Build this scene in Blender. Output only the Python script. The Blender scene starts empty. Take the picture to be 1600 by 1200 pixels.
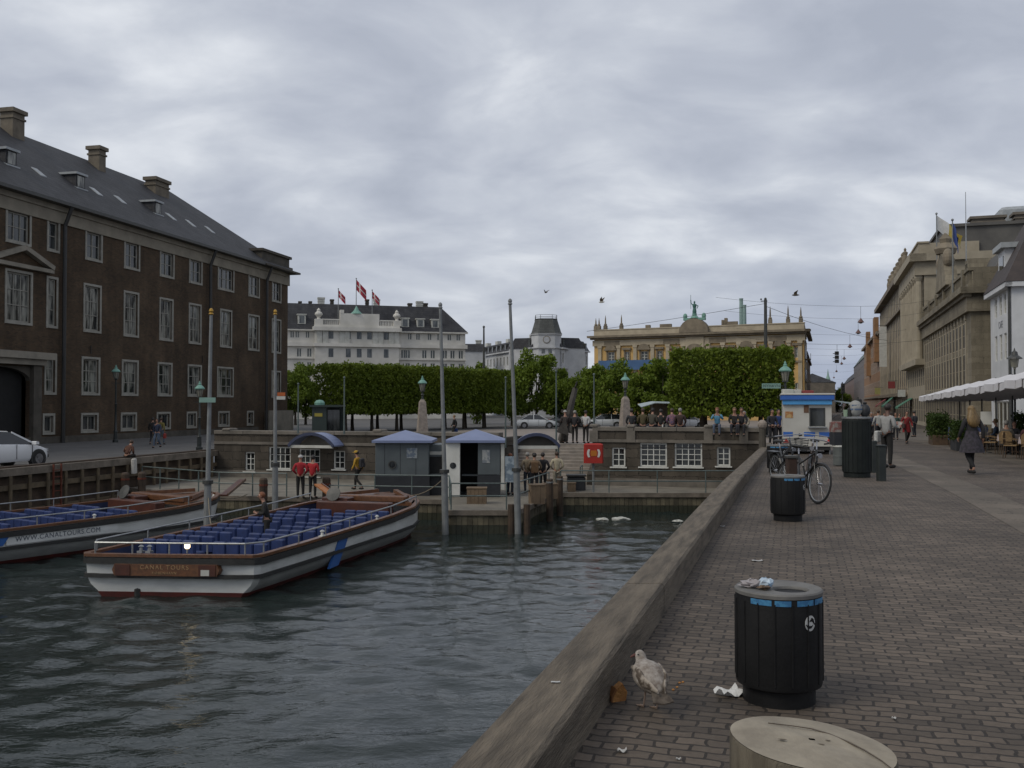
import bpy, bmesh, math, random
import numpy as np
from mathutils import Vector, Matrix
R = math.radians
random.seed(7); RNG = np.random.default_rng(11)
scene = bpy.context.scene
col = scene.collection
F = 1500.0; HZ = 632.0; CAMH = 1.65
PITCH = math.atan((HZ-600)/F)

# ---------------------------------------------------------------- layout helpers (survey of the place)
def ray(px, py):
    a = (px-800)/F; b = (600-py)/F
    c, s = math.cos(PITCH), math.sin(PITCH)
    y = c - s*b; z = s + c*b
    return a/y, z/y                     # per metre of depth
def atd(px, py, d):
    a, b = ray(px, py); return Vector((a*d, d, CAMH+b*d))
def atz(px, py, z):
    a, b = ray(px, py); return atd(px, py, (z-CAMH)/b)
def qx(y): return 0.305+0.295*(y-4.57)
def lx(y): return -15.8+0.2365*(y-51)
def sst(a, b, t):
    t = min(1, max(0, (t-a)/(b-a))); return t*t*(3-2*t)
def zr(y): return 0.0 if y < 18 else max(-0.9, -0.012*(y-18))
LEFTZ = -0.95; WATER = -2.95; LOW = -2.15
def G(x, y):
    xr = qx(y)
    if x >= xr: return zr(y)
    xl = lx(y)
    if x <= xl: return LEFTZ
    return LEFTZ + (zr(y)-LEFTZ)*sst(0, .6, (x-xl)/(xr-xl))
def onground(px, d):
    x = (px-800)/F*d; return Vector((x, d, G(x, d)))

# ---------------------------------------------------------------- materials
MATS = {}
def nodes_of(name):
    m = bpy.data.materials.new(name); m.use_nodes = True
    nt = m.node_tree; b = nt.nodes['Principled BSDF']
    MATS[name] = m
    return m, nt, b
def N(nt, t, **kw):
    n = nt.nodes.new(t)
    for k, v in kw.items():
        if k in n.inputs: n.inputs[k].default_value = v
        else: setattr(n, k, v)
    return n
def L(nt, a, b): nt.links.new(a, b)
def c4(c): return (c[0], c[1], c[2], 1)
def mat(name, c, c2=None, scale=4.0, rough=.7, bump=0., bscale=None, metal=0., spec=.5, coat=0., stretch=None, detail=6, emit=None, lo=.35, hi=.65, island=0., rot=0.):
    if name in MATS: return MATS[name]
    m, nt, b = nodes_of(name)
    b.inputs['Base Color'].default_value = c4(c); b.inputs['Roughness'].default_value = rough
    b.inputs['Metallic'].default_value = metal; b.inputs['Specular IOR Level'].default_value = spec
    b.inputs['Coat Weight'].default_value = coat
    if emit:
        b.inputs['Emission Color'].default_value = c4(emit[0]); b.inputs['Emission Strength'].default_value = emit[1]
    if c2 is None and bump == 0: 
        c2 = tuple(v*.82 for v in c)
    tc = N(nt, 'ShaderNodeTexCoord'); v = tc.outputs['Object']
    if rot:
        m0 = N(nt, 'ShaderNodeMapping'); m0.inputs['Rotation'].default_value = (0, 0, rot); L(nt, v, m0.inputs['Vector']); v = m0.outputs[0]
    if stretch:
        mp = N(nt, 'ShaderNodeMapping'); mp.inputs['Scale'].default_value = stretch; L(nt, v, mp.inputs['Vector']); v = mp.outputs[0]
    if c2 is not None:
        n = N(nt, 'ShaderNodeTexNoise', Scale=scale, Detail=detail, Roughness=.6); L(nt, v, n.inputs['Vector'])
        r = N(nt, 'ShaderNodeValToRGB'); r.color_ramp.elements[0].position = lo; r.color_ramp.elements[1].position = hi
        r.color_ramp.elements[0].color = c4(c); r.color_ramp.elements[1].color = c4(c2)
        L(nt, n.outputs['Fac'], r.inputs['Fac']); out = r.outputs['Color']
        if island:
            g = N(nt, 'ShaderNodeNewGeometry'); h = N(nt, 'ShaderNodeHueSaturation')
            mr = N(nt, 'ShaderNodeMapRange'); mr.inputs['To Min'].default_value = 1-island; mr.inputs['To Max'].default_value = 1+island
            L(nt, g.outputs['Random Per Island'], mr.inputs['Value']); L(nt, mr.outputs[0], h.inputs['Value']); L(nt, out, h.inputs['Color']); out = h.outputs[0]
        L(nt, out, b.inputs['Base Color'])
    if bump:
        n2 = N(nt, 'ShaderNodeTexNoise', Scale=bscale or scale*4, Detail=5); L(nt, v, n2.inputs['Vector'])
        bp = N(nt, 'ShaderNodeBump', Strength=bump, Distance=.02); L(nt, n2.outputs['Fac'], bp.inputs['Height']); L(nt, bp.outputs[0], b.inputs['Normal'])
    return m
def brickmat(name, c1, c2, mortar, w=.24, h=.075, ms=.008, rough=.85, bump=.4, var=.5, axis='facade', rot=0., grime=.35, gscale=.5, offset=.5, vcol=None):
    if name in MATS: return MATS[name]
    m, nt, b = nodes_of(name)
    b.inputs['Roughness'].default_value = rough; b.inputs['Specular IOR Level'].default_value = .3
    tc = N(nt, 'ShaderNodeTexCoord')
    if axis == 'facade':
        s = N(nt, 'ShaderNodeSeparateXYZ'); L(nt, tc.outputs['Object'], s.inputs[0])
        a = N(nt, 'ShaderNodeMath', operation='ADD'); L(nt, s.outputs[0], a.inputs[0]); L(nt, s.outputs[1], a.inputs[1])
        cb = N(nt, 'ShaderNodeCombineXYZ'); L(nt, a.outputs[0], cb.inputs[0]); L(nt, s.outputs[2], cb.inputs[1]); v = cb.outputs[0]
    else:
        mp = N(nt, 'ShaderNodeMapping'); mp.inputs['Rotation'].default_value = (0, 0, rot); L(nt, tc.outputs['Object'], mp.inputs[0]); v = mp.outputs[0]
    # uneven joints
    nd = N(nt, 'ShaderNodeTexNoise', Scale=6.0, Detail=2); L(nt, v, nd.inputs['Vector'])
    sb = N(nt, 'ShaderNodeVectorMath', operation='SUBTRACT'); L(nt, nd.outputs['Color'], sb.inputs[0]); sb.inputs[1].default_value = (.5, .5, .5)
    sc = N(nt, 'ShaderNodeVectorMath', operation='SCALE'); sc.inputs['Scale'].default_value = h*(.5 if axis == 'facade' else .8); L(nt, sb.outputs[0], sc.inputs[0])
    ad = N(nt, 'ShaderNodeVectorMath', operation='ADD'); L(nt, v, ad.inputs[0]); L(nt, sc.outputs[0], ad.inputs[1])
    br = N(nt, 'ShaderNodeTexBrick', offset=offset); br.inputs['Scale'].default_value = 1; br.inputs['Brick Width'].default_value = w
    br.inputs['Row Height'].default_value = h; br.inputs['Mortar Size'].default_value = ms; br.inputs['Mortar Smooth'].default_value = .3
    br.inputs['Bias'].default_value = 0; br.inputs['Color1'].default_value = c4(c1); br.inputs['Color2'].default_value = c4(c2); br.inputs['Mortar'].default_value = c4(mortar)
    L(nt, ad.outputs[0], br.inputs['Vector'])
    n = N(nt, 'ShaderNodeTexNoise', Scale=gscale, Detail=8, Roughness=.65); L(nt, tc.outputs['Object'], n.inputs['Vector'])
    r = N(nt, 'ShaderNodeValToRGB'); r.color_ramp.elements[0].position = .3; r.color_ramp.elements[1].position = .7
    k = 1-grime; r.color_ramp.elements[0].color = (k, k, k, 1); r.color_ramp.elements[1].color = (1.15, 1.15, 1.15, 1)
    L(nt, n.outputs['Fac'], r.inputs['Fac'])
    mx = N(nt, 'ShaderNodeMix', data_type='RGBA', blend_type='MULTIPLY'); mx.inputs[0].default_value = 1
    L(nt, br.outputs['Color'], mx.inputs[6]); L(nt, r.outputs['Color'], mx.inputs[7])
    n3 = N(nt, 'ShaderNodeTexNoise', Scale=30., Detail=4); L(nt, tc.outputs['Object'], n3.inputs['Vector'])
    r3 = N(nt, 'ShaderNodeMapRange'); r3.inputs['To Min'].default_value = .7; r3.inputs['To Max'].default_value = 1.3; L(nt, n3.outputs['Fac'], r3.inputs['Value'])
    mx2 = N(nt, 'ShaderNodeMix', data_type='RGBA', blend_type='MULTIPLY'); mx2.inputs[0].default_value = 1
    L(nt, mx.outputs[2], mx2.inputs[6]); L(nt, r3.outputs[0], mx2.inputs[7])
    ms_ = N(nt, 'ShaderNodeMapping'); ms_.inputs['Scale'].default_value = (1.1, 1.1, .12) if axis == 'facade' else (.45, .45, 1); L(nt, tc.outputs['Object'], ms_.inputs[0])
    n4 = N(nt, 'ShaderNodeTexNoise', Scale=1.0, Detail=6, Roughness=.7); L(nt, ms_.outputs[0], n4.inputs['Vector'])
    r4 = N(nt, 'ShaderNodeMapRange'); r4.inputs['From Min'].default_value = .3; r4.inputs['From Max'].default_value = .7; r4.inputs['To Min'].default_value = .72; r4.inputs['To Max'].default_value = 1.2; L(nt, n4.outputs['Fac'], r4.inputs['Value'])
    mx3 = N(nt, 'ShaderNodeMix', data_type='RGBA', blend_type='MULTIPLY'); mx3.inputs[0].default_value = 1
    L(nt, mx2.outputs[2], mx3.inputs[6]); L(nt, r4.outputs[0], mx3.inputs[7]); L(nt, mx3.outputs[2], b.inputs['Base Color'])
    inv = N(nt, 'ShaderNodeMath', operation='MULTIPLY_ADD'); inv.inputs[1].default_value = -1; inv.inputs[2].default_value = 1
    L(nt, br.outputs['Fac'], inv.inputs[0])
    ah = N(nt, 'ShaderNodeMath', operation='MULTIPLY_ADD'); ah.inputs[1].default_value = .5; L(nt, n3.outputs['Fac'], ah.inputs[0]); L(nt, inv.outputs[0], ah.inputs[2])
    bp = N(nt, 'ShaderNodeBump', Strength=bump, Distance=.02); L(nt, ah.outputs[0], bp.inputs['Height']); L(nt, bp.outputs[0], b.inputs['Normal'])
    return m
def glassmat(name, c1, c2, rough=.08, scale=.9, lo=.42, hi=.58, stretch=(1.2, 1.2, .25)):
    if name in MATS: return MATS[name]
    m, nt, b = nodes_of(name)
    b.inputs['Roughness'].default_value = rough; b.inputs['Specular IOR Level'].default_value = .6
    tc = N(nt, 'ShaderNodeTexCoord'); oi = N(nt, 'ShaderNodeObjectInfo')
    ad = N(nt, 'ShaderNodeVectorMath', operation='MULTIPLY_ADD'); ad.inputs[1].default_value = stretch
    sc = N(nt, 'ShaderNodeVectorMath', operation='SCALE'); sc.inputs[0].default_value = (37., 21., 53.); L(nt, oi.outputs['Random'], sc.inputs['Scale'])
    L(nt, tc.outputs['Object'], ad.inputs[0]); L(nt, sc.outputs[0], ad.inputs[2])
    n = N(nt, 'ShaderNodeTexNoise', Scale=scale*2, Detail=3); L(nt, ad.outputs[0], n.inputs['Vector'])
    r = N(nt, 'ShaderNodeValToRGB'); r.color_ramp.elements[0].position = lo; r.color_ramp.elements[1].position = hi
    r.color_ramp.elements[0].color = c4(c1); r.color_ramp.elements[1].color = c4(c2)
    L(nt, n.outputs['Fac'], r.inputs['Fac']); L(nt, r.outputs[0], b.inputs['Base Color'])
    n2 = N(nt, 'ShaderNodeTexNoise', Scale=1.3, Detail=1); L(nt, ad.outputs[0], n2.inputs['Vector'])
    bp = N(nt, 'ShaderNodeBump', Strength=.12, Distance=.05); L(nt, n2.outputs['Fac'], bp.inputs['Height']); L(nt, bp.outputs[0], b.inputs['Normal'])
    return m

# ---------------------------------------------------------------- mesh builder
class MB:
    def __init__(s): s.v = []; s.f = []; s.mi = []; s.cur = 0
    def m(s, i): s.cur = i; return s
    def add(s, vs, fs):
        o = len(s.v); s.v += [tuple(p) for p in vs]
        for f in fs: s.f.append(tuple(o+i for i in f)); s.mi.append(s.cur)
        return s
    def box(s, x0, y0, z0, x1, y1, z1):
        if x0 > x1: x0, x1 = x1, x0
        if y0 > y1: y0, y1 = y1, y0
        if z0 > z1: z0, z1 = z1, z0
        return s.add([(x0,y0,z0),(x1,y0,z0),(x1,y1,z0),(x0,y1,z0),(x0,y0,z1),(x1,y0,z1),(x1,y1,z1),(x0,y1,z1)],
                     [(0,3,2,1),(4,5,6,7),(0,1,5,4),(1,2,6,5),(2,3,7,6),(3,0,4,7)])
    def cbox(s, c, sx, sy, sz): return s.box(c[0]-sx/2, c[1]-sy/2, c[2]-sz/2, c[0]+sx/2, c[1]+sy/2, c[2]+sz/2)
    def bbox(s, x0, y0, z0, x1, y1, z1, b=.02):
        """box with chamfered vertical and top edges"""
        pts = []
        for (z, i) in ((z0, 0), (z1-b, 0), (z1, b)):
            a = b+i
            pts += [(x0+a,y0+i,z),(x1-a,y0+i,z),(x1-i,y0+a,z),(x1-i,y1-a,z),(x1-a,y1-i,z),(x0+a,y1-i,z),(x0+i,y1-a,z),(x0+i,y0+a,z)]
        fs = [tuple(range(7,-1,-1)), tuple(range(16,24))]
        for k in (0, 8):
            for i in range(8): j = (i+1) % 8; fs.append((k+i, k+j, k+8+j, k+8+i))
        return s.add(pts, fs)
    def beam(s, p0, p1, w, h, up=(0,0,1)):
        p0, p1 = Vector(p0), Vector(p1); d = (p1-p0).normalized(); u = Vector(up)
        if abs(d.dot(u)) > .98: u = Vector((0,1,0))
        r = d.cross(u).normalized()*w/2; t = r.cross(d).normalized()*h/2
        vs = [p0-r-t, p0+r-t, p0+r+t, p0-r+t, p1-r-t, p1+r-t, p1+r+t, p1-r+t]
        return s.add(vs, [(0,1,2,3),(7,6,5,4),(0,4,5,1),(1,5,6,2),(2,6,7,3),(3,7,4,0)])
    def tube(s, p0, p1, r0, r1=None, n=10, cap=True):
        r1 = r0 if r1 is None else r1
        p0, p1 = Vector(p0), Vector(p1); d = (p1-p0)
        if d.length < 1e-6: return s
        d.normalize(); a = Vector((0,0,1)) if abs(d.z) < .9 else Vector((1,0,0))
        u = d.cross(a).normalized(); w = d.cross(u)
        vs = []
        for p, r in ((p0, r0), (p1, r1)):
            for i in range(n):
                t = 2*math.pi*i/n; vs.append(p+(u*math.cos(t)+w*math.sin(t))*r)
        fs = [(i, (i+1) % n, n+(i+1) % n, n+i) for i in range(n)]
        if cap: fs += [tuple(range(n-1, -1, -1)), tuple(range(n, 2*n))]
        return s.add(vs, fs)
    def path(s, pts, r, n=8):
        pts = [Vector(p) for p in pts]; k = len(pts); vs = []; rr = r if hasattr(r, '__len__') else [r]*k
        up = None
        for i, p in enumerate(pts):
            d = (pts[min(i+1, k-1)]-pts[max(i-1, 0)]).normalized()
            if up is None: up = Vector((0,0,1)) if abs(d.z) < .9 else Vector((1,0,0))
            u = d.cross(up).normalized(); w = d.cross(u); up = -w if False else up
            if abs(d.dot(up)) > .95: u = d.cross(Vector((1,.2,0))).normalized(); w = d.cross(u)
            for j in range(n):
                t = 2*math.pi*j/n; vs.append(p+(u*math.cos(t)+w*math.sin(t))*rr[i])
        fs = []
        for i in range(k-1):
            for j in range(n): a = i*n; q = (j+1) % n; fs.append((a+j, a+q, a+n+q, a+n+j))
        fs += [tuple(range(n-1, -1, -1)), tuple(range((k-1)*n, k*n))]
        return s.add(vs, fs)
    def lathe(s, prof, n=16, c=(0,0,0), a0=0, sx=1, sy=1):
        vs = []
        for (r, z) in prof:
            for i in range(n):
                t = a0+2*math.pi*i/n; vs.append((c[0]+r*math.cos(t)*sx, c[1]+r*math.sin(t)*sy, c[2]+z))
        fs = []
        for k in range(len(prof)-1):
            for i in range(n): j = (i+1) % n; fs.append((k*n+i, k*n+j, (k+1)*n+j, (k+1)*n+i))
        if prof[0][0] > 1e-4: fs.append(tuple(range(n-1, -1, -1)))
        if prof[-1][0] > 1e-4: fs.append(tuple(range((len(prof)-1)*n, len(prof)*n)))
        return s.add(vs, fs)
    def sphere(s, c, rx, ry=None, rz=None, n=12, k=8):
        ry = ry or rx; rz = rz or rx
        prof = [(math.sin(math.pi*i/k), -math.cos(math.pi*i/k)) for i in range(k+1)]
        vs = []
        for (r, z) in prof:
            for i in range(n):
                t = 2*math.pi*i/n; vs.append((c[0]+r*math.cos(t)*rx, c[1]+r*math.sin(t)*ry, c[2]+z*rz))
        fs = [(q*n+i, q*n+(i+1) % n, (q+1)*n+(i+1) % n, (q+1)*n+i) for q in range(k) for i in range(n)]
        return s.add(vs, fs)
    def prism(s, pts, y0, y1, axis='y'):
        """closed polygon in (a,b) extruded along axis"""
        n = len(pts)
        if axis == 'y': A = [(p[0], y0, p[1]) for p in pts]; B = [(p[0], y1, p[1]) for p in pts]
        elif axis == 'x': A = [(y0, p[0], p[1]) for p in pts]; B = [(y1, p[0], p[1]) for p in pts]
        else: A = [(p[0], p[1], y0) for p in pts]; B = [(p[0], p[1], y1) for p in pts]
        return s.add(A+B, [tuple(range(n)), tuple(range(2*n-1, n-1, -1))]+[(i, n+i, n+(i+1) % n, (i+1) % n) for i in range(n)])
    def loft(s, rings, closed=True, caps=True):
        n = len(rings[0]); vs = [p for r in rings for p in r]; fs = []
        m_ = n if closed else n-1
        for k in range(len(rings)-1):
            for i in range(m_): j = (i+1) % n; fs.append((k*n+i, k*n+j, (k+1)*n+j, (k+1)*n+i))
        if caps: fs += [tuple(range(n-1, -1, -1)), tuple(range((len(rings)-1)*n, len(rings)*n))]
        return s.add(vs, fs)
    def xf(s, M, start=0):
        for i in range(start, len(s.v)): s.v[i] = tuple(M @ Vector(s.v[i]))
        return s
    def mesh(s, name, mats, smooth=False):
        me = bpy.data.meshes.new(name); me.from_pydata(s.v, [], s.f)
        mats = mats if isinstance(mats, (list, tuple)) else [mats]
        for m_ in mats: me.materials.append(m_)
        if len(mats) > 1: me.polygons.foreach_set('material_index', s.mi)
        bm = bmesh.new(); bm.from_mesh(me); bmesh.ops.recalc_face_normals(bm, faces=bm.faces)
        if smooth:
            for f in bm.faces: f.smooth = True
            for e in bm.edges:
                if len(e.link_faces) == 2 and e.calc_face_angle(0) > R(38): e.smooth = False
        bm.to_mesh(me); bm.free(); me.update()
        return me
    def build(s, name, mats, parent=None, smooth=False, loc=None, rz=0):
        return link(name, s.mesh(name, mats, smooth), parent, loc, rz)
LAST = [None]
def link(name, me, parent=None, loc=None, rz=0):
    o = bpy.data.objects.new(name, me); col.objects.link(o); LAST[0] = o
    if parent: o.parent = parent
    if loc is not None: o.location = loc
    if rz: o.rotation_euler = (0, 0, rz)
    return o
def tag(o, label=None, cat=None, group=None, kind=None):
    if label: o['label'] = label
    if cat: o['category'] = cat
    if group: o['group'] = group
    if kind: o['kind'] = kind
    return o
def thing(name, label, cat, loc=(0,0,0), rz=0, group=None):
    o = bpy.data.objects.new(name, None); o.empty_display_size = .3; col.objects.link(o)
    o.location = loc; o.rotation_euler = (0, 0, rz)
    return tag(o, label, cat, group)
KIDS = {}
def kids(o): return [c for c in o.children]
def dup(root, loc, rz=0, label=None, group=None, scale=None, first=[None]):
    r = root.copy(); col.objects.link(r); r.location = loc; r.rotation_euler = (0, 0, rz)
    if scale is not None: r.scale = scale if hasattr(scale, '__len__') else (scale,)*3
    if label: r['label'] = label
    if group: r['group'] = group
    for ch in list(root.children):
        c = ch.copy(); col.objects.link(c); c.parent = r
        for g in list(ch.children):
            d = g.copy(); col.objects.link(d); d.parent = c
    return r
def textmesh(mb_name, txt, size, material, parent, loc, rot, extrude=.004, align='CENTER', space=1.0):
    cu = bpy.data.curves.new(mb_name, 'FONT'); cu.body = txt; cu.size = size; cu.extrude = extrude; cu.align_x = align; cu.align_y = 'CENTER'; cu.space_character = space
    t = bpy.data.objects.new(mb_name, cu); col.objects.link(t)
    dg = bpy.context.evaluated_depsgraph_get(); me = bpy.data.meshes.new_from_object(t.evaluated_get(dg))
    bpy.data.objects.remove(t); bpy.data.curves.remove(cu); me.name = mb_name
    me.materials.clear(); me.materials.append(material)
    o = link(mb_name, me, parent, loc); o.rotation_euler = rot
    return o

# ---------------------------------------------------------------- shared materials
white_paint = mat('white_paint', (.62,.62,.58), (.5,.5,.46), scale=2, rough=.5)
dirty_white = mat('dirty_white', (.5,.5,.46), (.38,.38,.34), scale=2, rough=.6)
black_metal = mat('black_metal', (.014,.014,.014), (.022,.022,.02), scale=6, rough=.45)
dark_metal = mat('dark_metal', (.03,.032,.03), (.05,.05,.045), scale=6, rough=.5)
steel = mat('steel', (.35,.36,.36), (.25,.26,.26), scale=6, rough=.4, metal=.7)
grey_pole = mat('grey_pole', (.20,.21,.21), (.14,.147,.147), scale=3, rough=.6)
copper_green = mat('copper_green', (.17,.33,.27), (.12,.25,.205), scale=6, rough=.6)
rail_green = mat('rail_green', (.10,.13,.125), (.065,.085,.08), scale=5, rough=.5)
stone = mat('stone', (.26,.235,.19), (.17,.155,.125), scale=.9, rough=.85, bump=.2, bscale=8)
stone_dark = mat('stone_dark', (.085,.075,.06), (.045,.04,.032), scale=1.2, rough=.9, bump=.3, bscale=9)
slate = brickmat('slate', (.032,.033,.037), (.05,.05,.054), (.015,.015,.017), w=.35, h=.25, ms=.012, rough=.65, bump=.3, grime=.35, gscale=.4)
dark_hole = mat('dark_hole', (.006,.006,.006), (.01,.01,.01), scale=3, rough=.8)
glass_dark = glassmat('glass_dark', (.012,.014,.015), (.05,.055,.055))
glass_curtain = glassmat('glass_curtain', (.018,.021,.022), (.26,.26,.23), rough=.12, scale=1.2, lo=.42, hi=.60)
glass_far = glassmat('glass_far', (.045,.052,.055), (.11,.12,.12), rough=.15)
rubber = mat('rubber', (.018,.018,.018), (.03,.03,.028), scale=10, rough=.75)
skin_tone = mat('skin_tone', (.34,.19,.13), (.29,.15,.10), scale=15, rough=.55)
skin_brown = mat('skin_brown', (.12,.06,.04), (.09,.045,.03), scale=15, rough=.55)
# ================================================================ camera, world, sun
cam = bpy.data.cameras.new('camera'); co = bpy.data.objects.new('camera', cam); col.objects.link(co)
co.location = (0, 0, CAMH); co.rotation_euler = (math.pi/2+PITCH, 0, 0)
cam.sensor_width = 36; cam.lens = 36*F/1600; cam.clip_end = 6000; cam.clip_start = .05
scene.camera = co
scene.view_settings.view_transform = 'Standard'; scene.view_settings.look = 'None'
scene.view_settings.exposure = 0; scene.view_settings.gamma = 1
SUN_EL, SUN_AZ = R(52), R(240)
w = bpy.data.worlds.new('World'); scene.world = w; w.use_nodes = True
nt = w.node_tree; bg = nt.nodes['Background']; bg.inputs['Strength'].default_value = .1
sky = N(nt, 'ShaderNodeTexSky'); sky.sky_type = 'NISHITA'; sky.sun_disc = False; sky.sun_elevation = SUN_EL; sky.sun_rotation = SUN_AZ; sky.dust_density = 2
tc = N(nt, 'ShaderNodeTexCoord'); sp = N(nt, 'ShaderNodeSeparateXYZ'); L(nt, tc.outputs['Generated'], sp.inputs[0])
mxz = N(nt, 'ShaderNodeMath', operation='MAXIMUM'); mxz.inputs[1].default_value = 0.0; L(nt, sp.outputs[2], mxz.inputs[0])
az = N(nt, 'ShaderNodeMath', operation='ADD'); az.inputs[1].default_value = .30; L(nt, mxz.outputs[0], az.inputs[0])
def div(i):
    d = N(nt, 'ShaderNodeMath', operation='DIVIDE'); L(nt, sp.outputs[i], d.inputs[0]); L(nt, az.outputs[0], d.inputs[1]); return d
cx = N(nt, 'ShaderNodeCombineXYZ'); L(nt, div(0).outputs[0], cx.inputs[0]); L(nt, div(1).outputs[0], cx.inputs[1])
mp = N(nt, 'ShaderNodeMapping'); mp.inputs['Location'].default_value = (3.1, 1.7, 0); mp.inputs['Rotation'].default_value = (0, 0, R(18)); mp.inputs['Scale'].default_value = (.8, 1.0, 1)
L(nt, cx.outputs[0], mp.inputs[0])
n1 = N(nt, 'ShaderNodeTexNoise', Scale=4.3, Detail=8, Roughness=.52, Distortion=.3); L(nt, mp.outputs[0], n1.inputs['Vector'])
n2 = N(nt, 'ShaderNodeTexNoise', Scale=1.5, Detail=4, Roughness=.5); L(nt, mp.outputs[0], n2.inputs['Vector'])
mm = N(nt, 'ShaderNodeMath', operation='MULTIPLY_ADD'); mm.inputs[1].default_value = .62; L(nt, n1.outputs['Fac'], mm.inputs[0])
m2 = N(nt, 'ShaderNodeMath', operation='MULTIPLY'); m2.inputs[1].default_value = .38; L(nt, n2.outputs['Fac'], m2.inputs[0]); L(nt, m2.outputs[0], mm.inputs[2])
rp = N(nt, 'ShaderNodeValToRGB'); e = rp.color_ramp
e.elements[0].position = .36; e.elements[0].color = (4.2, 4.55, 5.35, 1)
e.elements[1].position = .66; e.elements[1].color = (7.8, 8.1, 8.6, 1)
k = e.elements.new(.46); k.color = (4.95, 5.3, 6.1, 1)
k = e.elements.new(.55); k.color = (5.9, 6.25, 6.95, 1)
L(nt, mm.outputs[0], rp.inputs['Fac'])
mix = N(nt, 'ShaderNodeMix', data_type='RGBA'); mix.inputs[0].default_value = .93
L(nt, sky.outputs[0], mix.inputs[6]); L(nt, rp.outputs[0], mix.inputs[7])
# darker rain-blue bank low in the sky to the right of the street's end
ma = N(nt, 'ShaderNodeMapRange', interpolation_type='SMOOTHSTEP'); ma.inputs['From Min'].default_value = .0; ma.inputs['From Max'].default_value = .42; L(nt, sp.outputs[0], ma.inputs['Value'])
mb_ = N(nt, 'ShaderNodeMapRange', interpolation_type='SMOOTHSTEP'); mb_.inputs['From Min'].default_value = .17; mb_.inputs['From Max'].default_value = .0; L(nt, sp.outputs[2], mb_.inputs['Value'])
mm_ = N(nt, 'ShaderNodeMath', operation='MULTIPLY'); L(nt, ma.outputs[0], mm_.inputs[0]); L(nt, mb_.outputs[0], mm_.inputs[1])
mk = N(nt, 'ShaderNodeMath', operation='MULTIPLY'); mk.inputs[1].default_value = .72; L(nt, mm_.outputs[0], mk.inputs[0])
mix2 = N(nt, 'ShaderNodeMix', data_type='RGBA'); mix2.inputs[7].default_value = (2.9, 3.5, 4.9, 1); L(nt, mk.outputs[0], mix2.inputs[0]); L(nt, mix.outputs[2], mix2.inputs[6])
L(nt, mix2.outputs[2], bg.inputs['Color'])
sun = bpy.data.lights.new('sun', 'SUN'); sun.energy = 1.4; sun.angle = R(25); sun.color = (1, .93, .80)
so = bpy.data.objects.new('sun', sun); col.objects.link(so)
so.rotation_euler = (math.pi/2-SUN_EL, 0, R(180)-SUN_AZ+R(180))
so.rotation_euler = Vector((.62, .36, -.70)).to_track_quat('-Z', 'Y').to_euler()

# ================================================================ ground and water
setts = brickmat('granite_setts', (.150,.119,.092), (.084,.068,.054), (.040,.033,.027), w=.165, h=.088, ms=.009, rough=.78, bump=.5, axis='ground', rot=R(16.4), grime=.45, gscale=.35)
slabs = brickmat('paving_slabs', (.138,.115,.090), (.113,.095,.075), (.06,.05,.04), w=.9, h=.8, ms=.01, rough=.8, bump=.3, axis='ground', rot=R(16.4), grime=.35, gscale=.5)
asphalt = mat('asphalt', (.07,.068,.066), (.10,.097,.093), scale=.5, rough=.85, bump=.2, bscale=60)
plazam = mat('plaza_paving', (.24,.205,.175), (.17,.148,.13), scale=.3, rough=.85, bump=.2, bscale=30)
concrete = mat('concrete', (.19,.172,.138), (.12,.108,.087), scale=1.1, rough=.85, bump=.25, bscale=20)
wood_grey = mat('weathered_wood', (.19,.158,.125), (.10,.085,.066), scale=2.2, rough=.85, bump=.45, bscale=16, stretch=(1,1,1))
wood_dark = mat('tarred_wood', (.032,.022,.014), (.07,.045,.028), scale=3, rough=.8, bump=.4, bscale=20)
wood_tan = mat('faded_wood', (.135,.10,.06), (.075,.057,.036), scale=3, rough=.85, bump=.4, bscale=20)

def strip(name, rows, xs_of, zf, material, kind='structure'):
    """ground sheet: rows of y; xs_of(y) gives the x values of the row"""
    b = MB(); grid = [[(x, y, zf(x, y)) for x in xs_of(y)] for y in rows]; n = len(grid[0])
    b.add([p for r in grid for p in r], [(i*n+j, i*n+j+1, (i+1)*n+j+1, (i+1)*n+j) for i in range(len(grid)-1) for j in range(n-1)])
    return tag(b.build(name, material), kind=kind)
ys = [-15+i*1.0 for i in range(80)]+[66, 70, 75, 80, 86, 93, 100, 120, 160, 220, 320, 500, 900, 1800]
strip('quay_pavement', ys, lambda y: [qx(y)-(.31 if y < 43.3 else 0)]+[qx(y)+o for o in (0, 1, 2.5, 4, 6, 9, 12, 16, 20, 40, 120)], lambda x, y: zr(y), setts)
strip('slab_path', [y for y in ys if y < 110], lambda y: [qx(y)+o for o in (3.95, 4.75)], lambda x, y: zr(y)+.004, slabs)
strip('terrace_pavement', [y for y in ys if 5 < y < 110], lambda y: [qx(y)+o for o in (7.6, 9, 12, 15)], lambda x, y: zr(y)+.005, slabs)
strip('left_street', [-15, -5, 5, 15, 25, 35, 45, 51, 60, 75, 95, 130, 200, 400, 900, 1800], lambda y: [lx(y)-o for o in (140, 60, 30, 15, 8, 3, 0)], lambda x, y: LEFTZ, asphalt)
CL, CR = Vector((-15.8, 51, 0)), Vector((qx(43.2)-.3, 43.2, 0))
def wl(t): return CL.lerp(CR, t)
WLEN = (CR-CL).length; WANG = math.atan2(CR.y-CL.y, CR.x-CL.x)
UW = (CR-CL).normalized(); NW = Vector((UW.y, -UW.x, 0))       # outward, towards the water
def fw_u(px):
    a, _ = ray(px, 700); return (a*CL.y-CL.x)/(UW.x-a*UW.y)
ST0, ST1 = fw_u(781), fw_u(925)                              # stairs between these
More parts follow.
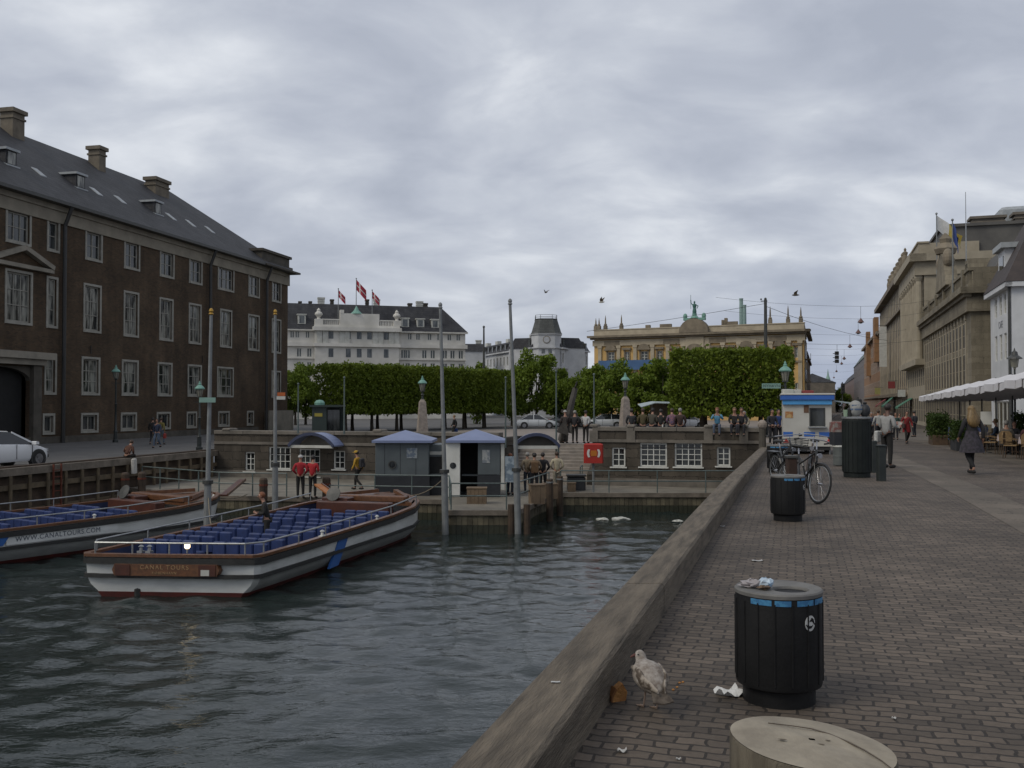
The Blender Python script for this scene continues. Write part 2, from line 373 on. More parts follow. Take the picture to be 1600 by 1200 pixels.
def plaza(u0, u1, back, name):
    cols = [u0+(u1-u0)*i/6 for i in range(7)]
    b = MB(); rows = [0, .5, 1, 2, 3.5, 5, 8, 12, 17, 24, 32, 42, 55, 80, 120, 170, 240, 400, 900, 1750]
    pts = []
    for r in rows:
        for u in cols:
            p = CL+UW*u
            y0 = p.y+back*(1 if r < 0 else 1); y = y0+(r if r < 40 else r)
            t = u/WLEN; yy = y
            x = lx(yy)+(qx(yy)-lx(yy))*t if r >= 5 else None
            if x is None:
                k = r/5; xe = lx(y0+5)+(qx(y0+5)-lx(y0+5))*t; x = p.x+back*0+(xe-p.x)*k
            pts.append((x, yy, G(x, yy)))
    n = 7
    b.add(pts, [(i*n+j, i*n+j+1, (i+1)*n+j+1, (i+1)*n+j) for i in range(len(rows)-1) for j in range(n-1)])
    return tag(b.build(name, plazam), kind='structure')
plaza(0, ST0, 0, 'square_pavement'); plaza(ST0, ST1, 3.4, 'square_pavement'); plaza(ST1, WLEN, 0, 'square_pavement')
# roadway where the cars stand
strip('road', [-1, 0, 1], lambda s: [x for x in range(-60, 36, 6)], lambda x, s: G(x, 105+s*4.5)+.006, asphalt).data.transform(Matrix.Identity(4))
rd = bpy.data.objects['road']
for v in rd.data.vertices: v.co.y = 105+v.co.y*4.5; v.co.z = G(v.co.x, v.co.y)+.006
# ---- water
nx, ny = 330, 290
gx = np.linspace(-42, 12, nx); gy = 4+46*(np.linspace(0, 1, ny)**1.25)
X, Y = np.meshgrid(gx, gy); Z = np.zeros_like(X)
for i in range(80):
    lam = .30*(6.5 ** RNG.random()); th = R(75)+RNG.normal()*.75; k = 2*math.pi/lam
    Z += .0037*lam**.70*np.sin(k*(X*math.cos(th)+Y*math.sin(th))+RNG.random()*6.28+.8*np.sin(X*.31+i)+.7*np.sin(Y*.23+i*1.7))
patch = .55+.45*np.sin(X*.21+Y*.13+1)*np.sin(Y*.17-X*.09+2)
Z = WATER+Z*(.65+.4*patch)
me = bpy.data.meshes.new('water')
verts = np.stack([X, Y, Z], -1).reshape(-1, 3)
idx = np.arange(nx*ny).reshape(ny, nx)
fq = np.stack([idx[:-1, :-1], idx[:-1, 1:], idx[1:, 1:], idx[1:, :-1]], -1).reshape(-1, 4)
me.from_pydata(verts.tolist(), [], fq.tolist()); me.polygons.foreach_set('use_smooth', [True]*len(fq))
wm, wnt, wb = nodes_of('canal_water')
wb.inputs['Base Color'].default_value = (.013, .020, .018, 1); wb.inputs['Roughness'].default_value = .06; wb.inputs['IOR'].default_value = 1.33; wb.inputs['Specular IOR Level'].default_value = .5
wtc = N(wnt, 'ShaderNodeTexCoord'); wmp = N(wnt, 'ShaderNodeMapping'); wmp.inputs['Scale'].default_value = (1, 1.9, 1); wmp.inputs['Rotation'].default_value = (0, 0, R(12)); L(wnt, wtc.outputs['Object'], wmp.inputs[0])
wn = N(wnt, 'ShaderNodeTexNoise', Scale=3.2, Detail=4, Roughness=.55, Distortion=.3); L(wnt, wmp.outputs[0], wn.inputs['Vector'])
wbp = N(wnt, 'ShaderNodeBump', Strength=.32, Distance=.06); L(wnt, wn.outputs['Fac'], wbp.inputs['Height']); L(wnt, wbp.outputs[0], wb.inputs['Normal'])
me.materials.append(wm); tag(link('water', me), kind='structure')
b = MB(); b.add([(-60,-40,WATER-.05),(-40,-40,WATER-.05),(14,-40,WATER-.05),(14,4.2,WATER-.05),(-42,4.2,WATER-.05),(-60,4.2,WATER-.05)], [(0,1,2,3,4,5)])
tag(b.build('canal_water', wm), kind='structure')
b = MB(); b.add([(-60,-40,-6),(30,-40,-6),(30,60,-6),(-60,60,-6)], [(0,1,2,3)]); tag(b.build('canal_bed', mat('mud', (.02,.02,.015), scale=2)), kind='structure')
# ---- right quay: wall under the kerb timber and the timber itself
def qline(o, y0, y1, n): return [Vector((qx(y0+(y1-y0)*i/n)+o, y0+(y1-y0)*i/n, 0)) for i in range(n+1)]
a = qline(-.30, -14, 43.1, 40); b = MB()
rings = [[(p.x, p.y, WATER-2), (p.x, p.y, zr(p.y)-.005), (p.x+.25, p.y, zr(p.y)-.005), (p.x+.25, p.y, WATER-2)] for p in a]
b.loft(rings); tag(b.build('quay_wall', stone_dark), 'dark stone quay wall below the timber kerb, canal side', 'quay wall')
t = thing('timber_kerb', 'long weathered grey timber beam edging the cobbled quay above the water', 'timber kerb')
beam_w = mat('kerb_timber', (.150,.122,.088), (.066,.053,.038), scale=2.6, rough=.88, bump=.7, bscale=16, stretch=(6,.7,6), rot=R(16.4), island=.0)
cuts = [-13, -5, 1.5, 7.6, 13.4, 19.6, 25.5, 31.5, 37.5, 43.0]
for i in range(len(cuts)-1):
    n = 5; rings = []
    y0, y1 = cuts[i]+.008, cuts[i+1]-.008
    for k in range(n+1):
        y = y0+(y1-y0)*k/n; x = qx(y); z = zr(y); c = .022
        bend = .0
        prof = [(-.323, 0), (-.323, .24-c), (-.323+c, .24), (-c, .24), (0, .24-c), (0, -.0)]
        rings.append([(x+p[0]+bend, y, z+p[1]) for p in prof])
    b = MB(); b.loft(rings); b.build('timber', beam_w, t)

# ================================================================ far wall, lower quay, stairs
wallstone = brickmat('quay_stone', (.10,.084,.066), (.062,.053,.042), (.034,.03,.024), w=1.1, h=.42, ms=.014, rough=.9, bump=.6, grime=.5, gscale=.7)
copingstone = mat('coping_stone', (.17,.15,.125), (.10,.09,.075), scale=1.5, rough=.9, bump=.3, bscale=12)
def facade(name, material, W, H, ops, parent, z0=0., reveal=.18, y=0., u0=0., closed=True):
    """wall panel in local x,z facing -y, with openings [(u0,u1,v0,v1)] and their reveals"""
    us = sorted({u0, W}|{a for o in ops for a in o[:2] if u0 < a < W}); vs = sorted({z0, H}|{a for o in ops for a in o[2:4] if z0 < a < H})
    b = MB(); idx = {}
    def vid(i, j):
        if (i, j) not in idx: idx[i, j] = len(b.v); b.v.append((us[i], y, vs[j]))
        return idx[i, j]
    for i in range(len(us)-1):
        for j in range(len(vs)-1):
            uc, vc = (us[i]+us[i+1])/2, (vs[j]+vs[j+1])/2
            if any(o[0] < uc < o[1] and o[2] < vc < o[3] for o in ops): continue
            b.f.append((vid(i,j), vid(i+1,j), vid(i+1,j+1), vid(i,j+1))); b.mi.append(0)
    for o in ops:
        a, c, d, e_ = o[:4]
        if c <= u0 or a >= W: continue
        b.add([(a,y,d),(c,y,d),(c,y,e_),(a,y,e_),(a,y+reveal,d),(c,y+reveal,d),(c,y+reveal,e_),(a,y+reveal,e_)],
              [(0,1,5,4),(1,2,6,5),(2,3,7,6),(3,0,4,7)])
    me = bpy.data.meshes.new(name); me.from_pydata(b.v, [], b.f); me.materials.append(material)
    return link(name, me, parent)
WIN = {}
def window(parent, u0, u1, v0, v1, style=(2, 3), frame=None, pane=None, y=.1, fw=.08, bar=.035, sill=None, name='window', border=0, slim=.05):
    """a window: frame mesh with glazing bars, pane as its sub-part; meshes shared by size"""
    frame = frame or white_paint; pane = pane or glass_dark
    w_, h_ = round(u1-u0, 2), round(v1-v0, 2)
    key = (w_, h_, slim, style, frame.name, pane.name, fw, bar, border, sill)
    if key not in WIN:
        b = MB(); x0, x1 = -w_/2, w_/2
        b.box(x0, -slim, 0, x0+fw, slim, h_); b.box(x1-fw, -slim, 0, x1, slim, h_)
        b.box(x0+fw, -slim, 0, x1-fw, slim, fw); b.box(x0+fw, -slim, h_-fw, x1-fw, slim, h_)
        nc, nr = style[0], style[1]; cw = (w_-2*fw)/nc
        for i in range(1, nc): xx = x0+fw+cw*i; tk = bar*1.4 if (nc % 2 == 0 and i == nc//2) else bar; b.box(xx-tk/2, -slim*.8, fw, xx+tk/2, slim*.6, h_-fw)
        for j in range(1, nr): zz = fw+(h_-2*fw)*j/nr; b.box(x0+fw, -slim*.7, zz-bar/2, x1-fw, slim*.5, zz+bar/2)
        if border:      # plaster surround proud of the wall
            q = y+.02
            b.box(x0-border, -q-.03, -border, x0, -q+.06, h_+border); b.box(x1, -q-.03, -border, x1+border, -q+.06, h_+border)
            b.box(x0, -q-.03, h_, x1, -q+.06, h_+border); b.box(x0, -q-.05, -border, x1, -q+.06, 0)
        if sill: b.box(x0-.08, -y-.1, -sill, x1+.08, 0, -.002)
        pt = min(.012, slim*.4); p = MB(); p.box(x0+fw*.5, -pt, fw*.5, x1-fw*.5, pt, h_-fw*.5)
        WIN[key] = (b.mesh(name, frame), p.mesh('pane', pane))
    f, p = WIN[key]
    o = link(name, f, parent, ((u0+u1)/2, y, v0)); link('pane', p, o, (0, min(.02, slim*.5), 0))
    return o
fwroot = {}
def fwpx(px, py):
    u = fw_u(px); p = CL+UW*u; return u, atd(px, py, p.y).z
def wallpart(name, label, u0, u1, ztop, wins, parap=.42):
    t = thing(name, label, 'retaining wall', (CL.x, CL.y, 0), WANG)
    ops = [(fw_u(a), fw_u(b_), fwpx(a, d_)[1], fwpx(a, c_)[1]) for (a, b_, c_, d_, st) in wins]
    facade('wall_face', wallstone, u1, ztop-.18, ops, t, z0=LOW-.6, u0=u0, reveal=.22)
    b = MB(); b.box(u0, .22, LOW-.6, u1, .62, ztop-.18); b.build('wall_core', wallstone, t)
    ue_ = u1-.3 if ztop < .5 else u0
    b = MB(); b.box(ue_, .62, LOW-.6, ue_+.3, 4.2, -.2 if ztop < .5 else -.2); b.box(ue_-.02, .69, -.19, ue_+.32, 4.2, .0); b.build('return_wall', wallstone, t)
    b = MB(); n = int((u1-u0)/1.6)
    for i in range(n): q = (u1-u0)/n; b.bbox(u0+q*i+.006, -.07, ztop-.18, u0+q*(i+1)-.006, .68, ztop, .02)
    b.build('coping', copingstone, t)
    b = MB(); b.box(u0, -.06, ztop-.72, u1, 0.02, ztop-.58); b.box(u0, -.05, LOW, u1, .02, LOW+.35); b.build('string_course', copingstone, t)
    for o, w_ in zip(ops, wins): window(t, *o[:2], o[2], o[3], style=w_[4], y=.12, fw=.07, bar=.03, sill=.06)
    return t
WL = wallpart('retaining_wall', 'long dark stone retaining wall with blue arched canopy over its door, left of the stairs', 0, ST0-.02, .28,
    [(383, 398, 706, 736, (2, 3)), (420, 454, 698, 733, (4, 3)), (467, 500, 701, 744, (4, 4)), (521, 539, 704, 733, (2, 3))])
WRr = wallpart('retaining_wall', 'dark stone retaining wall with four white lattice windows, right of the stairs', ST1+.02, WLEN, .6,
    [(956, 977, 699, 729, (2, 3)), (1000, 1042, 692, 729, (4, 4)), (1054, 1097, 691, 729, (4, 4)), (1120, 1141, 698, 728, (2, 3))])
for px in (928, 986, 1107, 1162):
    u = fw_u(px); b = MB(); b.bbox(u-.2, -.1, .6, u+.2, .7, .72, .05); b.box(u-.2, -.085, -.12, u+.2, 0.0, .425); b.build('coping_block', copingstone, WRr)
for px in (354, 590):
    u = fw_u(px); b = MB(); b.bbox(u-.25, -.1, .28, u+.25, .7, .4, .05); b.build('coping_block', copingstone, WL)
# stairs
st = thing('stone_stairs', 'wide flight of worn stone steps up to the square between the two walls', 'stairs', (CL.x, CL.y, 0), WANG)
topz = -.37; nst = 12; rise = (topz-LOW)/nst; b = MB()
for i in range(nst): b.bbox(ST0+.25, i*.3-.02, LOW-.3, ST1-.25, i*.3+.34, LOW+rise*(i+1), .012)
b.build('steps', mat('step_stone', (.27,.235,.20), (.17,.15,.13), scale=2, rough=.85, bump=.3), st)
for u in (ST0, ST1-.25):
    b = MB(); b.add([(u,0,LOW-.3),(u,0,LOW+.5),(u,3.6,topz+.25),(u,3.6,LOW-.3),(u+.25,0,LOW-.3),(u+.25,0,LOW+.5),(u+.25,3.6,topz+.25),(u+.25,3.6,LOW-.3)],[(0,1,2,3),(7,6,5,4),(0,4,5,1),(1,5,6,2),(2,6,7,3),(0,3,7,4)])
    b.build('cheek_wall', wallstone, st)
# lower quay
lq = [(-18.4, 44.5), (-12.2, 39.9), (-2.6, 38.2), (-2.37, 34.4), (.12, 34.4), (1.9, 41.2), (qx(41.0)-.3, 41.0)]
top = [(p[0], p[1]) for p in lq]+[(CR.x, CR.y+.3), (CL.x-1.2, CL.y+.3)]
b = MB(); b.prism(top, WATER-1.5, LOW, axis='z'); tag(b.build('lower_quay', concrete), kind='structure')
facing = mat('quay_planks', (.125,.108,.07), (.06,.052,.034), scale=2.0, rough=.9, bump=.4, bscale=14, island=.35)
algae = mat('wet_algae_wood', (.02,.022,.012), (.035,.036,.02), scale=4, rough=.5)
def planks(p0, p1, label):
    p0, p1 = Vector((p0[0], p0[1], 0)), Vector((p1[0], p1[1], 0)); d = p1-p0; ln = d.length; d.normalize(); n_ = Vector((d.y, -d.x, 0))
    t = thing('plank_facing', label, 'quay facing', (p0.x, p0.y, 0), math.atan2(d.y, d.x))
    b = MB(); k = int(ln/.19); q = ln/k
    for i in range(k): j = random.uniform(-.012, .012); b.box(i*q+.006, -.07+j, WATER+.30, (i+1)*q-.006, -.005, LOW-.16-random.random()*.015)
    b.build('planks', facing, t)
    b = MB()
    for i in range(k): j = random.uniform(-.012, .012); b.box(i*q+.006, -.068+j, WATER-.9, (i+1)*q-.006, -.005, WATER+.295)
    b.build('wet_planks', algae, t)
    b = MB(); b.box(-.02, -.13, LOW-.15, ln+.02, -.004, LOW+.03); b.build('edge_beam', wood_grey, t)
planks(lq[0], lq[1], 'plank facing of the lower quay behind the moored boats, far left')
planks(lq[1], lq[2], 'plank facing of the lower quay behind the nearer boat')
planks(lq[3], lq[4], 'light vertical plank facing on the front of the jetty between two tall poles')
planks(lq[4], lq[5], 'dark algae stained plank facing on the right side of the jetty')
planks(lq[5], lq[6], 'vertical plank facing under the narrow lower quay by the windows')
# left timber bulwark
LQ0, LQ1 = Vector((lx(12), 12, 0)), Vector((-15.8, 51, 0)); LQL = (LQ1-LQ0).length; LQA = math.atan2((LQ1-LQ0).y, (LQ1-LQ0).x)
t = thing('timber_quay_wall', 'tall timber quay wall with posts and rails under the left street', 'quay wall', (LQ0.x, LQ0.y, 0), LQA)
b = MB()
for k in range(9):
    z0 = WATER-1+ k*.36; b.box(0, .0+random.uniform(0, .02), z0, LQL, .3, z0+.352)
b.build('planking', wood_dark, t)
b = MB(); b.box(0, -.22, LEFTZ-.12, LQL, .55, -.78); b.build('cap_beam', wood_grey, t)
for z, h in ((-1.62, .2), (-2.62, .24)): b = MB(); b.box(0, -.17, z, LQL, -.003, z+h); b.build('rail', wood_tan, t)
i = 0; u = 16.0
while u < LQL:
    b = MB(); b.tube((u, -.235, WATER-1), (u, -.235, LEFTZ-.13), .075, .07, 7); b.build('post', wood_tan, t); u += 1.02
# rust patch board and ladder of the left quay wall
t = thing('ladder', 'rusty red iron ladder on the left timber quay wall', 'ladder', (LQ0.x, LQ0.y, 0), LQA)
u = 27.4; b = MB(); rust = mat('rust', (.14,.03,.012), (.08,.02,.01), scale=9, rough=.8)
b.box(u, -.34, WATER-.3, u+.05, -.28, -.75); b.box(u+.45, -.34, WATER-.3, u+.5, -.28, -.75)
for k in range(8): b.tube((u, -.31, WATER+k*.28), (u+.5, -.31, WATER+k*.28), .018, n=6)
b.build('frame', rust, t)
# ================================================================ buildings
class Bld:
    def __init__(s, name, label, O, ux, cat='building', z=-.95, group=None):
        s.O = Vector((O[0], O[1], 0)); s.ux = Vector((ux[0], ux[1], 0)).normalized(); s.z = z
        s.root = thing(name, label, cat, (O[0], O[1], z), math.atan2(s.ux.y, s.ux.x), group)
        s.ny = Vector((-s.ux.y, s.ux.x, 0))
    def u(s, px, off=0.):
        """distance along the facade seen in this direction; off = metres behind the facade plane"""
        a, _ = ray(px, 632); o = s.O+s.ny*off
        return (a*o.y-o.x)/(s.ux.x-a*s.ux.y)
    def v(s, px, py, off=0.):
        p = s.O+s.ny*off+s.ux*s.u(px, off); return atd(px, py, p.y).z-s.z
def hip(b, u0, u1, y0, y1, z0, zt, r0, r1, yr=None, th=.18):
    """hipped roof: eaves rectangle, ridge from r0 to r1"""
    yr = (y0+y1)/2 if yr is None else yr
    b.add([(u0,y0,z0),(u1,y0,z0),(u1,y1,z0),(u0,y1,z0),(r0,yr,zt),(r1,yr,zt),(u0,y0,z0-th),(u1,y0,z0-th),(u1,y1,z0-th),(u0,y1,z0-th)],
          [(0,1,5,4),(1,2,5),(2,3,4,5),(3,0,4),(0,6,7,1),(1,7,8,2),(2,8,9,3),(3,9,6,0),(9,8,7,6)])
def mansard(b, u0, u1, y0, y1, z0, zt, inl, inr, iny=None, top=0.4):
    iny = iny or max(inl, inr, 1.2)
    A = [(u0,y0),(u1,y0),(u1,y1),(u0,y1)]; B = [(u0+inl,y0+iny),(u1-inr,y0+iny),(u1-inr,y1-iny),(u0+inl,y1-iny)]
    b.add([(p[0],p[1],z0) for p in A]+[(p[0],p[1],zt) for p in B]+[((u0+u1)/2+(-1 if k in (0,3) else 1)*(u1-u0)*.3,(y0+y1)/2,zt+top) for k in (0,1)],
          [(0,1,5,4),(1,2,6,5),(2,3,7,6),(3,0,4,7),(4,5,9,8),(5,6,9),(6,7,8,9),(7,4,8),(3,2,1,0)])
def body(parent, u0, u1, y0, y1, z0, z1, m, name='wall'):
    b = MB(); b.add([(u0,y0,z0),(u1,y0,z0),(u1,y1,z0),(u0,y1,z0),(u0,y0,z1),(u1,y0,z1),(u1,y1,z1),(u0,y1,z1)],
                    [(1,2,6,5),(2,3,7,6),(3,0,4,7),(4,5,6,7)])
    return b.build(name, m, parent)
def chimney(parent, u, y, z0, z1, wx, wy, m, cap=.12, name='chimney', pots=0):
    b = MB(); b.box(u-wx/2, y-wy/2, z0, u+wx/2, y+wy/2, z1-.3)
    b.box(u-wx/2-cap, y-wy/2-cap, z1-.3, u+wx/2+cap, y+wy/2+cap, z1)
    b.box(u-wx/2-cap*.5, y-wy/2-cap*.5, z1-.75, u+wx/2+cap*.5, y+wy/2+cap*.5, z1-.6)
    for k in range(pots): b.lathe([(.13, z1), (.1, z1+.5), (.08, z1+.5)], 8, (u-wx/2+wx*(k+.5)/pots, y, 0))
    return b.build(name, m, parent)

# ---------------------------------------------------------------- brick palace on the left
brick = brickmat('brown_brick', (.104,.064,.036), (.060,.041,.025), (.076,.062,.044), w=.26, h=.085, ms=.011, rough=.9, bump=.35, grime=.5, gscale=.35)
LBf = Vector((-23.1, 98.7, 0)); LBu = Vector((.2206, .9754, 0))
LBLEN = 64.0
lb = Bld('brick_palace', 'long dark brown brick palace with slate roof and rows of pale framed windows, left side', LBf-LBu*LBLEN, LBu)
rt = lb.root
EAVE = lb.v(449, 424)-.2
tops = [(6,45,333,386,(3,2)), (71,90,347,393,(1,2)), (131,157,365,409,(2,2)), (192,216,379,421,(2,2)), (248,270,391,433,(2,2)), (294,314,404,442,(2,2)), (339,364,416,453,(3,2)), (387,404,429,462,(2,2)), (424,438,441,470,(2,2))]
pian = [(6,48,427,505,(3,3)), (71,88,437,510,(1,3)), (129,156,447,519,(2,3)), (192,215,457,525,(2,3)), (248,269,467,532,(2,3)), (294,313,474,537,(2,3)), (343,361,483,542,(2,3)), (387,404,490,547,(2,3)), (424,438,498,553,(2,3))]
grnd = [(69,87,554,613,(1,3)), (127,155,557,615,(2,3)), (190,215,561,617,(2,3)), (246,268,566,618,(2,3)), (293,314,571,619,(2,3)), (339,364,576,621,(3,3)), (424,438,583,623,(2,3))]
base = [(67,85,645,672,(1,1)), (127,153,644,671,(2,1)), (189,213,644,670,(2,1)), (245,266,644,668,(2,1)), (292,307,645,668,(2,1)), (341,358,645,667,(2,1)), (386,396,646,674,(1,2))]
ops = []; wl_ = []
for row in (tops, pian, grnd, base):
    v1 = sum(lb.v((a+b_)/2, c_) for a, b_, c_, d_, s_ in row)/len(row); v0 = sum(lb.v((a+b_)/2, d_) for a, b_, c_, d_, s_ in row)/len(row)
    for a, b_, c_, d_, s_ in row:
        o = (lb.u(a)+.12, lb.u(b_)-.12, v0+.1, v1-.1); ops.append(o); wl_.append((o, s_))
pu0, pu1 = lb.u(-60), lb.u(46); pv1 = lb.v(20, 572)
archtop = pv1; spring = archtop-(pu1-pu0)*.16
ops.append((pu0, pu1, -.3, archtop))
facade('wall', brick, LBLEN, EAVE, ops, rt, z0=-.6, reveal=.3)
body(rt, 0, LBLEN, 0, 16, -.6, EAVE, brick, 'wall')
fr_old = mat('window_surround', (.30,.29,.25), (.22,.21,.18), scale=2, rough=.7)
for o, s_ in wl_:
    bs = o[3]-o[2] < 2.0
    window(rt, *o[:2], o[2], o[3], style=s_, frame=fr_old, pane=glass_dark if bs else glass_curtain, y=.18, fw=.1, bar=.05, border=.16, slim=.06)
# portal
b = MB(); k = 14; cu = (pu0+pu1)/2; hw = (pu1-pu0)/2
pts = [(pu0, spring)]+[(cu-hw*math.cos(math.pi*i/k), spring+(archtop-spring-.05)*math.sin(math.pi*i/k)) for i in range(1, k)]+[(pu1, spring)]
b.prism(pts+[(pu1, archtop+.02), (pu0, archtop+.02)], -.02, .3); b.build('arch_head', stone_dark, rt)
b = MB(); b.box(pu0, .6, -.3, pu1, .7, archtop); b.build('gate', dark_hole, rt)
for a_, c_ in ((pu1+.002, pu1+.75), (pu0-.75, pu0-.002)): b = MB(); b.box(a_, -.32, -.3, c_, .0, archtop+.1); b.build('portal_pier', stone_dark, rt)
b = MB(); b.box(pu0-1, -.5, archtop+.12, pu1+1, 0, archtop+.5); b.box(pu0-1.2, -.75, archtop+.5, pu1+1.6, 0, archtop+.95); b.build('portal_lintel', stone, rt)
# pediment over the piano nobile window
pz0, pz1 = lb.v(70, 421), lb.v(35, 388); a0, a1 = lb.u(-18), lb.u(76); am = (a0+a1)/2
b = MB(); b.box(a0, -.35, pz0-.25, a1, -.001, pz0); b.beam((a0, -.2, pz0+.1), (am, -.2, pz1), .4, .3); b.beam((am, -.2, pz1), (a1, -.2, pz0+.1), .4, .3); b.build('pediment', stone, rt)
# cornice, eaves, string courses
stone_c = mat('cornice_stone', (.25,.225,.175), (.18,.16,.125), scale=.8, rough=.85)
b = MB(); b.box(-1, -.12, EAVE-1.25, LBLEN-.9, -.001, EAVE-.45); b.box(-1, -.25, EAVE-.45, LBLEN-.9, -.002, EAVE-.1); b.build('cornice', stone_c, rt)
b = MB(); b.box(lb.u(404), -.13, EAVE-1.3, LBLEN+.12, -.003, EAVE-.1); b.box(LBLEN+.001, -.13, EAVE-1.3, LBLEN+.2, 16, EAVE-.1); b.build('corner_frieze', stone_c, rt)
b = MB(); b.box(-1, -.9, EAVE-.1, LBLEN-.8, .3, EAVE+.12); b.build('gutter', dark_metal, rt)
b = MB(); b.box(0, -.15, -.6, lb.u(402), -.002, .45); b.build('plinth', stone_dark, rt)
b = MB(); b.box(lb.u(412)+.2, -.5, -.6, LBLEN+.15, -.004, 2.0); b.box(LBLEN+.01, -.5, -.6, LBLEN+.4, 16, 2.0); b.build('stone_plinth', stone, rt)
RID = lb.v(180, 268, 8.0); rend = lb.u(262, 8.0); ue = lb.u(403)
b = MB(); hip(b, -1, LBLEN-.3, -.85, 16.8, EAVE+.12, RID, -1, rend); b.build('roof', slate, rt)
roofo = LAST[0]
b = MB(); u0, u1 = lb.u(404), LBLEN+.1; pz = lb.v(430, 396)
b.box(u0, -.5, EAVE+.13, u1, 2.6, EAVE+.5); b.box(u0+.1, -.2, EAVE+.5, u1-.2, 2.3, pz-.25); b.box(u0-.1, -.4, pz-.25, u1, 2.5, pz); b.build('parapet', stone_dark, rt)
b = MB(); b.box(u0-.4, -1.0, EAVE-.08, LBLEN+.9, 17, EAVE+.1); b.build('corner_cornice', stone_dark, rt)
ch = mat('chimney_brick', (.16,.135,.10), (.10,.085,.065), scale=1.5, rough=.9, bump=.3)
def roofz(y): return EAVE+.12+(RID-EAVE-.12)*(y+.85)/8.83
for (x0, x1, ya, yb, off, wy) in ((-4, 32, 172, 240, 7.5, 1.6), (138, 158, 230, 262, 7.2, 1.5), (222, 263, 280, 300, 6.6, 1.5)):
    uu0, uu1 = lb.u(x0, off), lb.u(x1, off); chimney(rt, (uu0+uu1)/2, off, roofz(off)-1.8, lb.v((x0+x1)/2, ya, off), (uu1-uu0)*.52, wy*.7, ch, cap=.16)
lead = mat('lead_flashing', (.33,.35,.36), (.25,.27,.28), scale=3, rough=.5)
for px, py in ((2, 275), (112, 304), (235, 340)):
    off = 2.6; uu = lb.u(px, off); zz = roofz(off)
    b = MB(); b.box(uu-.5, off-.55, zz-.5, uu+.5, off+1.4, zz+.5); b.build('dormer', slate, roofo)
    b = MB(); b.box(uu-.65, off-.72, zz+.5, uu+.65, off+1.7, zz+.66); b.build('dormer_cap', lead, roofo)
    b = MB(); b.box(uu-.36, off-.60, zz-.38, uu+.36, off-.555, zz+.42); b.build('dormer_window', glass_curtain, roofo)
    b = MB(); b.beam((uu-.6, off-.66, zz-.52), (uu+.6, off-.66, zz-.52), .2, .1); b.beam((uu-.58, off-.6, zz-.5), (uu-.58, off+1.2, zz+.66), .16, .08); b.build('flashing', lead, roofo)
sl = math.atan2(RID-EAVE-.12, 8.83)
for px, py in ((57,280), (147,307), (185,318), (265,342), (296,354), (326,362)):
    off = 2.3; uu = lb.u(px, off); zz = roofz(off)+.06; c_, s_ = math.cos(sl), math.sin(sl)
    b = MB(); b.add([(uu-.3,off-.5*c_,zz-.5*s_),(uu+.3,off-.5*c_,zz-.5*s_),(uu+.3,off+.5*c_,zz+.5*s_),(uu-.3,off+.5*c_,zz+.5*s_)]+[(uu-.3,off-.5*c_,zz-.5*s_-.2),(uu+.3,off-.5*c_,zz-.5*s_-.2),(uu+.3,off+.5*c_,zz+.5*s_-.2),(uu-.3,off+.5*c_,zz+.5*s_-.2)],
          [(0,1,2,3),(0,4,5,1),(1,5,6,2),(2,6,7,3),(3,7,4,0)]); b.build('skylight', lead, roofo)
for px in (93, 323, 412):
    uu = lb.u(px); b = MB(); b.tube((uu, -.3, -.3), (uu, -.3, EAVE-1.4), .13, n=8); b.tube((uu, -.3, EAVE-1.4), (uu+.1, -.75, EAVE-.1), .13, n=8); b.build('downpipe', black_metal, rt)
for u_ in (lb.u(140), lb.u(315)):
    b = MB(); b.box(u_-.02, -.09, 6.2, u_+.02, -.05, 6.8); b.build('wall_anchor', black_metal, rt)

# ---------------------------------------------------------------- white hotel
cream = mat('white_render', (.62,.60,.55), (.47,.455,.41), scale=.35, rough=.8)
mans = brickmat('mansard_slate', (.037,.038,.044), (.055,.056,.06), (.02,.02,.022), w=.6, h=.4, ms=.02, rough=.7, bump=.2, grime=.35, gscale=.25)
P0 = Vector((-41.9, 169.6, 0)); P1 = Vector(((727-800)/F*179.0, 179.0, 0))
ho = Bld('hotel', 'wide white hotel with dark mansard roof, balustraded centre and three red flags', P0, P1-P0)
HL = (P1-P0).length; rt = ho.root
hv = lambda py: ho.v(590, py)
ez = hv(517); rz_ = hv(475)
hot_ops = []
def hrow(pxs, pya, pyb, w_px=8): return [(ho.u(p-w_px/2), ho.u(p+w_px/2), hv(pyb), hv(pya)) for p in pxs]
hot_ops += hrow([456, 464, 480, 510, 517, 543, 578, 597, 607, 640, 653, 671, 686, 702, 716], 520, 530, 6)
hot_ops += hrow([467, 483, 516, 543, 560, 576, 602, 630, 637, 663, 676, 695, 707, 720], 546, 559, 7)
hot_ops += hrow([467, 483, 500, 516, 543, 560, 576, 602, 620, 637, 663, 676, 695, 707, 720], 567, 580, 7)
hot_ops += hrow([467, 483, 500, 516, 543, 560, 576, 602, 620, 637, 663, 676, 695, 707, 720], 592, 612, 7)
facade('wall', cream, HL, ez, hot_ops, rt, z0=-.3, reveal=.25); body(rt, 0, HL, 0, 22, -.3, ez, cream)
for o in hot_ops: window(rt, *o, style=(2, 1), frame=dirty_white, pane=glass_far, y=.14, fw=.07, bar=.12)
b = MB(); b.box(-.3, -.5, hv(543), HL+.3, -.002, hv(537)); b.box(-.2, -.3, hv(562), HL+.2, -.003, hv(560)); b.box(-.3, -.55, ez-.25, HL+.4, .1, ez); b.build('cornice', cream, rt)
b = MB(); mansard(b, -.4, HL+.4, -.4, 22.4, ez+.02, rz_, 2.5, 4.6, 3.0, .3); b.build('roof', mans, rt)
roofo = LAST[0]
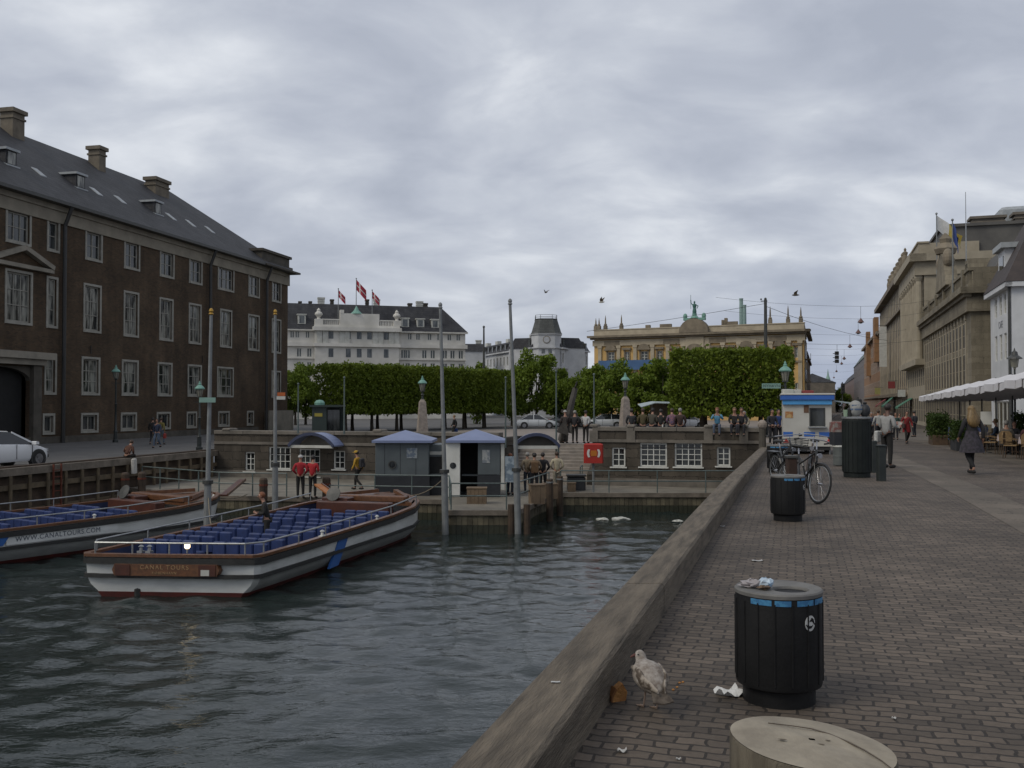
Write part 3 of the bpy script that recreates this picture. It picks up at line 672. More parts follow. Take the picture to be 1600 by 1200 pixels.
for px, pa, pb in ((471, 492, 506), (633, 498, 511), (657, 499, 511), (680, 500, 512)):
    uu = ho.u(px); z0, z1 = ho.v(px, pb), ho.v(px, pa)
    b = MB(); b.box(uu-.7, .1, z0, uu+.7, 2.6, z1); b.box(uu-.85, 0, z1, uu+.85, 2.8, z1+.2); b.build('dormer', dirty_white, roofo)
    b = MB(); b.box(uu-.42, .06, z0+.15, uu+.42, .099, z1-.15); b.build('dormer_window', glass_far, roofo)
for px, pa, wx in ((501, 465, 1.2), (588, 468, 1.1), (655, 471, 1.2), (640, 474, .7), (664, 474, .8), (484, 471, .5), (468, 471, .5), (573, 468, .6), (518, 468, .6)):
    uu = ho.u(px, 6); chimney(rt, uu, 6, rz_-1, ho.v(px, pa, 6), wx, 1.0, dirty_white if wx > 1 else stone_dark, .08)
# centre block
c0, c1 = ho.u(491), ho.u(622); zt = ho.v(556, 509)
b = MB(); b.box(c0, -.9, -.3, c1, -.004, hv(519)); b.build('centre_bay', cream, rt)
b = MB()
for px in (498, 507, 533, 541, 585, 593, 610, 618): uu = ho.u(px); b.box(uu-.45, -1.2, hv(538), uu+.45, -.905, hv(519))
b.build('pilasters', dirty_white, rt)
for px in (516, 543, 560, 576, 602):
    for pa, pb in ((520, 531), (546, 559)):
        b = MB(); uu = ho.u(px); b.box(uu-.42, -.94, hv(pb), uu+.42, -.902, hv(pa)); b.build('window', glass_far, rt)
b = MB(); b.box(c0-.4, -1.7, hv(519), c1+.4, .5, hv(513)); b.box(c0-.2, -1.4, hv(543), c1+.2, -.9, hv(538)); b.box(c0-.1, -1.3, hv(513), c1+.1, .4, zt); b.build('entablature', cream, rt)
b = MB(); zb = ho.v(556, 500)
for x0, x1 in ((502, 530), (592, 614)):
    ua, ub = ho.u(x0), ho.u(x1); b.box(ua, -1.1, zb-.2, ub, -.7, zb); n = 9
    for i in range(n): uu = ua+(ub-ua)*(i+.5)/n; b.box(uu-.09, -1.0, zt, uu+.09, -.8, zb-.2)
b.build('balustrade', cream, rt)
b = MB(); b.box(ho.u(530), -1.2, zt, ho.u(591), .3, ho.v(560, 491)); b.box(ho.u(530), -1.25, ho.v(560, 491), ho.u(536), .3, ho.v(532, 485)); b.build('attic', cream, rt)
b = MB(); uu = ho.u(556); z = ho.v(556, 491); b.lathe([(1.1, z), (.8, z+.3), (.5, z+.6), (.3, z+1.0), (.1, z+1.4)], 10, (uu, -.5, 0)); b.build('crest', copper_green, rt)
for px in (497, 619):
    uu = ho.u(px); z = zt; b = MB(); b.box(uu-.7, -1.3, z, uu+.7, .2, z+1.0); b.lathe([(.4, z+1.0), (.25, z+1.3), (.7, z+1.8), (.65, z+2.1), (.3, z+2.4), (.35, z+2.6), (.05, z+3.0)], 10, (uu, -.5, 0)); b.build('urn', cream, rt)
flag_red = mat('flag_red', (.36,.03,.05), (.28,.02,.04), scale=3, rough=.8); flag_white = mat('flag_white', (.6,.6,.58), scale=3, rough=.8)
def flag(name, label, p, h, fw_, fh, droop, mats, stripes, group=None, rz=0., pole=grey_pole):
    """pole with a waving flag; stripes(i,j,nx,ny) -> material index"""
    t = thing(name, label, 'flag', p, rz, group)
    b = MB(); b.tube((0,0,0), (0,0,h), .09, .05, 8); b.sphere((0,0,h+.08), .13, n=8, k=6); b.build('pole', pole, t)
    b = MB(); nx_, nz_ = 14, 9; pts = []
    for s in (0, 1):
        for i in range(nx_+1):
            for j in range(nz_+1):
                a = i/nx_; x = a*fw_*math.cos(droop)+.03; zz = h-.1-fh*(1-j/nz_)-a*fw_*math.sin(droop); y = .18*fw_*a*math.sin(a*7+j*.25)+s*.02
                pts.append((x, y, zz))
    m_ = (nx_+1)*(nz_+1); b.v = pts
    for i in range(nx_):
        for j in range(nz_):
            q = [i*(nz_+1)+j, (i+1)*(nz_+1)+j, (i+1)*(nz_+1)+j+1, i*(nz_+1)+j+1]; mi = stripes(i, j, nx_, nz_)
            b.f += [tuple(q), tuple(m_+k for k in reversed(q))]; b.mi += [mi, mi]
    b.build('cloth', mats, t, True)
    return t
dk = lambda i, j, a, b_: 1 if (i in (4, 5) or j == 4) else 0
for px, pt, pb, lab, sw in ((528, 452, 490, 'left of the three red flags with white crosses on the hotel roof', 1.0), (556, 436, 487, 'tallest red flag with white cross at the centre of the hotel roof', 1.45), (581, 454, 490, 'right of the three red flags with white crosses on the hotel roof', 1.0)):
    uu = ho.u(px); p = ho.O+ho.ux*uu; z0 = atd(px, pb+1, p.y).z; flag('flag', lab, (p.x, p.y, z0-1.5), ho.v(px, pt)+ho.z-z0+1.5, 1.8*sw, 1.3*sw, R(48), [flag_red, flag_white], dk, 'flags on the hotel roof')

# ---------------------------------------------------------------- white corner building with tower
pale = mat('pale_render', (.50,.51,.52), (.38,.39,.40), scale=.4, rough=.8)
T0 = Vector((4.1, 200, 0))
def corner_wing(name, O, ux, ln, label_, ez, mz, ncol, flip=False):
    w_ = Bld(name, label_, O, ux); return w_
cbx = Bld('corner_building', 'white corner building with short slate topped tower, beyond the trees at centre', (4.1, 200), (1, 0)); rt = cbx.root
ez = cbx.v(840, 541)-.2; mz = ez+2.2
def wing(A, B, cols, nrow, inward):
    """one street front of the corner block, A to B along local x"""
    A, B = Vector(A), Vector(B); d = B-A; ln = d.length
    e = bpy.data.objects.new('wing', None); col.objects.link(e); e.parent = rt; e.location = (A.x, A.y, 0); e.rotation_euler = (0, 0, math.atan2(d.y, d.x))
    return e, ln
LWA = Vector((-23.5, 62.0, 0)); LWB = Vector((0.2, 0, 0))
# left front: from its far end to the tower; right front: from the tower away
for (A, B, n, nm) in (((-14.3, 42.5, 0), (.1, .6, 0), 18, 'left'), ((6.2, .6, 0), (13.0, 15.8, 0), 8, 'right')):
    A, B = Vector(A), Vector(B); d = (B-A).normalized(); ln = (B-A).length; nrm = Vector((d.y, -d.x, 0))
    M = Matrix.Translation(A) @ Matrix.Rotation(math.atan2(d.y, d.x), 4, 'Z'); rz0 = math.atan2(d.y, d.x)
    ops = []; q = ln/n
    for r_, (za, zb) in enumerate(((ez-3.2, ez-1.2), (ez-7.2, ez-4.8), (ez-10.8, ez-8.4), (1.0, 3.6))):
        for i in range(n): ops.append((q*i+q*.3, q*i+q*.7, za, zb))
    f = facade('wall', pale, ln, ez, ops, rt, z0=-.3, reveal=.25); f.location = A; f.rotation_euler = (0, 0, rz0)
    b = MB(); b.box(0, .3, -.3, ln, 12, ez); f2 = b.build('wall_core', pale, rt, loc=A, rz=rz0)
    for o in ops:
        w_ = window(rt, *o, style=(2, 1), frame=dirty_white, pane=glass_far, y=.14, fw=.09, bar=.1); w_.matrix_local = M @ Matrix.Translation(w_.location)
    b = MB(); b.box(-.2, -.5, ez-.3, ln+.2, -.003, ez); b.box(0, -.4, ez-4.4, ln, -.003, ez-4.0); b.box(0, -.3, ez-8.1, ln, -.003, ez-7.9); b.build('cornice', pale, rt, loc=A, rz=rz0)
    b = MB(); mansard(b, -.2, ln+.2, -.3, 12, ez+.01, mz, .4 if nm == 'left' else .4, .4, 1.3, .2); b.build('roof', mans, rt, loc=A, rz=rz0); ro = LAST[0]
    for i in range(int(n*.8)):
        uu = ln*(i+.5)/int(n*.8); b = MB(); b.box(uu-.45, -.05, ez+.15, uu+.45, 1.1, ez+1.7); b.build('dormer', dark_metal, ro)
        b = MB(); b.box(uu-.3, -.09, ez+.3, uu+.3, -.051, ez+1.5); b.build('dormer_window', glass_far, ro)
    for uu in ((6, 14, 22, 38) if nm == 'left' else (4,)): bq = MB(); bq.box(uu-.9, 2, mz-.5, uu+.9, 3, mz+1.0); bq.build('chimney', dirty_white, rt, loc=A, rz=rz0)
# tower
b = MB(); zt = cbx.v(853, 521); tw = [(0, .9), (1.4, -.6), (4.8, -.6), (6.2, .9), (6.2, 7), (0, 7)]; b.prism(tw, -.3, zt, axis='z'); b.build('tower', pale, rt); twr = LAST[0]
b = MB()
def ring(sc, z): return [(3.1+(p[0]-3.1)*sc, 3.2+(p[1]-3.2)*sc, z) for p in tw]
b.loft([ring(1.06, zt), ring(1.0, zt+.3), ring(.86, zt+1.8), ring(.74, cbx.v(853, 498))]); b.build('tower_roof', brickmat('tower_slate', (.07,.075,.07), (.095,.1,.095), (.04,.04,.04), w=.5, h=.35, ms=.02, rough=.6, bump=.2), rt)
b = MB(); zz = cbx.v(853, 498); b.loft([ring(.76, zz), ring(.76, zz+.12)]); 
for p in ring(.72, zz): b.tube(p, (p[0], p[1], zz+.9), .05, n=6)
for k in (0, 1): r_ = ring(.72, zz+.45+.45*k); [b.tube(r_[i], r_[(i+1) % 6], .04, n=6) for i in range(6)]
b.build('roof_rail', dark_metal, rt)
b = MB(); b.tube((3.1, -.62, cbx.v(853, 531)), (3.1, -.70, cbx.v(853, 531)), .62, n=20); b.build('clock_face', mat('clock_white', (.42,.43,.45), scale=2), twr)
b = MB(); b.loft([[(3.1+.8*math.cos(a)*1, -.66, cbx.v(853, 531)+.8*math.sin(a)) for a in [2*math.pi*i/20 for i in range(20)]], [(3.1+.64*math.cos(a), -.70, cbx.v(853, 531)+.64*math.sin(a)) for a in [2*math.pi*i/20 for i in range(20)]]], caps=False); b.build('clock_ring', stone, twr)
for pa, pb in ((546, 553), (566, 578)):
    for x_ in (2.4, 3.8): b = MB(); b.box(x_-.35, -.66, cbx.v(853, pb), x_+.35, -.61, cbx.v(853, pa)); b.build('window', glass_far, twr)
b = MB(); b.loft([ring(1.08, ez-.25), ring(1.08, ez+.05)]); b.loft([ring(1.06, ez-4.4), ring(1.06, ez-4.1)]); b.loft([ring(1.05, zt-.3), ring(1.07, zt-.02)]); b.box(1.6, -1.3, cbx.v(853, 556), 4.6, -.6, cbx.v(853, 553)); b.build('string_courses', pale, twr)
# low white house between hotel and corner block
gp = Bld('town_house', 'narrow white house with dark roof squeezed between hotel and corner building', ((724-800)/F*215, 215), (1, .1)); rt = gp.root
b = MB(); b.box(0, 0, -.3, 5.0, 8, gp.v(735, 549)); b.build('wall', pale, rt)
b = MB(); mansard(b, -.1, 5.1, -.2, 8, gp.v(735, 549)+.01, gp.v(735, 537), .5, .5, 1, .2); b.build('roof', mans, rt)
for i in range(2):
    for k in range(3): window(rt, .9+i*2, 1.8+i*2, 8.9-k*3.2, 10.5-k*3.2, style=(2, 1), pane=glass_far, y=0, fw=.08, bar=.08, slim=.04)
chimney(rt, 3.6, 3, gp.v(735, 540), gp.v(735, 530), 1.2, .8, dirty_white)

# ---------------------------------------------------------------- ochre palace
ochre = mat('ochre_render', (.56,.365,.14), (.46,.30,.115), scale=.5, rough=.85)
sand = mat('sandstone', (.42,.365,.27), (.32,.275,.20), scale=.7, rough=.88, bump=.15)
sandd = mat('dark_sandstone', (.215,.18,.13), (.14,.118,.087), scale=.9, rough=.9)
P0 = Vector((14.2, 165.6, 0)); P1 = Vector((45.7, 150, 0)); tp = Bld('palace', 'ochre palace with sandstone pilasters, finials and green statue, behind the clipped trees', P0, P1-P0)
PL = (P1-P0).length; rt = tp.root; cz = tp.v(1255, 515)
wins = [(955, 12), (980, 8), (1007, 13), (1031, 9), (1055, 10), (1087, 14), (1118, 10), (1142, 10), (1167, 14), (1192, 9), (1219, 12), (1246, 9)]
za, zb = tp.v(1000, 549), tp.v(1000, 564); ops = []
for px, w_ in wins:
    ops.append((tp.u(px-w_/2)+.1, tp.u(px+w_/2)-.1, zb, za)); ops.append((tp.u(px-w_/2)+.1, tp.u(px+w_/2)-.1, 3.4, 6.0))
facade('wall', ochre, PL, cz-.6, ops, rt, z0=-.3, reveal=.3); body(rt, 0, PL, 0, 25, -.3, cz-.6, sand)
for o in ops: window(rt, *o, style=(2, 3), frame=dirty_white, pane=glass_far, y=.18, fw=.1, bar=.08)
b = MB()
for px, w_ in wins:
    u0, u1 = tp.u(px-w_/2)-.1, tp.u(px+w_/2)+.1
    b.box(u0, -.15, zb-.6, u0+.2, -.002, za+.3); b.box(u1-.2, -.15, zb-.6, u1, -.002, za+.3); b.box(u0-.15, -.35, zb-.75, u1+.15, -.003, zb-.45)
    big = w_ >= 12; m_ = (u0+u1)/2
    if big:
        n = 8; pts = [(m_-(u1-u0)*.62*math.cos(math.pi*i/n), za+.45+.8*math.sin(math.pi*i/n)) for i in range(n+1)]; b.prism(pts, -.4, -.004)
        b.box(u0-.3, -.45, za+.25, u1+.3, -.005, za+.5)
    else: b.box(u0-.2, -.4, za+.3, u1+.2, -.004, za+.65)
b.build('window_surrounds', sandd, rt)
b = MB()
for px in (938, 967, 993, 1020, 1044, 1068, 1075, 1100, 1107, 1130, 1155, 1179, 1205, 1233, 1251): u_ = tp.u(px); b.box(u_-.3, -.28, 1.5, u_+.3, -.006, cz-1.7); b.box(u_-.4, -.36, cz-2.1, u_+.4, -.007, cz-1.7)
b.build('pilasters', sand, rt)
b = MB(); b.box(-.2, -.3, cz-1.7, PL+.2, -.004, cz-.75); b.build('frieze', sand, rt)
for px in (957, 1050, 1122, 1216): u_ = tp.u(px); b = MB(); b.box(u_-1.4, -.34, cz-1.6, u_+1.4, -.301, cz-.85); b.build('frieze_panel', sandd, rt)
b = MB(); b.box(-.9, -1.2, cz-.3, PL+1.0, .3, cz+.05); b.box(-.5, -.7, cz-.6, PL+.5, -.003, cz-.3); b.box(PL+.3, -1.2, cz-.32, PL+1.0, 25, cz+.04); b.build('cornice', sandd, rt)
az_ = tp.v(1200, 507); b = MB(); b.box(.0, -.15, cz+.06, PL, .5, az_); b.box(PL-.5, .5, cz+.06, PL, 25, az_); b.box(-.1, -.25, az_, PL+.1, .6, az_+.15); b.build('parapet', sand, rt)
b = MB(); b.box(0, .6, cz-.5, PL-.6, 24, az_+.1); b.build('roof', dark_metal, rt)
for px, h in ((931, 1.9), (936, 1.9), (946, 2.3), (971, 2.3), (1204, 2.6), (1232, 2.6), (1252, 2.3)):
    u_ = tp.u(px); b = MB(); b.box(u_-.28, -.2, az_+.16, u_+.28, .4, az_+.8); b.lathe([(.24, .8), (.3, 1.0), (.14, 1.2), (.11, h*.85), (.02, h+.3)], 8, (u_, .1, az_)); b.build('finial', sandd, rt)
for px, h, w_ in ((1133, .9, .25), (1128, .6, .2), (1140, .3, 1.2), (1038, .3, 1.0), (1010, .25, .4)): u_ = tp.u(px); b = MB(); b.box(u_-w_, 1, az_, u_+w_, 2, az_+h+.5); b.build('roof_stack', sandd, rt)
# central segmental pediment and copper group
m_ = tp.u(1087); hw = tp.u(1110)-m_; n = 12
b = MB(); pts = [(m_-hw*math.cos(math.pi*i/n), cz+.06+2.3*math.sin(math.pi*i/n)) for i in range(n+1)]; b.prism(pts, -1.25, .2); b.build('segmental_pediment', sandd, rt)
b = MB(); b.box(tp.u(1073), -.5, cz-6, tp.u(1101), -.01, cz-.62); b.build('centre_bay', sand, rt)
b = MB(); u0, u1 = tp.u(1087-8), tp.u(1087+8); b.box(u0, -.56, zb, u1, -.505, za-.2); b.build('window', glass_far, rt)
b = MB(); pts = [(m_-1.4*math.cos(math.pi*i/n), za+.0+1.0*math.sin(math.pi*i/n)) for i in range(n+1)]; b.prism(pts, -.7, -.51); b.build('window_hood', sandd, rt)
cst = thing('roof_statue', 'green copper figure group standing on the palace pediment', 'statue', tuple(P0+tp.ux*m_+tp.ny*-.5)[:2]+(cz+2.2-.95,), math.atan2(tp.ux.y, tp.ux.x))
b = MB(); b.box(-2.2, -.4, -.15, 2.2, .5, .35); b.lathe([(.9, .3), (.7, .6), (.45, .8), (.5, 1.2)], 10); b.sphere((-1.9,0,.7), .45, .4, .6); b.sphere((1.9,0,.7), .45, .4, .6); b.build('pedestal', copper_green, cst)
b = MB(); b.lathe([(.4, 1.2), (.42, 1.7), (.3, 2.3), (.42, 2.8), (.36, 3.1), (.12, 3.2), (.18, 3.4), (.17, 3.6), (.05, 3.75)], 10); b.path([(.35,0,2.95), (.75,0,2.7), (.55,-.2,2.2)], .1, 6); b.path([(-.35,0,2.95), (-.7,0,3.3), (-.75,0,4.0)], .1, 6); b.tube((-.75,0,2.2), (-.75,0,5.0), .04, n=6); b.build('figure', mat('old_copper', (.06,.16,.13), (.035,.10,.085), scale=5), cst)
cst.scale = (.82, .82, .82)
# corner bay detail of the side street front
b = MB()
for k in range(3):
    z_ = 2.5+k*3.6; b.box(PL+.001, 2, z_, PL+.9, 4.4, z_+.15); b.box(PL+.85, 2, z_, PL+.9, 4.4, z_+1.0)
b.build('balcony', sandd, rt)
for k in range(3):
    for j in range(7):
        b = MB(); y_ = 2.6+j*3.1; z_ = 2.7+k*3.6; b.box(PL-.02, y_, z_, PL+.05, y_+1.2, z_+2.2); b.build('side_window', glass_far, rt)
for c in rt.children:
    if c.type == 'MESH' and not c.name.startswith('window'):
        for v_ in c.data.vertices: v_.co.x -= .15*max(0, v_.co.y-.5)
# banner on the scaffold
bn = thing('banner', 'wide blue advertising banner hung across the ochre palace front', 'banner', (P0.x, P0.y, -.95), math.atan2(tp.ux.y, tp.ux.x))
ban = mat('banner_blue', (.05,.12,.25), (.035,.09,.20), scale=.6, rough=.6)
b = MB(); b.box(tp.u(940), -1.5, tp.v(1000, 578), tp.u(1052), -1.42, tp.v(1000, 563)); b.build('cloth', ban, bn)
b = MB(); b.box(tp.u(1031), -1.54, tp.v(1000, 577), tp.u(1046), -1.505, tp.v(1000, 564)); b.build('picture', mat('banner_picture', (.30,.19,.15), (.18,.15,.20), scale=1.2, lo=.45, hi=.55), bn)
b = MB()
for px in (941, 968, 996, 1024, 1051): b.tube((tp.u(px), -1.35, -.2), (tp.u(px), -1.35, tp.v(1000, 562)), .05, n=6)
for z_ in (2.5, 5.0): b.tube((tp.u(940), -1.35, z_), (tp.u(1052), -1.35, z_), .05, n=6)
b.build('scaffold', steel, bn)
for px, h, lab in ((1150, 5.0, 'taller of two green copper flue pipes on the palace roof'), (1155, 3.9, 'shorter of two green copper flue pipes on the palace roof')):
    p = P0+tp.ux*tp.u(px)+tp.ny*4; b = MB(); b.tube((0,0,0), (0,0,h), .34, .3, 10); b.tube((0,0,h), (0,0,h+.15), .34, n=10); tag(b.build('flue_pipe', mat('copper_pale', (.25,.35,.33), (.2,.29,.27), scale=3), loc=(p.x, p.y, az_-1.3)), lab, 'flue')
# dark house row beyond the palace
fb = Bld('terrace_house', 'dark narrow house row receding beyond the right end of the ochre palace', (P1.x+9.2, P1.y+29.5), (.31, .95)); rt = fb.root
# house row beyond the palace: real fronts towards the street
zt = 10.5
def simple_front(bl, L_, H, wallm, rows, ncol, ww, style=(2, 2), depth=12, pane=None, frame=None, reveal=.2, border=0, u_off=.6, bar=.06):
    ops = []; q = (L_-2*u_off)/ncol
    for (v0, v1) in rows:
        for i in range(ncol): c = u_off+q*(i+.5); ops.append((c-ww/2, c+ww/2, v0, v1))
    facade('wall', wallm, L_, H, ops, bl.root, z0=-.5, reveal=reveal); body(bl.root, 0, L_, 0, depth, -.5, H, wallm)
    for o in ops: window(bl.root, *o, style=style, frame=frame or dirty_white, pane=pane or glass_dark, y=reveal*.55 if reveal > .05 else -.004, fw=.08, bar=bar, border=border, slim=.05 if reveal > .05 else .008)
    return ops
sd = mat('soot_stone', (.15,.13,.105), (.095,.083,.068), scale=.6, rough=.9)
# its street front faces right, so u runs away from the camera on the left side of the street
simple_front(fb, 60, 12.5, sd, [(1, 3.4), (4.6, 6.8), (8.2, 10.4)], 16, 1.1, pane=glass_far)
b = MB(); hip(b, -.3, 60.3, -.4, 12.4, 12.52, 15.2, 2, 58); b.build('roof', mans, fb.root)
b = MB(); b.box(0, -.35, 12.1, 60, -.003, 12.5); b.box(0, -.3, 4.0, 60, -.003, 4.2); b.build('cornice', sd, fb.root)
chimney(fb.root, 6, 6, 13.5, 17.4, 1.2, 1.0, dirty_white)

# ================================================================ right hand row of houses
UXR = Vector((-.302, -.953, 0))            # fronts run from far to near
def rb(name, label, k, d0, z=-.9): return Bld(name, label, (k+.317*d0, d0), UXR, z=z)
lenr = lambda d0, d1: (d0-d1)/.953
stoneA = brickmat('grey_sandstone', (0.242,0.212,0.156), (0.195,0.170,0.125), (.17,.148,.11), w=1.2, h=.5, ms=.02, rough=.9, bump=.2, grime=.5, gscale=.25)
stoneB = mat('pale_sandstone', (0.328,0.289,0.218), (0.234,0.204,0.152), scale=.7, rough=.9, bump=.25, bscale=5, lo=.3, hi=.7)
stoneC = mat('brown_sandstone', (0.212,0.174,0.128), (0.132,0.107,0.079), scale=.7, rough=.9, bump=.25, bscale=5, lo=.3, hi=.7)
brickD = mat('orange_brick', (.28,.155,.075), (.19,.105,.055), scale=.6, rough=.9)
roofg = mat('grey_lead_roof', (.10,.095,.085), (.065,.062,.057), scale=.4, rough=.7)
redroof = mat('dark_tiles', (.035,.028,.027), (.055,.042,.038), scale=1.5, rough=.75, bump=.5, bscale=8)

glass_dull = mat('glass_dull', (.010,.011,.012), (.022,.023,.024), scale=2, rough=.5, spec=.08)  # near-black, low-gloss panes: dark look put into the material, grazing sky reflection suppressed
# --- white house, nearest
wh = Bld('white_house', 'white plastered corner house with dark tiled roof at the right edge', (38.55, 77.2), UXR, z=-.7); rt = wh.root
whm = mat('white_plaster', (.58,.59,.60), (.46,.47,.48), scale=.5, rough=.8)
LW = lenr(77.2, 68.9); EW = wh.v(1577, 446)+.1
ops = []
for px in (1557.5, 1565, 1572):
    for pa, pb in ((462, 494), (523, 563)): u_ = wh.u(px); ops.append((u_-.55, u_+.55, wh.v(px, pb+(1565-px)*.5), wh.v(px, pa+(1565-px)*.3)))
v0s = [sum(o[2] for o in ops[i::2])/3 for i in (0, 1)]; v1s = [sum(o[3] for o in ops[i::2])/3 for i in (0, 1)]
ops = [(o[0], o[1], v0s[i % 2], v1s[i % 2]) for i, o in enumerate(ops)]+[(1, LW-1, .3, 2.6)]
facade('wall', whm, LW, EW, ops, rt, z0=-.5, reveal=.22)
for o in ops: window(rt, *o, style=(2, 3) if o[3]-o[2] < 4 and o[1]-o[0] < 2 else (4, 1), pane=glass_dark, y=.12, fw=.08, bar=.05)
b = MB(); b.add([(0,0,-.5),(0,0,EW),(0,14,EW),(0,14,-.5)], [(0,1,2,3)]); b.build('wall', whm, rt)
# gable side facing the quay
M = Matrix.Translation((LW, 0, 0)) @ Matrix.Rotation(math.pi/2, 4, 'Z')
ops2 = []
for i in range(5):
    c = 2.3+i*2.6
    for (a, b_) in ((v0s[0]-.1, v1s[0]+.6), (v0s[1]+.1, v1s[1]+.3)): ops2.append((c-.65, c+.65, a, b_))
f = facade('side_wall', whm, 14, EW, ops2, rt, z0=-.5, reveal=.22); f.matrix_local = M
for o in ops2: w_ = window(rt, *o, style=(2, 4), frame=fr_old, pane=glass_curtain, y=.12, fw=.08, bar=.06); w_.matrix_local = M @ Matrix.Translation(w_.location)
b = MB(); mansard(b, -.3, LW+.5, -.5, 14.5, EW+.02, EW+5.2, 2.2, 2.8, 2.6, .6); b.build('roof', redroof, rt); ro = LAST[0]
b = MB(); b.box(-.2, -.45, EW-.35, LW+.45, -.004, EW); b.box(LW+.003, -.45, EW-.35, LW+.45, 14, EW); b.build('cornice', whm, rt)
b = MB(); b.box(1.6, .35, EW+.3, 4.4, 3, EW+3.1); b.build('dormer', whm, ro); b = MB(); b.box(1.2, -.0, EW+3.1, 4.8, 3.4, EW+3.5); b.build('dormer_roof', lead, ro)
b = MB(); b.box(2.2, .30, EW+.7, 3.8, .345, EW+2.6); b.build('dormer_window', glass_dark, ro)
for c in (4, 9):
    b = MB(); b.box(LW-1.6, c-1, EW+.4, LW+.12, c+1, EW+2.9); b.build('dormer', whm, ro); b = MB(); b.box(LW-1.8, c-1.2, EW+2.9, LW+.3, c+1.2, EW+3.2); b.build('dormer_roof', lead, ro)
b = MB(); b.tube((LW-.05, -.14, -.4), (LW-.05, -.14, EW-.3), .1, n=8); b.build('downpipe', dark_metal, rt)
textmesh('lettering', 'CAFE', .75, mat('sign_grey', (.22,.23,.25), scale=4), rt, (wh.u(1565), -.012, wh.v(1565, 508)), (math.pi/2, 0, 0), .01)
chimney(rt, 3, 7.5, EW+3, EW+8.2, 1.6, 1.2, sd)
# dark gap wall between the white house and the stone bank
# --- stone building with pilasters
d0, d1 = 114., 80.
ba = rb('stone_building', 'grey sandstone building with tall pilasters, pediment and flag poles, right row', 12.95, d0); rt = ba.root; LA = lenr(d0, d1)
HA = ba.v(1519, 449); n = 15; q = (LA-3)/n; ops = []
for i in range(n):
    c = q*(i+.5)
    ops += [(c-.65, c+.65, HA-4.9, HA-2.7), (c-.65, c+.65, HA-8.2, HA-5.4), (c-.7, c+.7, .2, 3.0)]
facade('wall', stoneA, LA, HA, ops, rt, z0=-.5, reveal=.09); body(rt, 0, LA, 0, 18, -.5, HA, stoneA)
for o in ops: window(rt, *o, style=(2, 2), frame=sand, pane=glass_dull, y=-.004, fw=.06, bar=.04, slim=.008)
b = MB()
for i in range(n+1): c = q*i; b.box(c-.28, -.05, 3.7, c+.28, -.002, HA-2.0); b.box(c-.36, -.1, HA-2.5, c+.36, -.003, HA-2.0)
b.build('pilasters', stoneB, rt)
b = MB(); b.box(-.1, -.35, HA-2.0, LA+.1, -.004, HA-.8); b.box(-.1, -.9, HA-.5, LA+.8, .3, HA+.02); b.box(-.1, -.6, HA-.8, LA+.5, -.005, HA-.5); b.box(-.1, -.45, 3.3, LA+.1, -.003, 3.7)
b.box(LA+.002, -.35, HA-2.0, LA+.3, 18, HA-.8); b.box(LA+.003, -.85, HA-.52, LA+.8, 18, HA); b.build('cornice', stoneA, rt)
bal = HA+1.7; b = MB(); b.box(0, -.2, HA+.03, LA, .25, HA+.35); b.box(0, -.2, bal-.25, LA, .25, bal)
for i in range(int(LA/.45)): b.box(i*.45+.1, -.08, HA+.35, i*.45+.3, .14, bal-.25)
for i in range(0, n+1, 3): b.box(q*i-.4, -.3, HA+.03, q*i+.4, .35, bal+.15)
b.box(LA-.3, .25, HA+.03, LA, 5, bal); b.build('balustrade', stoneA, rt)
pm = q*9; b = MB(); pts = [(pm-4.2, bal), (pm+4.2, bal), (pm+3.2, bal+1.5), (pm+1.6, bal+3.1), (pm, bal+3.7), (pm-1.6, bal+3.1), (pm-3.2, bal+1.5)]; b.prism(pts, -.5, .6); b.build('gable_ornament', stoneA, rt)
b = MB(); b.lathe([(.9, bal+3.5), (1.1, bal+4.0), (.5, bal+4.6), (.6, bal+5), (.1, bal+5.6)], 9, (pm, 0, 0)); b.sphere((pm-2.6, -.1, bal+2.8), .7, .5, .9); b.sphere((pm+2.6, -.1, bal+2.8), .7, .5, .9); b.build('sculpture', sandd, rt)
RA = HA+3.4
b = MB(); mansard(b, -.2, LA+.1, 1.2, 18, HA+.1, RA, .8, 1.6, 1.6, .3); b.build('roof', roofg, rt); ro = LAST[0]
for uu in (q*3, q*6, q*12):
    b = MB(); b.box(uu-.9, 1.0, HA+.8, uu+.9, 3.6, HA+3.6); b.build('dormer', stoneA, ro); b = MB(); b.box(uu-.55, .95, HA+1.2, uu+.55, .995, HA+3.2); b.build('dormer_window', glass_dark, ro)
chimney(rt, LA-5, 8, RA-.5, RA+2.2, 2.2, 1.2, sd, .2); chimney(rt, LA-16, 8, RA-.5, RA+2.6, 2.2, 1.2, sd, .2)
b = MB(); b.box(LA+.003, 3.2, 0, LA+.25, 3.45, HA-1); b.build('downpipe', black_metal, rt)
# link between stone building and white house
lk = Bld('link_house', 'narrow shadowed house front in the gap between stone building and white house', (12.95+.317*80+2.6, 79.5), UXR, z=-.8)
simple_front(lk, 2.6, 11.0, stoneC, [(1, 3), (4.5, 6.5), (8, 10)], 1, .9)
b = MB(); b.tube((2.3, -.2, 0), (2.3, -.2, 10.8), .12, n=8); b.build('downpipe', black_metal, lk.root)
b = MB(); hip(b, -.2, 2.8, -.3, 12.3, 11.02, 13, .8, 1.8); b.build('roof', redroof, lk.root)
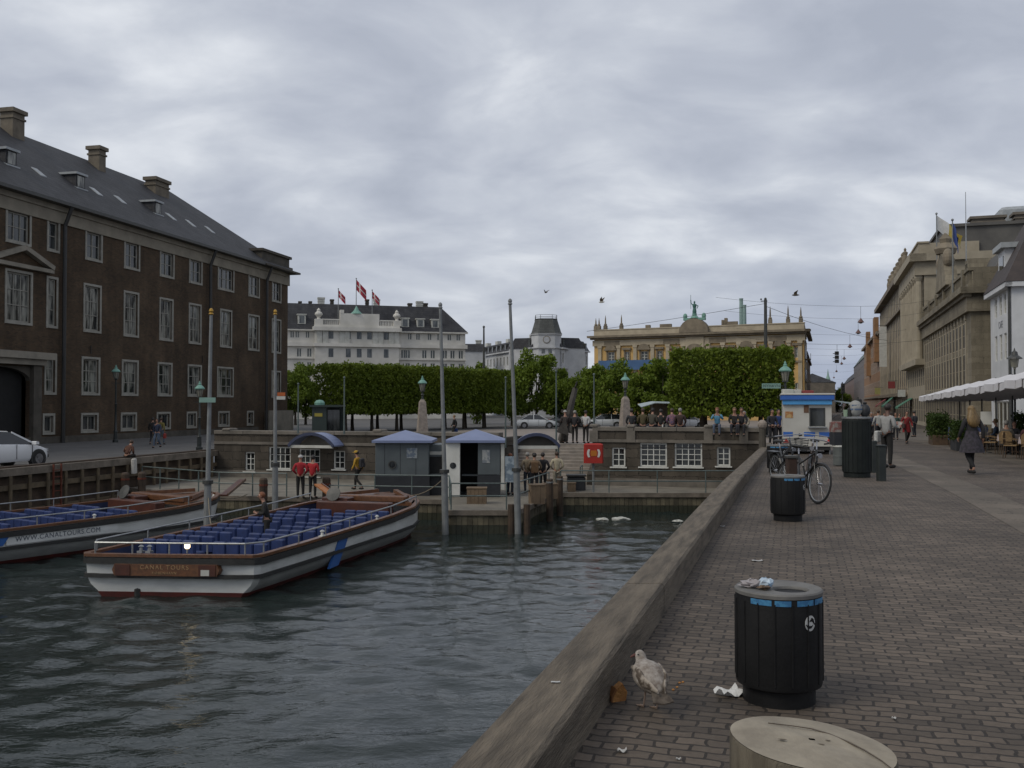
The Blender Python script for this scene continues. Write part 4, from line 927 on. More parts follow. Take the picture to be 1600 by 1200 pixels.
# --- taller columned building
d0, d1 = 136., 114.2
bb = rb('columned_building', 'tall pale sandstone building with giant columns under a heavy cornice, right row', 12.95, d0); rt = bb.root; LB_ = lenr(d0, d1)
HB = bb.v(1446, 397); n = 9; q = LB_/n; ops = []
for i in range(n): c = q*(i+.5); ops += [(c-.6, c+.6, HB-6.2, HB-4), (c-.6, c+.6, HB-10.5, HB-7.5), (c-.6, c+.6, 4.8, 7), (c-.8, c+.8, .4, 3.4)]
facade('wall', stoneB, LB_, HB, ops, rt, z0=-.5, reveal=.12); body(rt, 0, LB_, 0, 20, -.5, HB, stoneB)
for o in ops: window(rt, *o, style=(2, 2), frame=sand, pane=glass_dull, y=-.004, fw=.06, bar=.04, slim=.008)
b = MB()
for i in range(n+1): b.lathe([(.46, 8.0), (.42, 8.4), (.38, HB-3.6), (.34, HB-3.2), (.55, HB-2.8), (.55, HB-2.5)], 10, (min(max(q*i, .5), LB_-.5), -.55, 0))
b.build('columns', stoneB, rt)
b = MB(); b.box(0, -1.05, HB-2.5, LB_+.05, -.002, HB-.9); b.box(-.2, -1.7, HB-.9, LB_+.9, .2, HB+.02); b.box(LB_+.002, -1.0, HB-2.5, LB_+.25, 20, HB-.9); b.box(LB_+.003, -1.65, HB-.88, LB_+.9, 20, HB); b.box(0, -1.05, 7.3, LB_, -.003, 8.0); b.build('cornice', stoneB, rt)
b = MB(); pt = bb.v(1446, 377); b.box(0, -.6, HB+.03, LB_, .4, pt-.2); b.box(-.1, -.75, pt-.2, LB_+.15, .55, pt); b.box(LB_-.5, .4, HB+.03, LB_, 6, pt-.2); b.build('parapet', stoneB, rt)
zt_ = bb.v(1446, 356)
b = MB(); b.box(1, 2.2, HB-.5, LB_-.4, 19.5, zt_); b.box(.6, 1.9, zt_, LB_-.1, 19.8, zt_+.35); b.build('roof_storey', roofg, rt)
chimney(rt, LB_-2.4, 7.2, zt_, bb.v(1446, 339), 2.0, 3.4, sd, .3, pots=0); chimney(rt, LB_-3.2, 11.2, zt_, bb.v(1446, 334), 2.0, 1.9, sd, .3)
b = MB(); b.bbox(LB_-9, 9.0, zt_+.35, LB_-5, 19, bb.v(1440, 328), .4); b.build('roof_plant_room', lead, rt)
for px, py in ((1413, 418), (1401, 442)): pass
# --- brown ornate building with statues on the roof edge
d0, d1 = 193., 136.3
bc = rb('ornate_building', 'dark ornate sandstone building with small statues along its roof edge, right row', 12.95, d0); rt = bc.root; LC = lenr(d0, d1)
HC = bc.v(1410, 430)-.5; n = 18; q = LC/n; ops = []
for i in range(n): c = q*(i+.5); ops += [(c-.7, c+.7, HC-4.2, HC-1.9), (c-.7, c+.7, HC-8.4, HC-5.6), (c-.7, c+.7, 5.2, 8.2), (c-.9, c+.9, .4, 3.4)]
facade('wall', stoneC, LC, HC, ops, rt, z0=-.5, reveal=.09); body(rt, 0, LC, 0, 20, -.5, HC, stoneC)
for o in ops: window(rt, *o, style=(2, 2), frame=sandd, pane=glass_dull, y=-.004, fw=.06, bar=.04, slim=.008)
b = MB()
for i in range(n+1): b.box(q*i-.35, -.07, 4, q*i+.35, -.002, HC-1.2)
b.build('pilasters', sand, rt)
b = MB(); b.box(-.2, -1.1, HC-.7, LC+.4, .3, HC+.02); b.box(0, -.5, 3.8, LC, -.004, 4.3); b.box(0, -.6, HC-5.1, LC, -.005, HC-4.7); b.build('cornice', stoneC, rt)
b = MB(); b.box(0, -.2, HC+.03, LC, .4, HC+.9); b.build('parapet', stoneC, rt)
for k in range(7):
    uu = LC-2-k*5.2; b = MB(); b.box(uu-.5, -.4, HC+.03, uu+.5, .5, HC+1.3); b.lathe([(.4, 1.3), (.45, 1.9), (.3, 2.5), (.4, 2.9), (.14, 3.1), (.2, 3.35), (.05, 3.6)], 8, (uu, 0, HC)); b.build('statue', sandd, rt)
b = MB(); mansard(b, 0, LC, 1, 19.5, HC+.1, HC+3.6, 1, 1, 2.6, .4); b.build('roof', roofg, rt)
for k in range(5): b = MB(); uu = LC-6-k*10; b.box(uu-1.2, .9, HC+.9, uu+1.2, 3, HC+3.1); b.build('dormer', stoneC, rt)
wb_ = thing('banner', 'tall narrow white banner hanging on the ornate building in the street', 'banner', tuple(bc.O+UXR*bc.u(1393))[:2]+(bc.z,), math.atan2(UXR.y, UXR.x))
b = MB(); b.box(-.05, -1.9, bc.v(1393, 573), .03, -.7, bc.v(1393, 510)); b.build('cloth', mat('banner_white', (.5,.5,.47), scale=2), wb_)
b = MB(); b.tube((0,-.4,bc.v(1393, 508)), (0,-2.0,bc.v(1393, 508)), .05, n=6); b.build('bracket', dark_metal, wb_)
# shop awnings and signs along the street fronts
def onfront(bl, px): q_ = bl.O+bl.ux*bl.u(px); return q_
for bl, px, ya, yb, c_, lab in ((bb, 1424, 622, 636, (.05,.16,.10), 'green shop awning on the columned building'), (bc, 1398, 618, 634, (.06,.20,.13), 'green shop awning farther up the street'), (bc, 1386, 622, 634, (.20,.03,.03), 'dark red shop awning farthest up the street')):
    q_ = onfront(bl, px); z1_ = atd(px, ya, q_.y).z-bl.z; z0_ = atd(px, yb, q_.y).z-bl.z; t_ = thing('shop_awning', lab, 'awning', (q_.x, q_.y, bl.z), math.atan2(UXR.y, UXR.x))
    b = MB(); b.prism([(-.05, z1_), (-1.9, z0_), (-1.9, z0_-.25), (-1.86, z0_-.25), (-1.86, z0_-.02), (-.05, z1_-.06)], -2.4, 2.4, axis='x'); b.build('canvas', mat('awning_%d' % px, c_, scale=2, rough=.8), t_)
    for s_ in (-2.2, 2.2): b = MB(); b.tube((s_, -.02, z0_), (s_, -1.85, z0_-.05), .03, n=6); b.build('arm', dark_metal, t_)
for bl, px, ya, yb, c_, lab in ((bb, 1421, 609, 620, (.45,.45,.43), 'white sign projecting from the columned building'), (bc, 1404, 596, 607, (.20,.03,.03), 'dark red sign projecting from the ornate building'), (bc, 1380, 606, 616, (.30,.28,.10), 'yellowish sign projecting from the ornate building, farther away')):
    q_ = onfront(bl, px); z1_ = atd(px, ya, q_.y).z-bl.z; z0_ = atd(px, yb, q_.y).z-bl.z; t_ = thing('shop_sign', lab, 'sign', (q_.x, q_.y, bl.z), math.atan2(UXR.y, UXR.x))
    b = MB(); b.box(-.05, -1.5, z0_, .05, -.5, z1_); b.build('board', mat('sign_%d' % px, c_, scale=4), t_); b = MB(); b.tube((0, -.02, z1_+.1), (0, -1.55, z1_+.1), .03, n=6); b.build('bracket', dark_metal, t_)
# --- orange brick building
d0, d1 = 259., 193.4
bd = rb('orange_brick_building', 'orange brown brick building with stepped roofline, further up the street', 12.95, d0); rt = bd.root; LD = lenr(d0, d1)
HD = bd.v(1372, 522); ops = simple_front(bd, LD, HD, brickD, [(HD-4, HD-1.8), (HD-8, HD-5.4), (4.8, 7.4), (.5, 3.4)], 16, 1.4, depth=16, reveal=.03, pane=glass_dull)
b = MB(); b.box(-.2, -.7, HD-.5, LD+.3, .2, HD+.02); b.box(0, -.4, 3.9, LD, -.004, 4.3); b.build('cornice', stoneC, rt)
b = MB(); mansard(b, 0, LD, .3, 15.7, HD+.05, HD+3.2, .8, .8, 2, .5); b.build('roof', mans, rt)
b = MB(); b.box(LD-9, -.9, HD-6, LD-4, -.005, HD+3.2); b.box(LD-40, -.9, HD-8, LD-36, -.005, HD+2.5); b.build('bay_tower', brickD, rt)
chimney(rt, LD-2, 6, HD+1, HD+5.6, 1.6, 1.2, stoneC); chimney(rt, LD-22, 6, HD+1, HD+5.8, 1.6, 1.2, stoneC)
# --- far rows
d0, d1 = 330., 259.4
be = rb('far_house', 'grey green roofed house row far up the street, right side', 12.95, d0); LE = lenr(d0, d1); HE = be.v(1348, 562)
simple_front(be, LE, HE, mat('grey_render', (.15,.13,.125), (.11,.1,.1), scale=.4), [(HE-4, HE-1.8), (HE-8, HE-5.4), (1, 4.5)], 14, 1.6, pane=glass_far)
b = MB(); mansard(b, 0, LE, -.2, 16, HE+.02, HE+3.6, .8, .8, 2.5, .4); b.build('roof', mat('green_grey_roof', (.10,.13,.12), (.07,.09,.085), scale=.5), be.root)
d0, d1 = 470., 330.4
bf = rb('far_house', 'dim pinkish house row at the far end of the street, right side', 12.95, d0); LF = lenr(d0, d1); HF = bf.v(1336, 590)
simple_front(bf, LF, HF, mat('pink_render', (.20,.145,.13), (.15,.11,.10), scale=.3), [(HF-4, HF-1.8), (HF-8, HF-5.4), (1, 4.5)], 20, 1.8, pane=glass_far)
b = MB(); mansard(b, 0, LF, -.2, 16, HF+.02, HF+3.6, .8, .8, 2.5, .4); b.build('roof', mans, bf.root)
fl = Bld('far_house', 'hazy brown house row closing the far left side of the street', (101, 300), (.31, .95))
simple_front(fl, 150, 9.5, sd, [(5.6, 8), (1, 4)], 22, 1.8, pane=glass_far)
b = MB(); hip(b, 0, 150, -.3, 14, 9.52, 12.5, 4, 146); b.build('roof', mans, fl.root)
# church tower with copper spire
cp = atd(1294, 632, 520); ct = thing('church_tower', 'distant brick church tower with pale green copper spire at the street end', 'church tower', (cp.x, cp.y, -1), R(18))
z0 = atd(1294, 604, 520).z+1; z1 = atd(1294, 585, 520).z+1
b = MB(); b.box(-1.8, -1.8, 0, 1.8, 1.8, z0); b.build('tower', mat('tower_brick', (.12,.085,.07), (.09,.065,.055), scale=.5), ct)
b = MB(); b.lathe([(2.2, z0), (1.8, z0+.8), (1.25, z0+1.5), (1.2, z0+4.2), (.5, z0+6.2), (.05, z1+3)], 8); b.build('spire', mat('spire_copper', (.22,.34,.28), (.18,.28,.23), scale=1), ct)
# flags and poles above the stone building
fy = mat('flag_yellow', (.42,.33,.08), (.34,.27,.06), scale=2); fbm = mat('flag_blue', (.03,.06,.22), (.02,.045,.17), scale=2)
def roofflag(px, pyt, pyb, off, lab, fw_, fh, droop, mats, st_, rz=0.):
    u_ = ba.u(px, off); p = ba.O+ba.ux*u_+ba.ny*off; z0 = HA+ba.z-.2; z1 = atd(px, pyt, p.y).z
    return flag('flag', lab, (p.x, p.y, z0), z1-z0, fw_, fh, droop, mats, st_, rz=rz)
roofflag(1466, 335, 405, .2, 'white and yellow flag on a leaning pole above the stone building', 3.6, 1.5, R(38), [flag_white, fy], lambda i, j, a, b_: 1 if i > 5 else 0, rz=0)
roofflag(1491, 345, 470, -.2, 'limp blue flag on the tall pole before the stone building roof', 1.6, 1.5, R(70), [fbm, fbm], lambda i, j, a, b_: 0, rz=0)
b = MB(); u_ = ba.u(1512, 2); p = ba.O+ba.ux*u_+ba.ny*2; RT = HA+2; b.tube((0,0,0), (0,0,ba.v(1512, 300, 2)-RT+1), .07, .03, 6); b.box(-.25, -.25, -.05, .25, .25, .25); tag(b.build('roof_mast', steel, loc=(p.x, p.y, RT-1+ba.z)), 'thin bare mast rising from the stone building roof', 'mast')
# ================================================================ tour boats
hull_white = mat('hull_white', (.60,.61,.59), (.46,.47,.45), scale=1.2, rough=.45, stretch=(1,1,3))
hull_grey = mat('hull_grey', (.33,.335,.32), (.24,.245,.235), scale=1.5, rough=.5, stretch=(1,1,3))
antifoul = mat('red_antifouling', (.10,.016,.012), (.05,.012,.01), scale=3, rough=.6)
varnish = mat('varnished_wood', (.15,.063,.026), (.085,.037,.017), scale=3, rough=.4, stretch=(1,4,4), coat=.2)
varnish_d = mat('dark_varnished_wood', (.085,.025,.012), (.05,.016,.009), scale=3, rough=.45, coat=.2)
blue_seat = mat('blue_seat', (.014,.033,.125), (.009,.022,.085), scale=5, rough=.6)
sign_blue = mat('stripe_blue', (.03,.11,.33), (.025,.09,.28), scale=3, rough=.4)
lampwarm = mat('lit_lamp', (1,.8,.5), emit=((1,.78,.45), 3.5))
letter_dark = mat('letter_blue_grey', (.05,.06,.09), scale=4, rough=.5)
def boat(name, label, loc, rz, group, text):
    t = thing(name, label, 'tour boat', loc, rz, group)
    st_ = [(0, 2.02, .96), (.12, 2.12, .96), (2, 2.16, .97), (5, 2.16, 1.0), (8, 2.16, 1.04), (10, 2.06, 1.1), (11.2, 1.75, 1.15), (12.1, 1.25, 1.2), (12.8, .6, 1.24), (13.05, .12, 1.26)]
    def sect(x, w_, zg, side):
        bx = x; rake = 0
        if x < .2: rake = .10
        if x > 12: rake = -.9*(x-11.5)/1.5
        f = w_/2.16; pts = []
        for (dw, z) in ((0, zg), (0, zg-.12), (.015, .62), (.02, .46), (.10, .28), (.31*f, .09), (.6*f, -.35)):
            k = (zg-z)/(zg+.35); pts.append((x+rake*k*k, side*max(w_-dw*min(1, f*1.5), .02), z))
        return pts
    rings = []
    for s in st_:
        a = sect(*s, 1); c = sect(*s, -1); rings.append(a+c[::-1])
    b = MB(); n = len(rings[0])
    vs = [p for r in rings for p in r]; fs = []; 
    for k in range(len(rings)-1):
        for i in range(n-1): fs.append((k*n+i, k*n+i+1, (k+1)*n+i+1, (k+1)*n+i))
    fs.append(tuple(range(n))); fs.append(tuple(range((len(rings)-1)*n, len(rings)*n)))
    b.add(vs, fs); o = b.build('hull', [hull_white, hull_grey], t, True)
    for p in o.data.polygons: p.material_index = 1 if (p.center.z < .45 and p.center.x > .5) else 0
    # red bottom paint, proud of the hull
    b = MB()
    rr = []
    for s in st_:
        q = []
        for side in (1, -1):
            P = sect(*s, side); a, c = P[5], P[6]; k = .55
            q += [(a[0]-(.02 if s[0] < .2 else -.0), a[1]+side*.02, a[2]+.015), (c[0], c[1]+side*.02, c[2])] if side == 1 else [(c[0], c[1]+side*.02, c[2]), (a[0]-(.02 if s[0] < .2 else 0), a[1]+side*.02, a[2]+.015)]
        rr.append(q)
    b.loft(rr); b.build('bottom_paint', antifoul, t, True)
    def rail(z_off, w_, h, m_, name_, fixed=None, out=.03):
        b = MB(); L_, R_ = [], []
        for s in st_:
            z = fixed if fixed is not None else s[2]+z_off
            k = 0 if fixed is None else .02
            L_.append(Vector((s[0], s[1]+out-k, z))); R_.append(Vector((s[0], -(s[1]+out-k), z)))
        pts = L_[::-1]+R_
        # ribbon with thickness along the hull edge, open at the bow, closed round the stern
        ring_ = []
        cx_ = Vector((6.5, 0, 0))
        path = L_[::-1]+[Vector((-.05-out, 1.6, L_[0].z)), Vector((-.09-out, 0, L_[0].z)), Vector((-.05-out, -1.6, L_[0].z))]+R_
        for i, p in enumerate(path):
            d = (path[min(i+1, len(path)-1)]-path[max(i-1, 0)]).normalized(); nrm = Vector((d.y, -d.x, 0)).normalized()
            if nrm.dot(p-Vector((min(max(p.x, .5), 11.5), 0, p.z))) < 0: nrm = -nrm
            ring_.append([p-nrm*w_/2+Vector((0,0,-h/2)), p+nrm*w_/2+Vector((0,0,-h/2)), p+nrm*w_/2+Vector((0,0,h/2)), p-nrm*w_/2+Vector((0,0,h/2))])
        b.loft(ring_); b.build(name_, m_, t)
    rail(.03, .16, .07, varnish, 'gunwale', out=-.02); rail(-.1, .09, .15, rubber, 'rub_rail', out=.02); rail(0, .08, .09, rubber, 'rub_rail', fixed=.5, out=.02)
    b = MB(); b.add([(.15, 1.95, .42), (.15, -1.95, .42), (10, -1.85, .42), (10, 1.85, .42), (12.4, .6, .5), (12.4, -.6, .5)], [(0,1,2,3), (3,2,5,4)])
    b.add([(s[0]+.1, (s[1]-.1), .42) for s in st_[1:7]]+[(s[0]+.1, (s[1]-.1), s[2]) for s in st_[1:7]], [(i, i+1, 7+i, 6+i) for i in range(5)])
    b.add([(s[0]+.1, -(s[1]-.1), .42) for s in st_[1:7]]+[(s[0]+.1, -(s[1]-.1), s[2]) for s in st_[1:7]], [(i, i+1, 7+i, 6+i) for i in range(5)])
    b.build('deck', mat('deck_blue', (.012,.02,.06), (.02,.03,.08), scale=4, rough=.7), t)
    # benches: moulded seats with backrests
    me = None
    for i in range(10):
        for sy in (1, -1):
            if me is None:
                b = MB(); 
                for j in range(4):
                    y0 = -.78+j*.39; b.bbox(0, y0+.02, .0, .44, y0+.37, .13, .03); b.bbox(-.09, y0+.01, .05, .03, y0+.38, .46, .03)
                b.box(.05, -.78, -.25, .38, .78, 0); me = b.mesh('seat', blue_seat)
            link('seat', me, t, (1.0+i*.84, sy*1.03, .68))
    # stern box, bow woodwork
    b = MB(); b.bbox(9.55, -1.35, .43, 9.95, 1.35, 1.28, .03); b.bbox(9.95, .35, .43, 10.5, 1.35, 1.38, .03); b.build('steering_console', varnish_d, t)
    b = MB(); b.lathe([(.02, 0), (.26, .02), (.26, .05), (.02, .07)], 14); M = Matrix.Translation((9.9, .85, 1.5)) @ Matrix.Rotation(R(-65), 4, 'Y'); b.xf(M); b.build('steering_wheel', dark_metal, t)
    b = MB(); b.add([(10.6, 1.75, 1.22), (10.6, -1.75, 1.22), (11.3, -1.55, 1.26), (11.3, 1.55, 1.26), (12.2, 1.0, 1.3), (12.2, -1.0, 1.3), (12.8, .3, 1.32), (12.8, -.3, 1.32), (10.6, 1.75, 1.1), (10.6, -1.75, 1.1)], [(0,1,2,3), (3,2,5,4), (4,5,7,6), (0,8,9,1)]); b.build('bow_deck', varnish, t)
    b = MB(); b.bbox(10.55, -1.5, 1.23, 10.9, 1.5, 1.42, .03); b.beam((10.9, 1.45, 1.36), (12.5, .35, 1.42), .16, .12); b.beam((10.9, -1.45, 1.36), (12.5, -.35, 1.42), .16, .12); b.build('bow_bench', varnish, t)
    # handrail round the sides and the stern
    path = [(10.4, 2.0, 1.46), (8, 2.1, 1.36), (5, 2.1, 1.32), (2, 2.1, 1.29), (.35, 2.06, 1.28), (.0, 1.8, 1.28), (-.02, 0, 1.28), (.0, -1.8, 1.28), (.35, -2.06, 1.28), (2, -2.1, 1.29), (5, -2.1, 1.32), (8, -2.1, 1.36), (10.4, -2.0, 1.46)]
    b = MB(); b.path(path, .024, 6); b.build('handrail', steel, t)
    for p in path+[(3.5, 2.1, 1.3), (3.5, -2.1, 1.3), (6.5, 2.1, 1.34), (6.5, -2.1, 1.34), (0, .9, 1.28), (0, -.9, 1.28)]:
        b = MB(); b.tube((p[0], p[1], .98 if p[0] < 9 else 1.1), p, .02, n=6); b.build('stanchion', steel, t)
    for y in (.75, .55):
        b = MB(); b.box(.02, y-.06, 1.03, .14, y+.06, 1.08); b.lathe([(.04, 1.08), (.03, 1.16), (.06, 1.18), (.02, 1.22)], 8, (.08, y, 0)); b.build('cleat', steel, t)
    for x in (3.2, 6.8):
        b = MB(); b.box(x-.12, -2.2, 1.04, x+.12, -2.1, 1.07); b.lathe([(.045, 1.07), (.035, 1.15), (.07, 1.18), (.02, 1.22)], 8, (x, -2.15, 0)); b.build('cleat', white_paint, t)
    b = MB(); b.tube((.06, -.38, 1.03), (.06, -.38, 1.14), .02, n=6); b.build('lamp_stem', steel, t)
    b = MB(); b.lathe([(.03, 1.14), (.06, 1.17), (.06, 1.24), (.02, 1.28)], 10, (.06, -.38, 0)); b.build('stern_lamp', lampwarm if text != 'side' else white_paint, t)
    # stern name board, hanging rubber fender
    b = MB(); nn = 8; pts = []
    for k in range(nn+1): a = math.pi/2+math.pi*k/nn; pts.append((1.2+.12*-math.cos(a)*-1-0, .66+.15*math.sin(a)))
    pts = [(-1.22, .52), (-1.28, .66), (-1.22, .80), (1.22, .80), (1.28, .66), (1.22, .52)]
    b.prism(pts, -.17, -.02, axis='x'); nb = b.build('name_board', varnish, t)
    b = MB(); b.box(-.19, .84, .53, -.172, 1.2, .79); b.box(-.19, -1.2, .53, -.172, -.8, .79); b.build('board_end', varnish_d, nb)
    b = MB(); b.box(-.2, -1.06, .54, -.192, -.86, .68); b.build('plate', dirty_white, nb)
    textmesh('lettering', 'CANAL TOURS', .145, mat('letter_gold', (.32,.2,.1), scale=4), nb, (-.178, 0.02, .725), (math.pi/2, 0, -math.pi/2), .004, space=1.25)
    textmesh('lettering', 'KØBENHAVN', .085, MATS['letter_gold'], nb, (-.178, 0.02, .59), (math.pi/2, 0, -math.pi/2), .004, space=1.2)
    b = MB(); b.lathe([(.02, -.1), (.1, -.06), (.1, .1), (.03, .16)], 8, (.1, .8, .06)); b.build('exhaust', rubber, t)
    # side livery
    if text == 'side':
        b = MB(); b.box(4.05, -2.185, .58, 7.6, -2.165, .86); pl = b.build('side_board', hull_white, t)
        b = MB(); b.prism([(3.2, .58), (3.95, .58), (4.15, .86), (3.4, .86)], -2.195, -2.187); b.build('blue_stripe', sign_blue, t)
        textmesh('lettering', 'WWW.CANALTOURS.COM', .2, letter_dark, pl, (5.65, -2.188, .72), (math.pi/2, 0, 0), .003, space=1.12)
    else:
        for sy in (-1, 1):
            b = MB(); b.prism([(3.9, .52), (4.5, .52), (4.75, .85), (4.15, .85)], sy*2.185, sy*2.165); b.build('blue_stripe', sign_blue, t)
            b = MB(); b.prism([(3.6, .1), (4.15, .12), (4.45, .46), (3.9, .46)], sy*2.17, sy*2.1); b.build('blue_stripe', sign_blue, t)
    return t
B1 = boat('tour_boat', 'white open tour boat seen from its stern, blue seats, wooden name board', (-8.07, 23.5, WATER), R(74), 'open canal tour boats', 'stern')
B2 = boat('tour_boat', 'open tour boat with web address on its side, moored left behind the other', (-18.48, 25.3, WATER), R(56.2), 'open canal tour boats', 'side')
# the nearer boat's transom is cut at a slant: skew the last metres of its stern
bpy.context.view_layer.update()
def skew(o, seen=set()):
    if o.type == 'MESH' and not o.name.startswith('seat') and o.data.name not in seen:
        seen.add(o.data.name); M = B1.matrix_world.inverted() @ o.matrix_world; Mi = M.inverted()
        for v in o.data.vertices:
            p = M @ v.co
            if p.x < 4: p.x -= .215*(p.y+2.1)*min(1, (4-p.x)/4); v.co = Mi @ p
        o.data.update()
    for c in o.children: skew(c)
skew(B1)
# life ring on the far boat's bow and rope coil
# ---- finger pier between the boats
fp = thing('finger_pier', 'narrow plank pier between the two tour boats', 'pier', (-10.6, 28.2, WATER), R(74))
b = MB(); 
for i in range(44): b.box(i*.24+.005, -.55+random.uniform(-.03, .03), .52, (i+1)*.24-.008, .55+random.uniform(-.03, .03), .58)
b.build('deck_planks', wood_grey, fp)
for y in (-.45, .45):
    b = MB(); b.box(0, y-.07, .34, 10.5, y+.07, .515); b.build('stringer', wood_tan, fp)
for x in (.4, 3.6, 7, 10):
    for y in (-.5, .5): b = MB(); b.tube((x, y, -1.5), (x, y, .5), .11, .1, 9); b.build('pile', wood_dark, fp)
# pieces of dark brown mooring timber behind the boats
moor = thing('mooring_post', 'short dark mooring post standing beside the red jacketed pair', 'mooring post', (-7.6, 39.4, LOW), 0, 'short dark mooring posts on the lower quay')
b = MB(); b.lathe([(.17, -.1), (.17, .75), (.13, .82), (.02, .84)], 10); b.build('post', wood_dark, moor)
b = MB(); b.lathe([(.185, .5), (.185, .58)], 10); b.build('band', rust, moor)
for px, d, lab in ((196, 42.0, 'dark mooring post below the timber quay wall, left of a second one'), (222, 42.4, 'dark mooring post below the timber quay wall, right of a first one'), (412, 39.0, 'short dark mooring post just left of the second tall pole')):
    p = atd(px, 700, d); dup(moor, (p.x, d, LOW), 0, lab)
# ---- tall mooring poles
gold = mat('gold_cap', (.45,.27,.05), (.35,.2,.04), scale=4, rough=.35, metal=.6)
def tallpole(lab, bx, by, d, tx, ty, sleeve=None):
    p = atd(bx, by, d); q = atd(tx, ty, d); t = thing('mooring_pole', lab, 'pole', (p.x, d, WATER), 0, 'tall grey poles along the landing stage')
    dx = q.x-p.x; h = q.z-WATER
    b = MB(); b.tube((0,0,-1.5), (dx*.28, 0, h*.28), .125, .115, 12); b.build('lower_tube', grey_pole, t)
    b = MB(); b.tube((dx*.28, 0, h*.28), (dx, 0, h), .078, .052, 12); b.build('upper_tube', grey_pole, t)
    b = MB(); b.lathe([(.07, 0), (.085, .03), (.055, .07), (.075, .12), (.06, .18), (.015, .22)], 10, (dx, 0, h)); b.build('cap', gold if d < 32 or 37 < d < 38 else grey_pole, t)
    b = MB(); b.lathe([(.17, -.06), (.17, .06)], 12, (dx*.28, 0, h*.28)); b.build('collar', dark_metal, t)
    if sleeve:
        for s in (-.28, .28): b = MB(); b.tube((s, .05, -1.2), (s, .05, 1.05), .13, .12, 9); b.build('guard_pile', wood_dark, t)
    return t, dx, h
tp1, dx, h = tallpole('tall grey pole between the two boats, with a pale green street sign', 323, 826, 31.0, 330, 492)
z = atd(328, 625, 31).z-WATER; b = MB(); b.box(-.22, -.16, z-.08, .30, -.125, z+.08); b.build('sign', mat('sign_pale_green', (.20,.32,.27), (.16,.27,.23), scale=4), tp1)
tp2, dx, h = tallpole('tall grey pole on the quay behind the nearer boat, with small orange and white sign', 430, 806, 37.5, 430, 492)
z = atd(440, 618, 37.5).z-WATER; b = MB(); b.box(.09, -.13, z-.02, .39, -.10, z+.12); b.build('sign', mat('sign_orange', (.42,.10,.02), scale=4), tp2); b = MB(); b.box(.06, -.131, z-.16, .40, -.101, z-.03); b.build('sign', dirty_white, tp2)
tallpole('tall grey pole at the left front corner of the jetty', 697, 828, 34.0, 688, 482)
tallpole('tall grey pole between two timber piles at the right front of the jetty', 811, 828, 34.2, 797, 476, sleeve=True)
# thin flagstaffs further back
for px, pt, d, lab in ((538, 590, 47.5, 'thin dark staff on the retaining wall, before the clipped trees'), (466, 600, 49.0, 'thin dark staff beside the left end of the retaining wall'), (790, 590, 46.8, 'thin green staff at the head of the stairs beside the tall pole'), (869, 580, 44.0, 'thin dark staff rising from the foot of the stairs'), (928, 585, 46.5, 'thin pale staff behind the lifebuoy box')):
    zb = .28 if px < 600 else (LOW if px == 869 else G((px-800)/F*d, d)); p = atd(px, pt, d)
    t = thing('flagstaff', lab, 'staff', (p.x, d, zb)); b = MB(); b.tube((0,0,-.1), (0,0,p.z-zb), .045, .03, 8); b.build('staff', rail_green, t); b = MB(); b.sphere((0,0,p.z-zb), .06, n=8, k=6); b.build('knob', rail_green, t)

# ================================================================ ticket booths
booth_grey = mat('booth_grey', (.085,.10,.105), (.065,.078,.083), scale=1.2, rough=.55)
booth_dark = mat('booth_skirt', (.012,.014,.018), (.02,.022,.026), scale=2, rough=.6)
roof_blue = mat('roof_blue', (.175,.21,.335), (.145,.175,.285), scale=1.0, rough=.5)
def pyr(b, x0, y0, x1, y1, z0, zt, th=.1):
    cx_, cy_ = (x0+x1)/2, (y0+y1)/2
    b.add([(x0,y0,z0),(x1,y0,z0),(x1,y1,z0),(x0,y1,z0),(cx_,cy_,zt),(x0,y0,z0-th),(x1,y0,z0-th),(x1,y1,z0-th),(x0,y1,z0-th)], [(0,1,4),(1,2,4),(2,3,4),(3,0,4),(0,5,6,1),(1,6,7,2),(2,7,8,3),(3,8,5,0),(8,7,6,5)])
d = 40.0
def bz(py): return atd(650, py, d).z-LOW
def bx_(px): return (px-800)/F*d
bo = thing('ticket_booth', 'left grey ticket booth with blue pyramid roof and round porthole', 'booth', (bx_(629), d, LOW))
W_ = .5*(bx_(676)-bx_(582))
b = MB(); b.bbox(-W_+.12, 0, 0, W_-.14, 2.3, bz(690), .03); b.build('body', booth_grey, bo)
b = MB(); b.box(-W_+.10, -.02, 0, W_-.12, 2.32, bz(744)); b.build('skirt', booth_dark, bo)
b = MB(); pyr(b, -W_, -.2, W_, 2.5, bz(688), bz(673)); b.build('roof', roof_blue, bo)
b = MB(); b.tube((-.42, -.03, bz(726)), (-.42, .02, bz(726)), .13, n=16); b.build('porthole', glass_dark, bo)
b = MB(); b.loft([[(-.42+r*math.cos(a), y, bz(726)+r*math.sin(a)) for a in [2*math.pi*i/16 for i in range(16)]] for r, y in ((.13, -.05), (.17, -.05), (.17, -.0), (.13, -.0))], caps=False); b.build('porthole_ring', dark_metal, bo)
an = thing('booth_annexe', 'low grey counter annexe with dark hatch between the two booths', 'booth annexe', (bx_(676), d+.3, LOW))
b = MB(); b.bbox(-.35, 0, 0, .45, 1.8, bz(695), .02); b.build('body', booth_grey, an); b = MB(); b.box(-.3, -.03, bz(741), .38, -.002, bz(714)); b.build('hatch', dark_hole, an); b = MB(); b.box(-.36, -.2, bz(744), .46, -.003, bz(741)); b.build('counter', booth_grey, an); b = MB(); b.box(-.34, -.015, 0, .44, -.001, bz(745)); b.build('skirt', booth_dark, an)
b = MB(); b.box(-.3, -.02, bz(711), .38, -.004, bz(706)); b.build('fascia', dirty_white, an)
for k_ in (-.75, -.1, .55): b = MB(); b.box(k_, -.006, bz(743), k_+.02, -.001, bz(692)); b.build('panel_seam', booth_dark, bo)
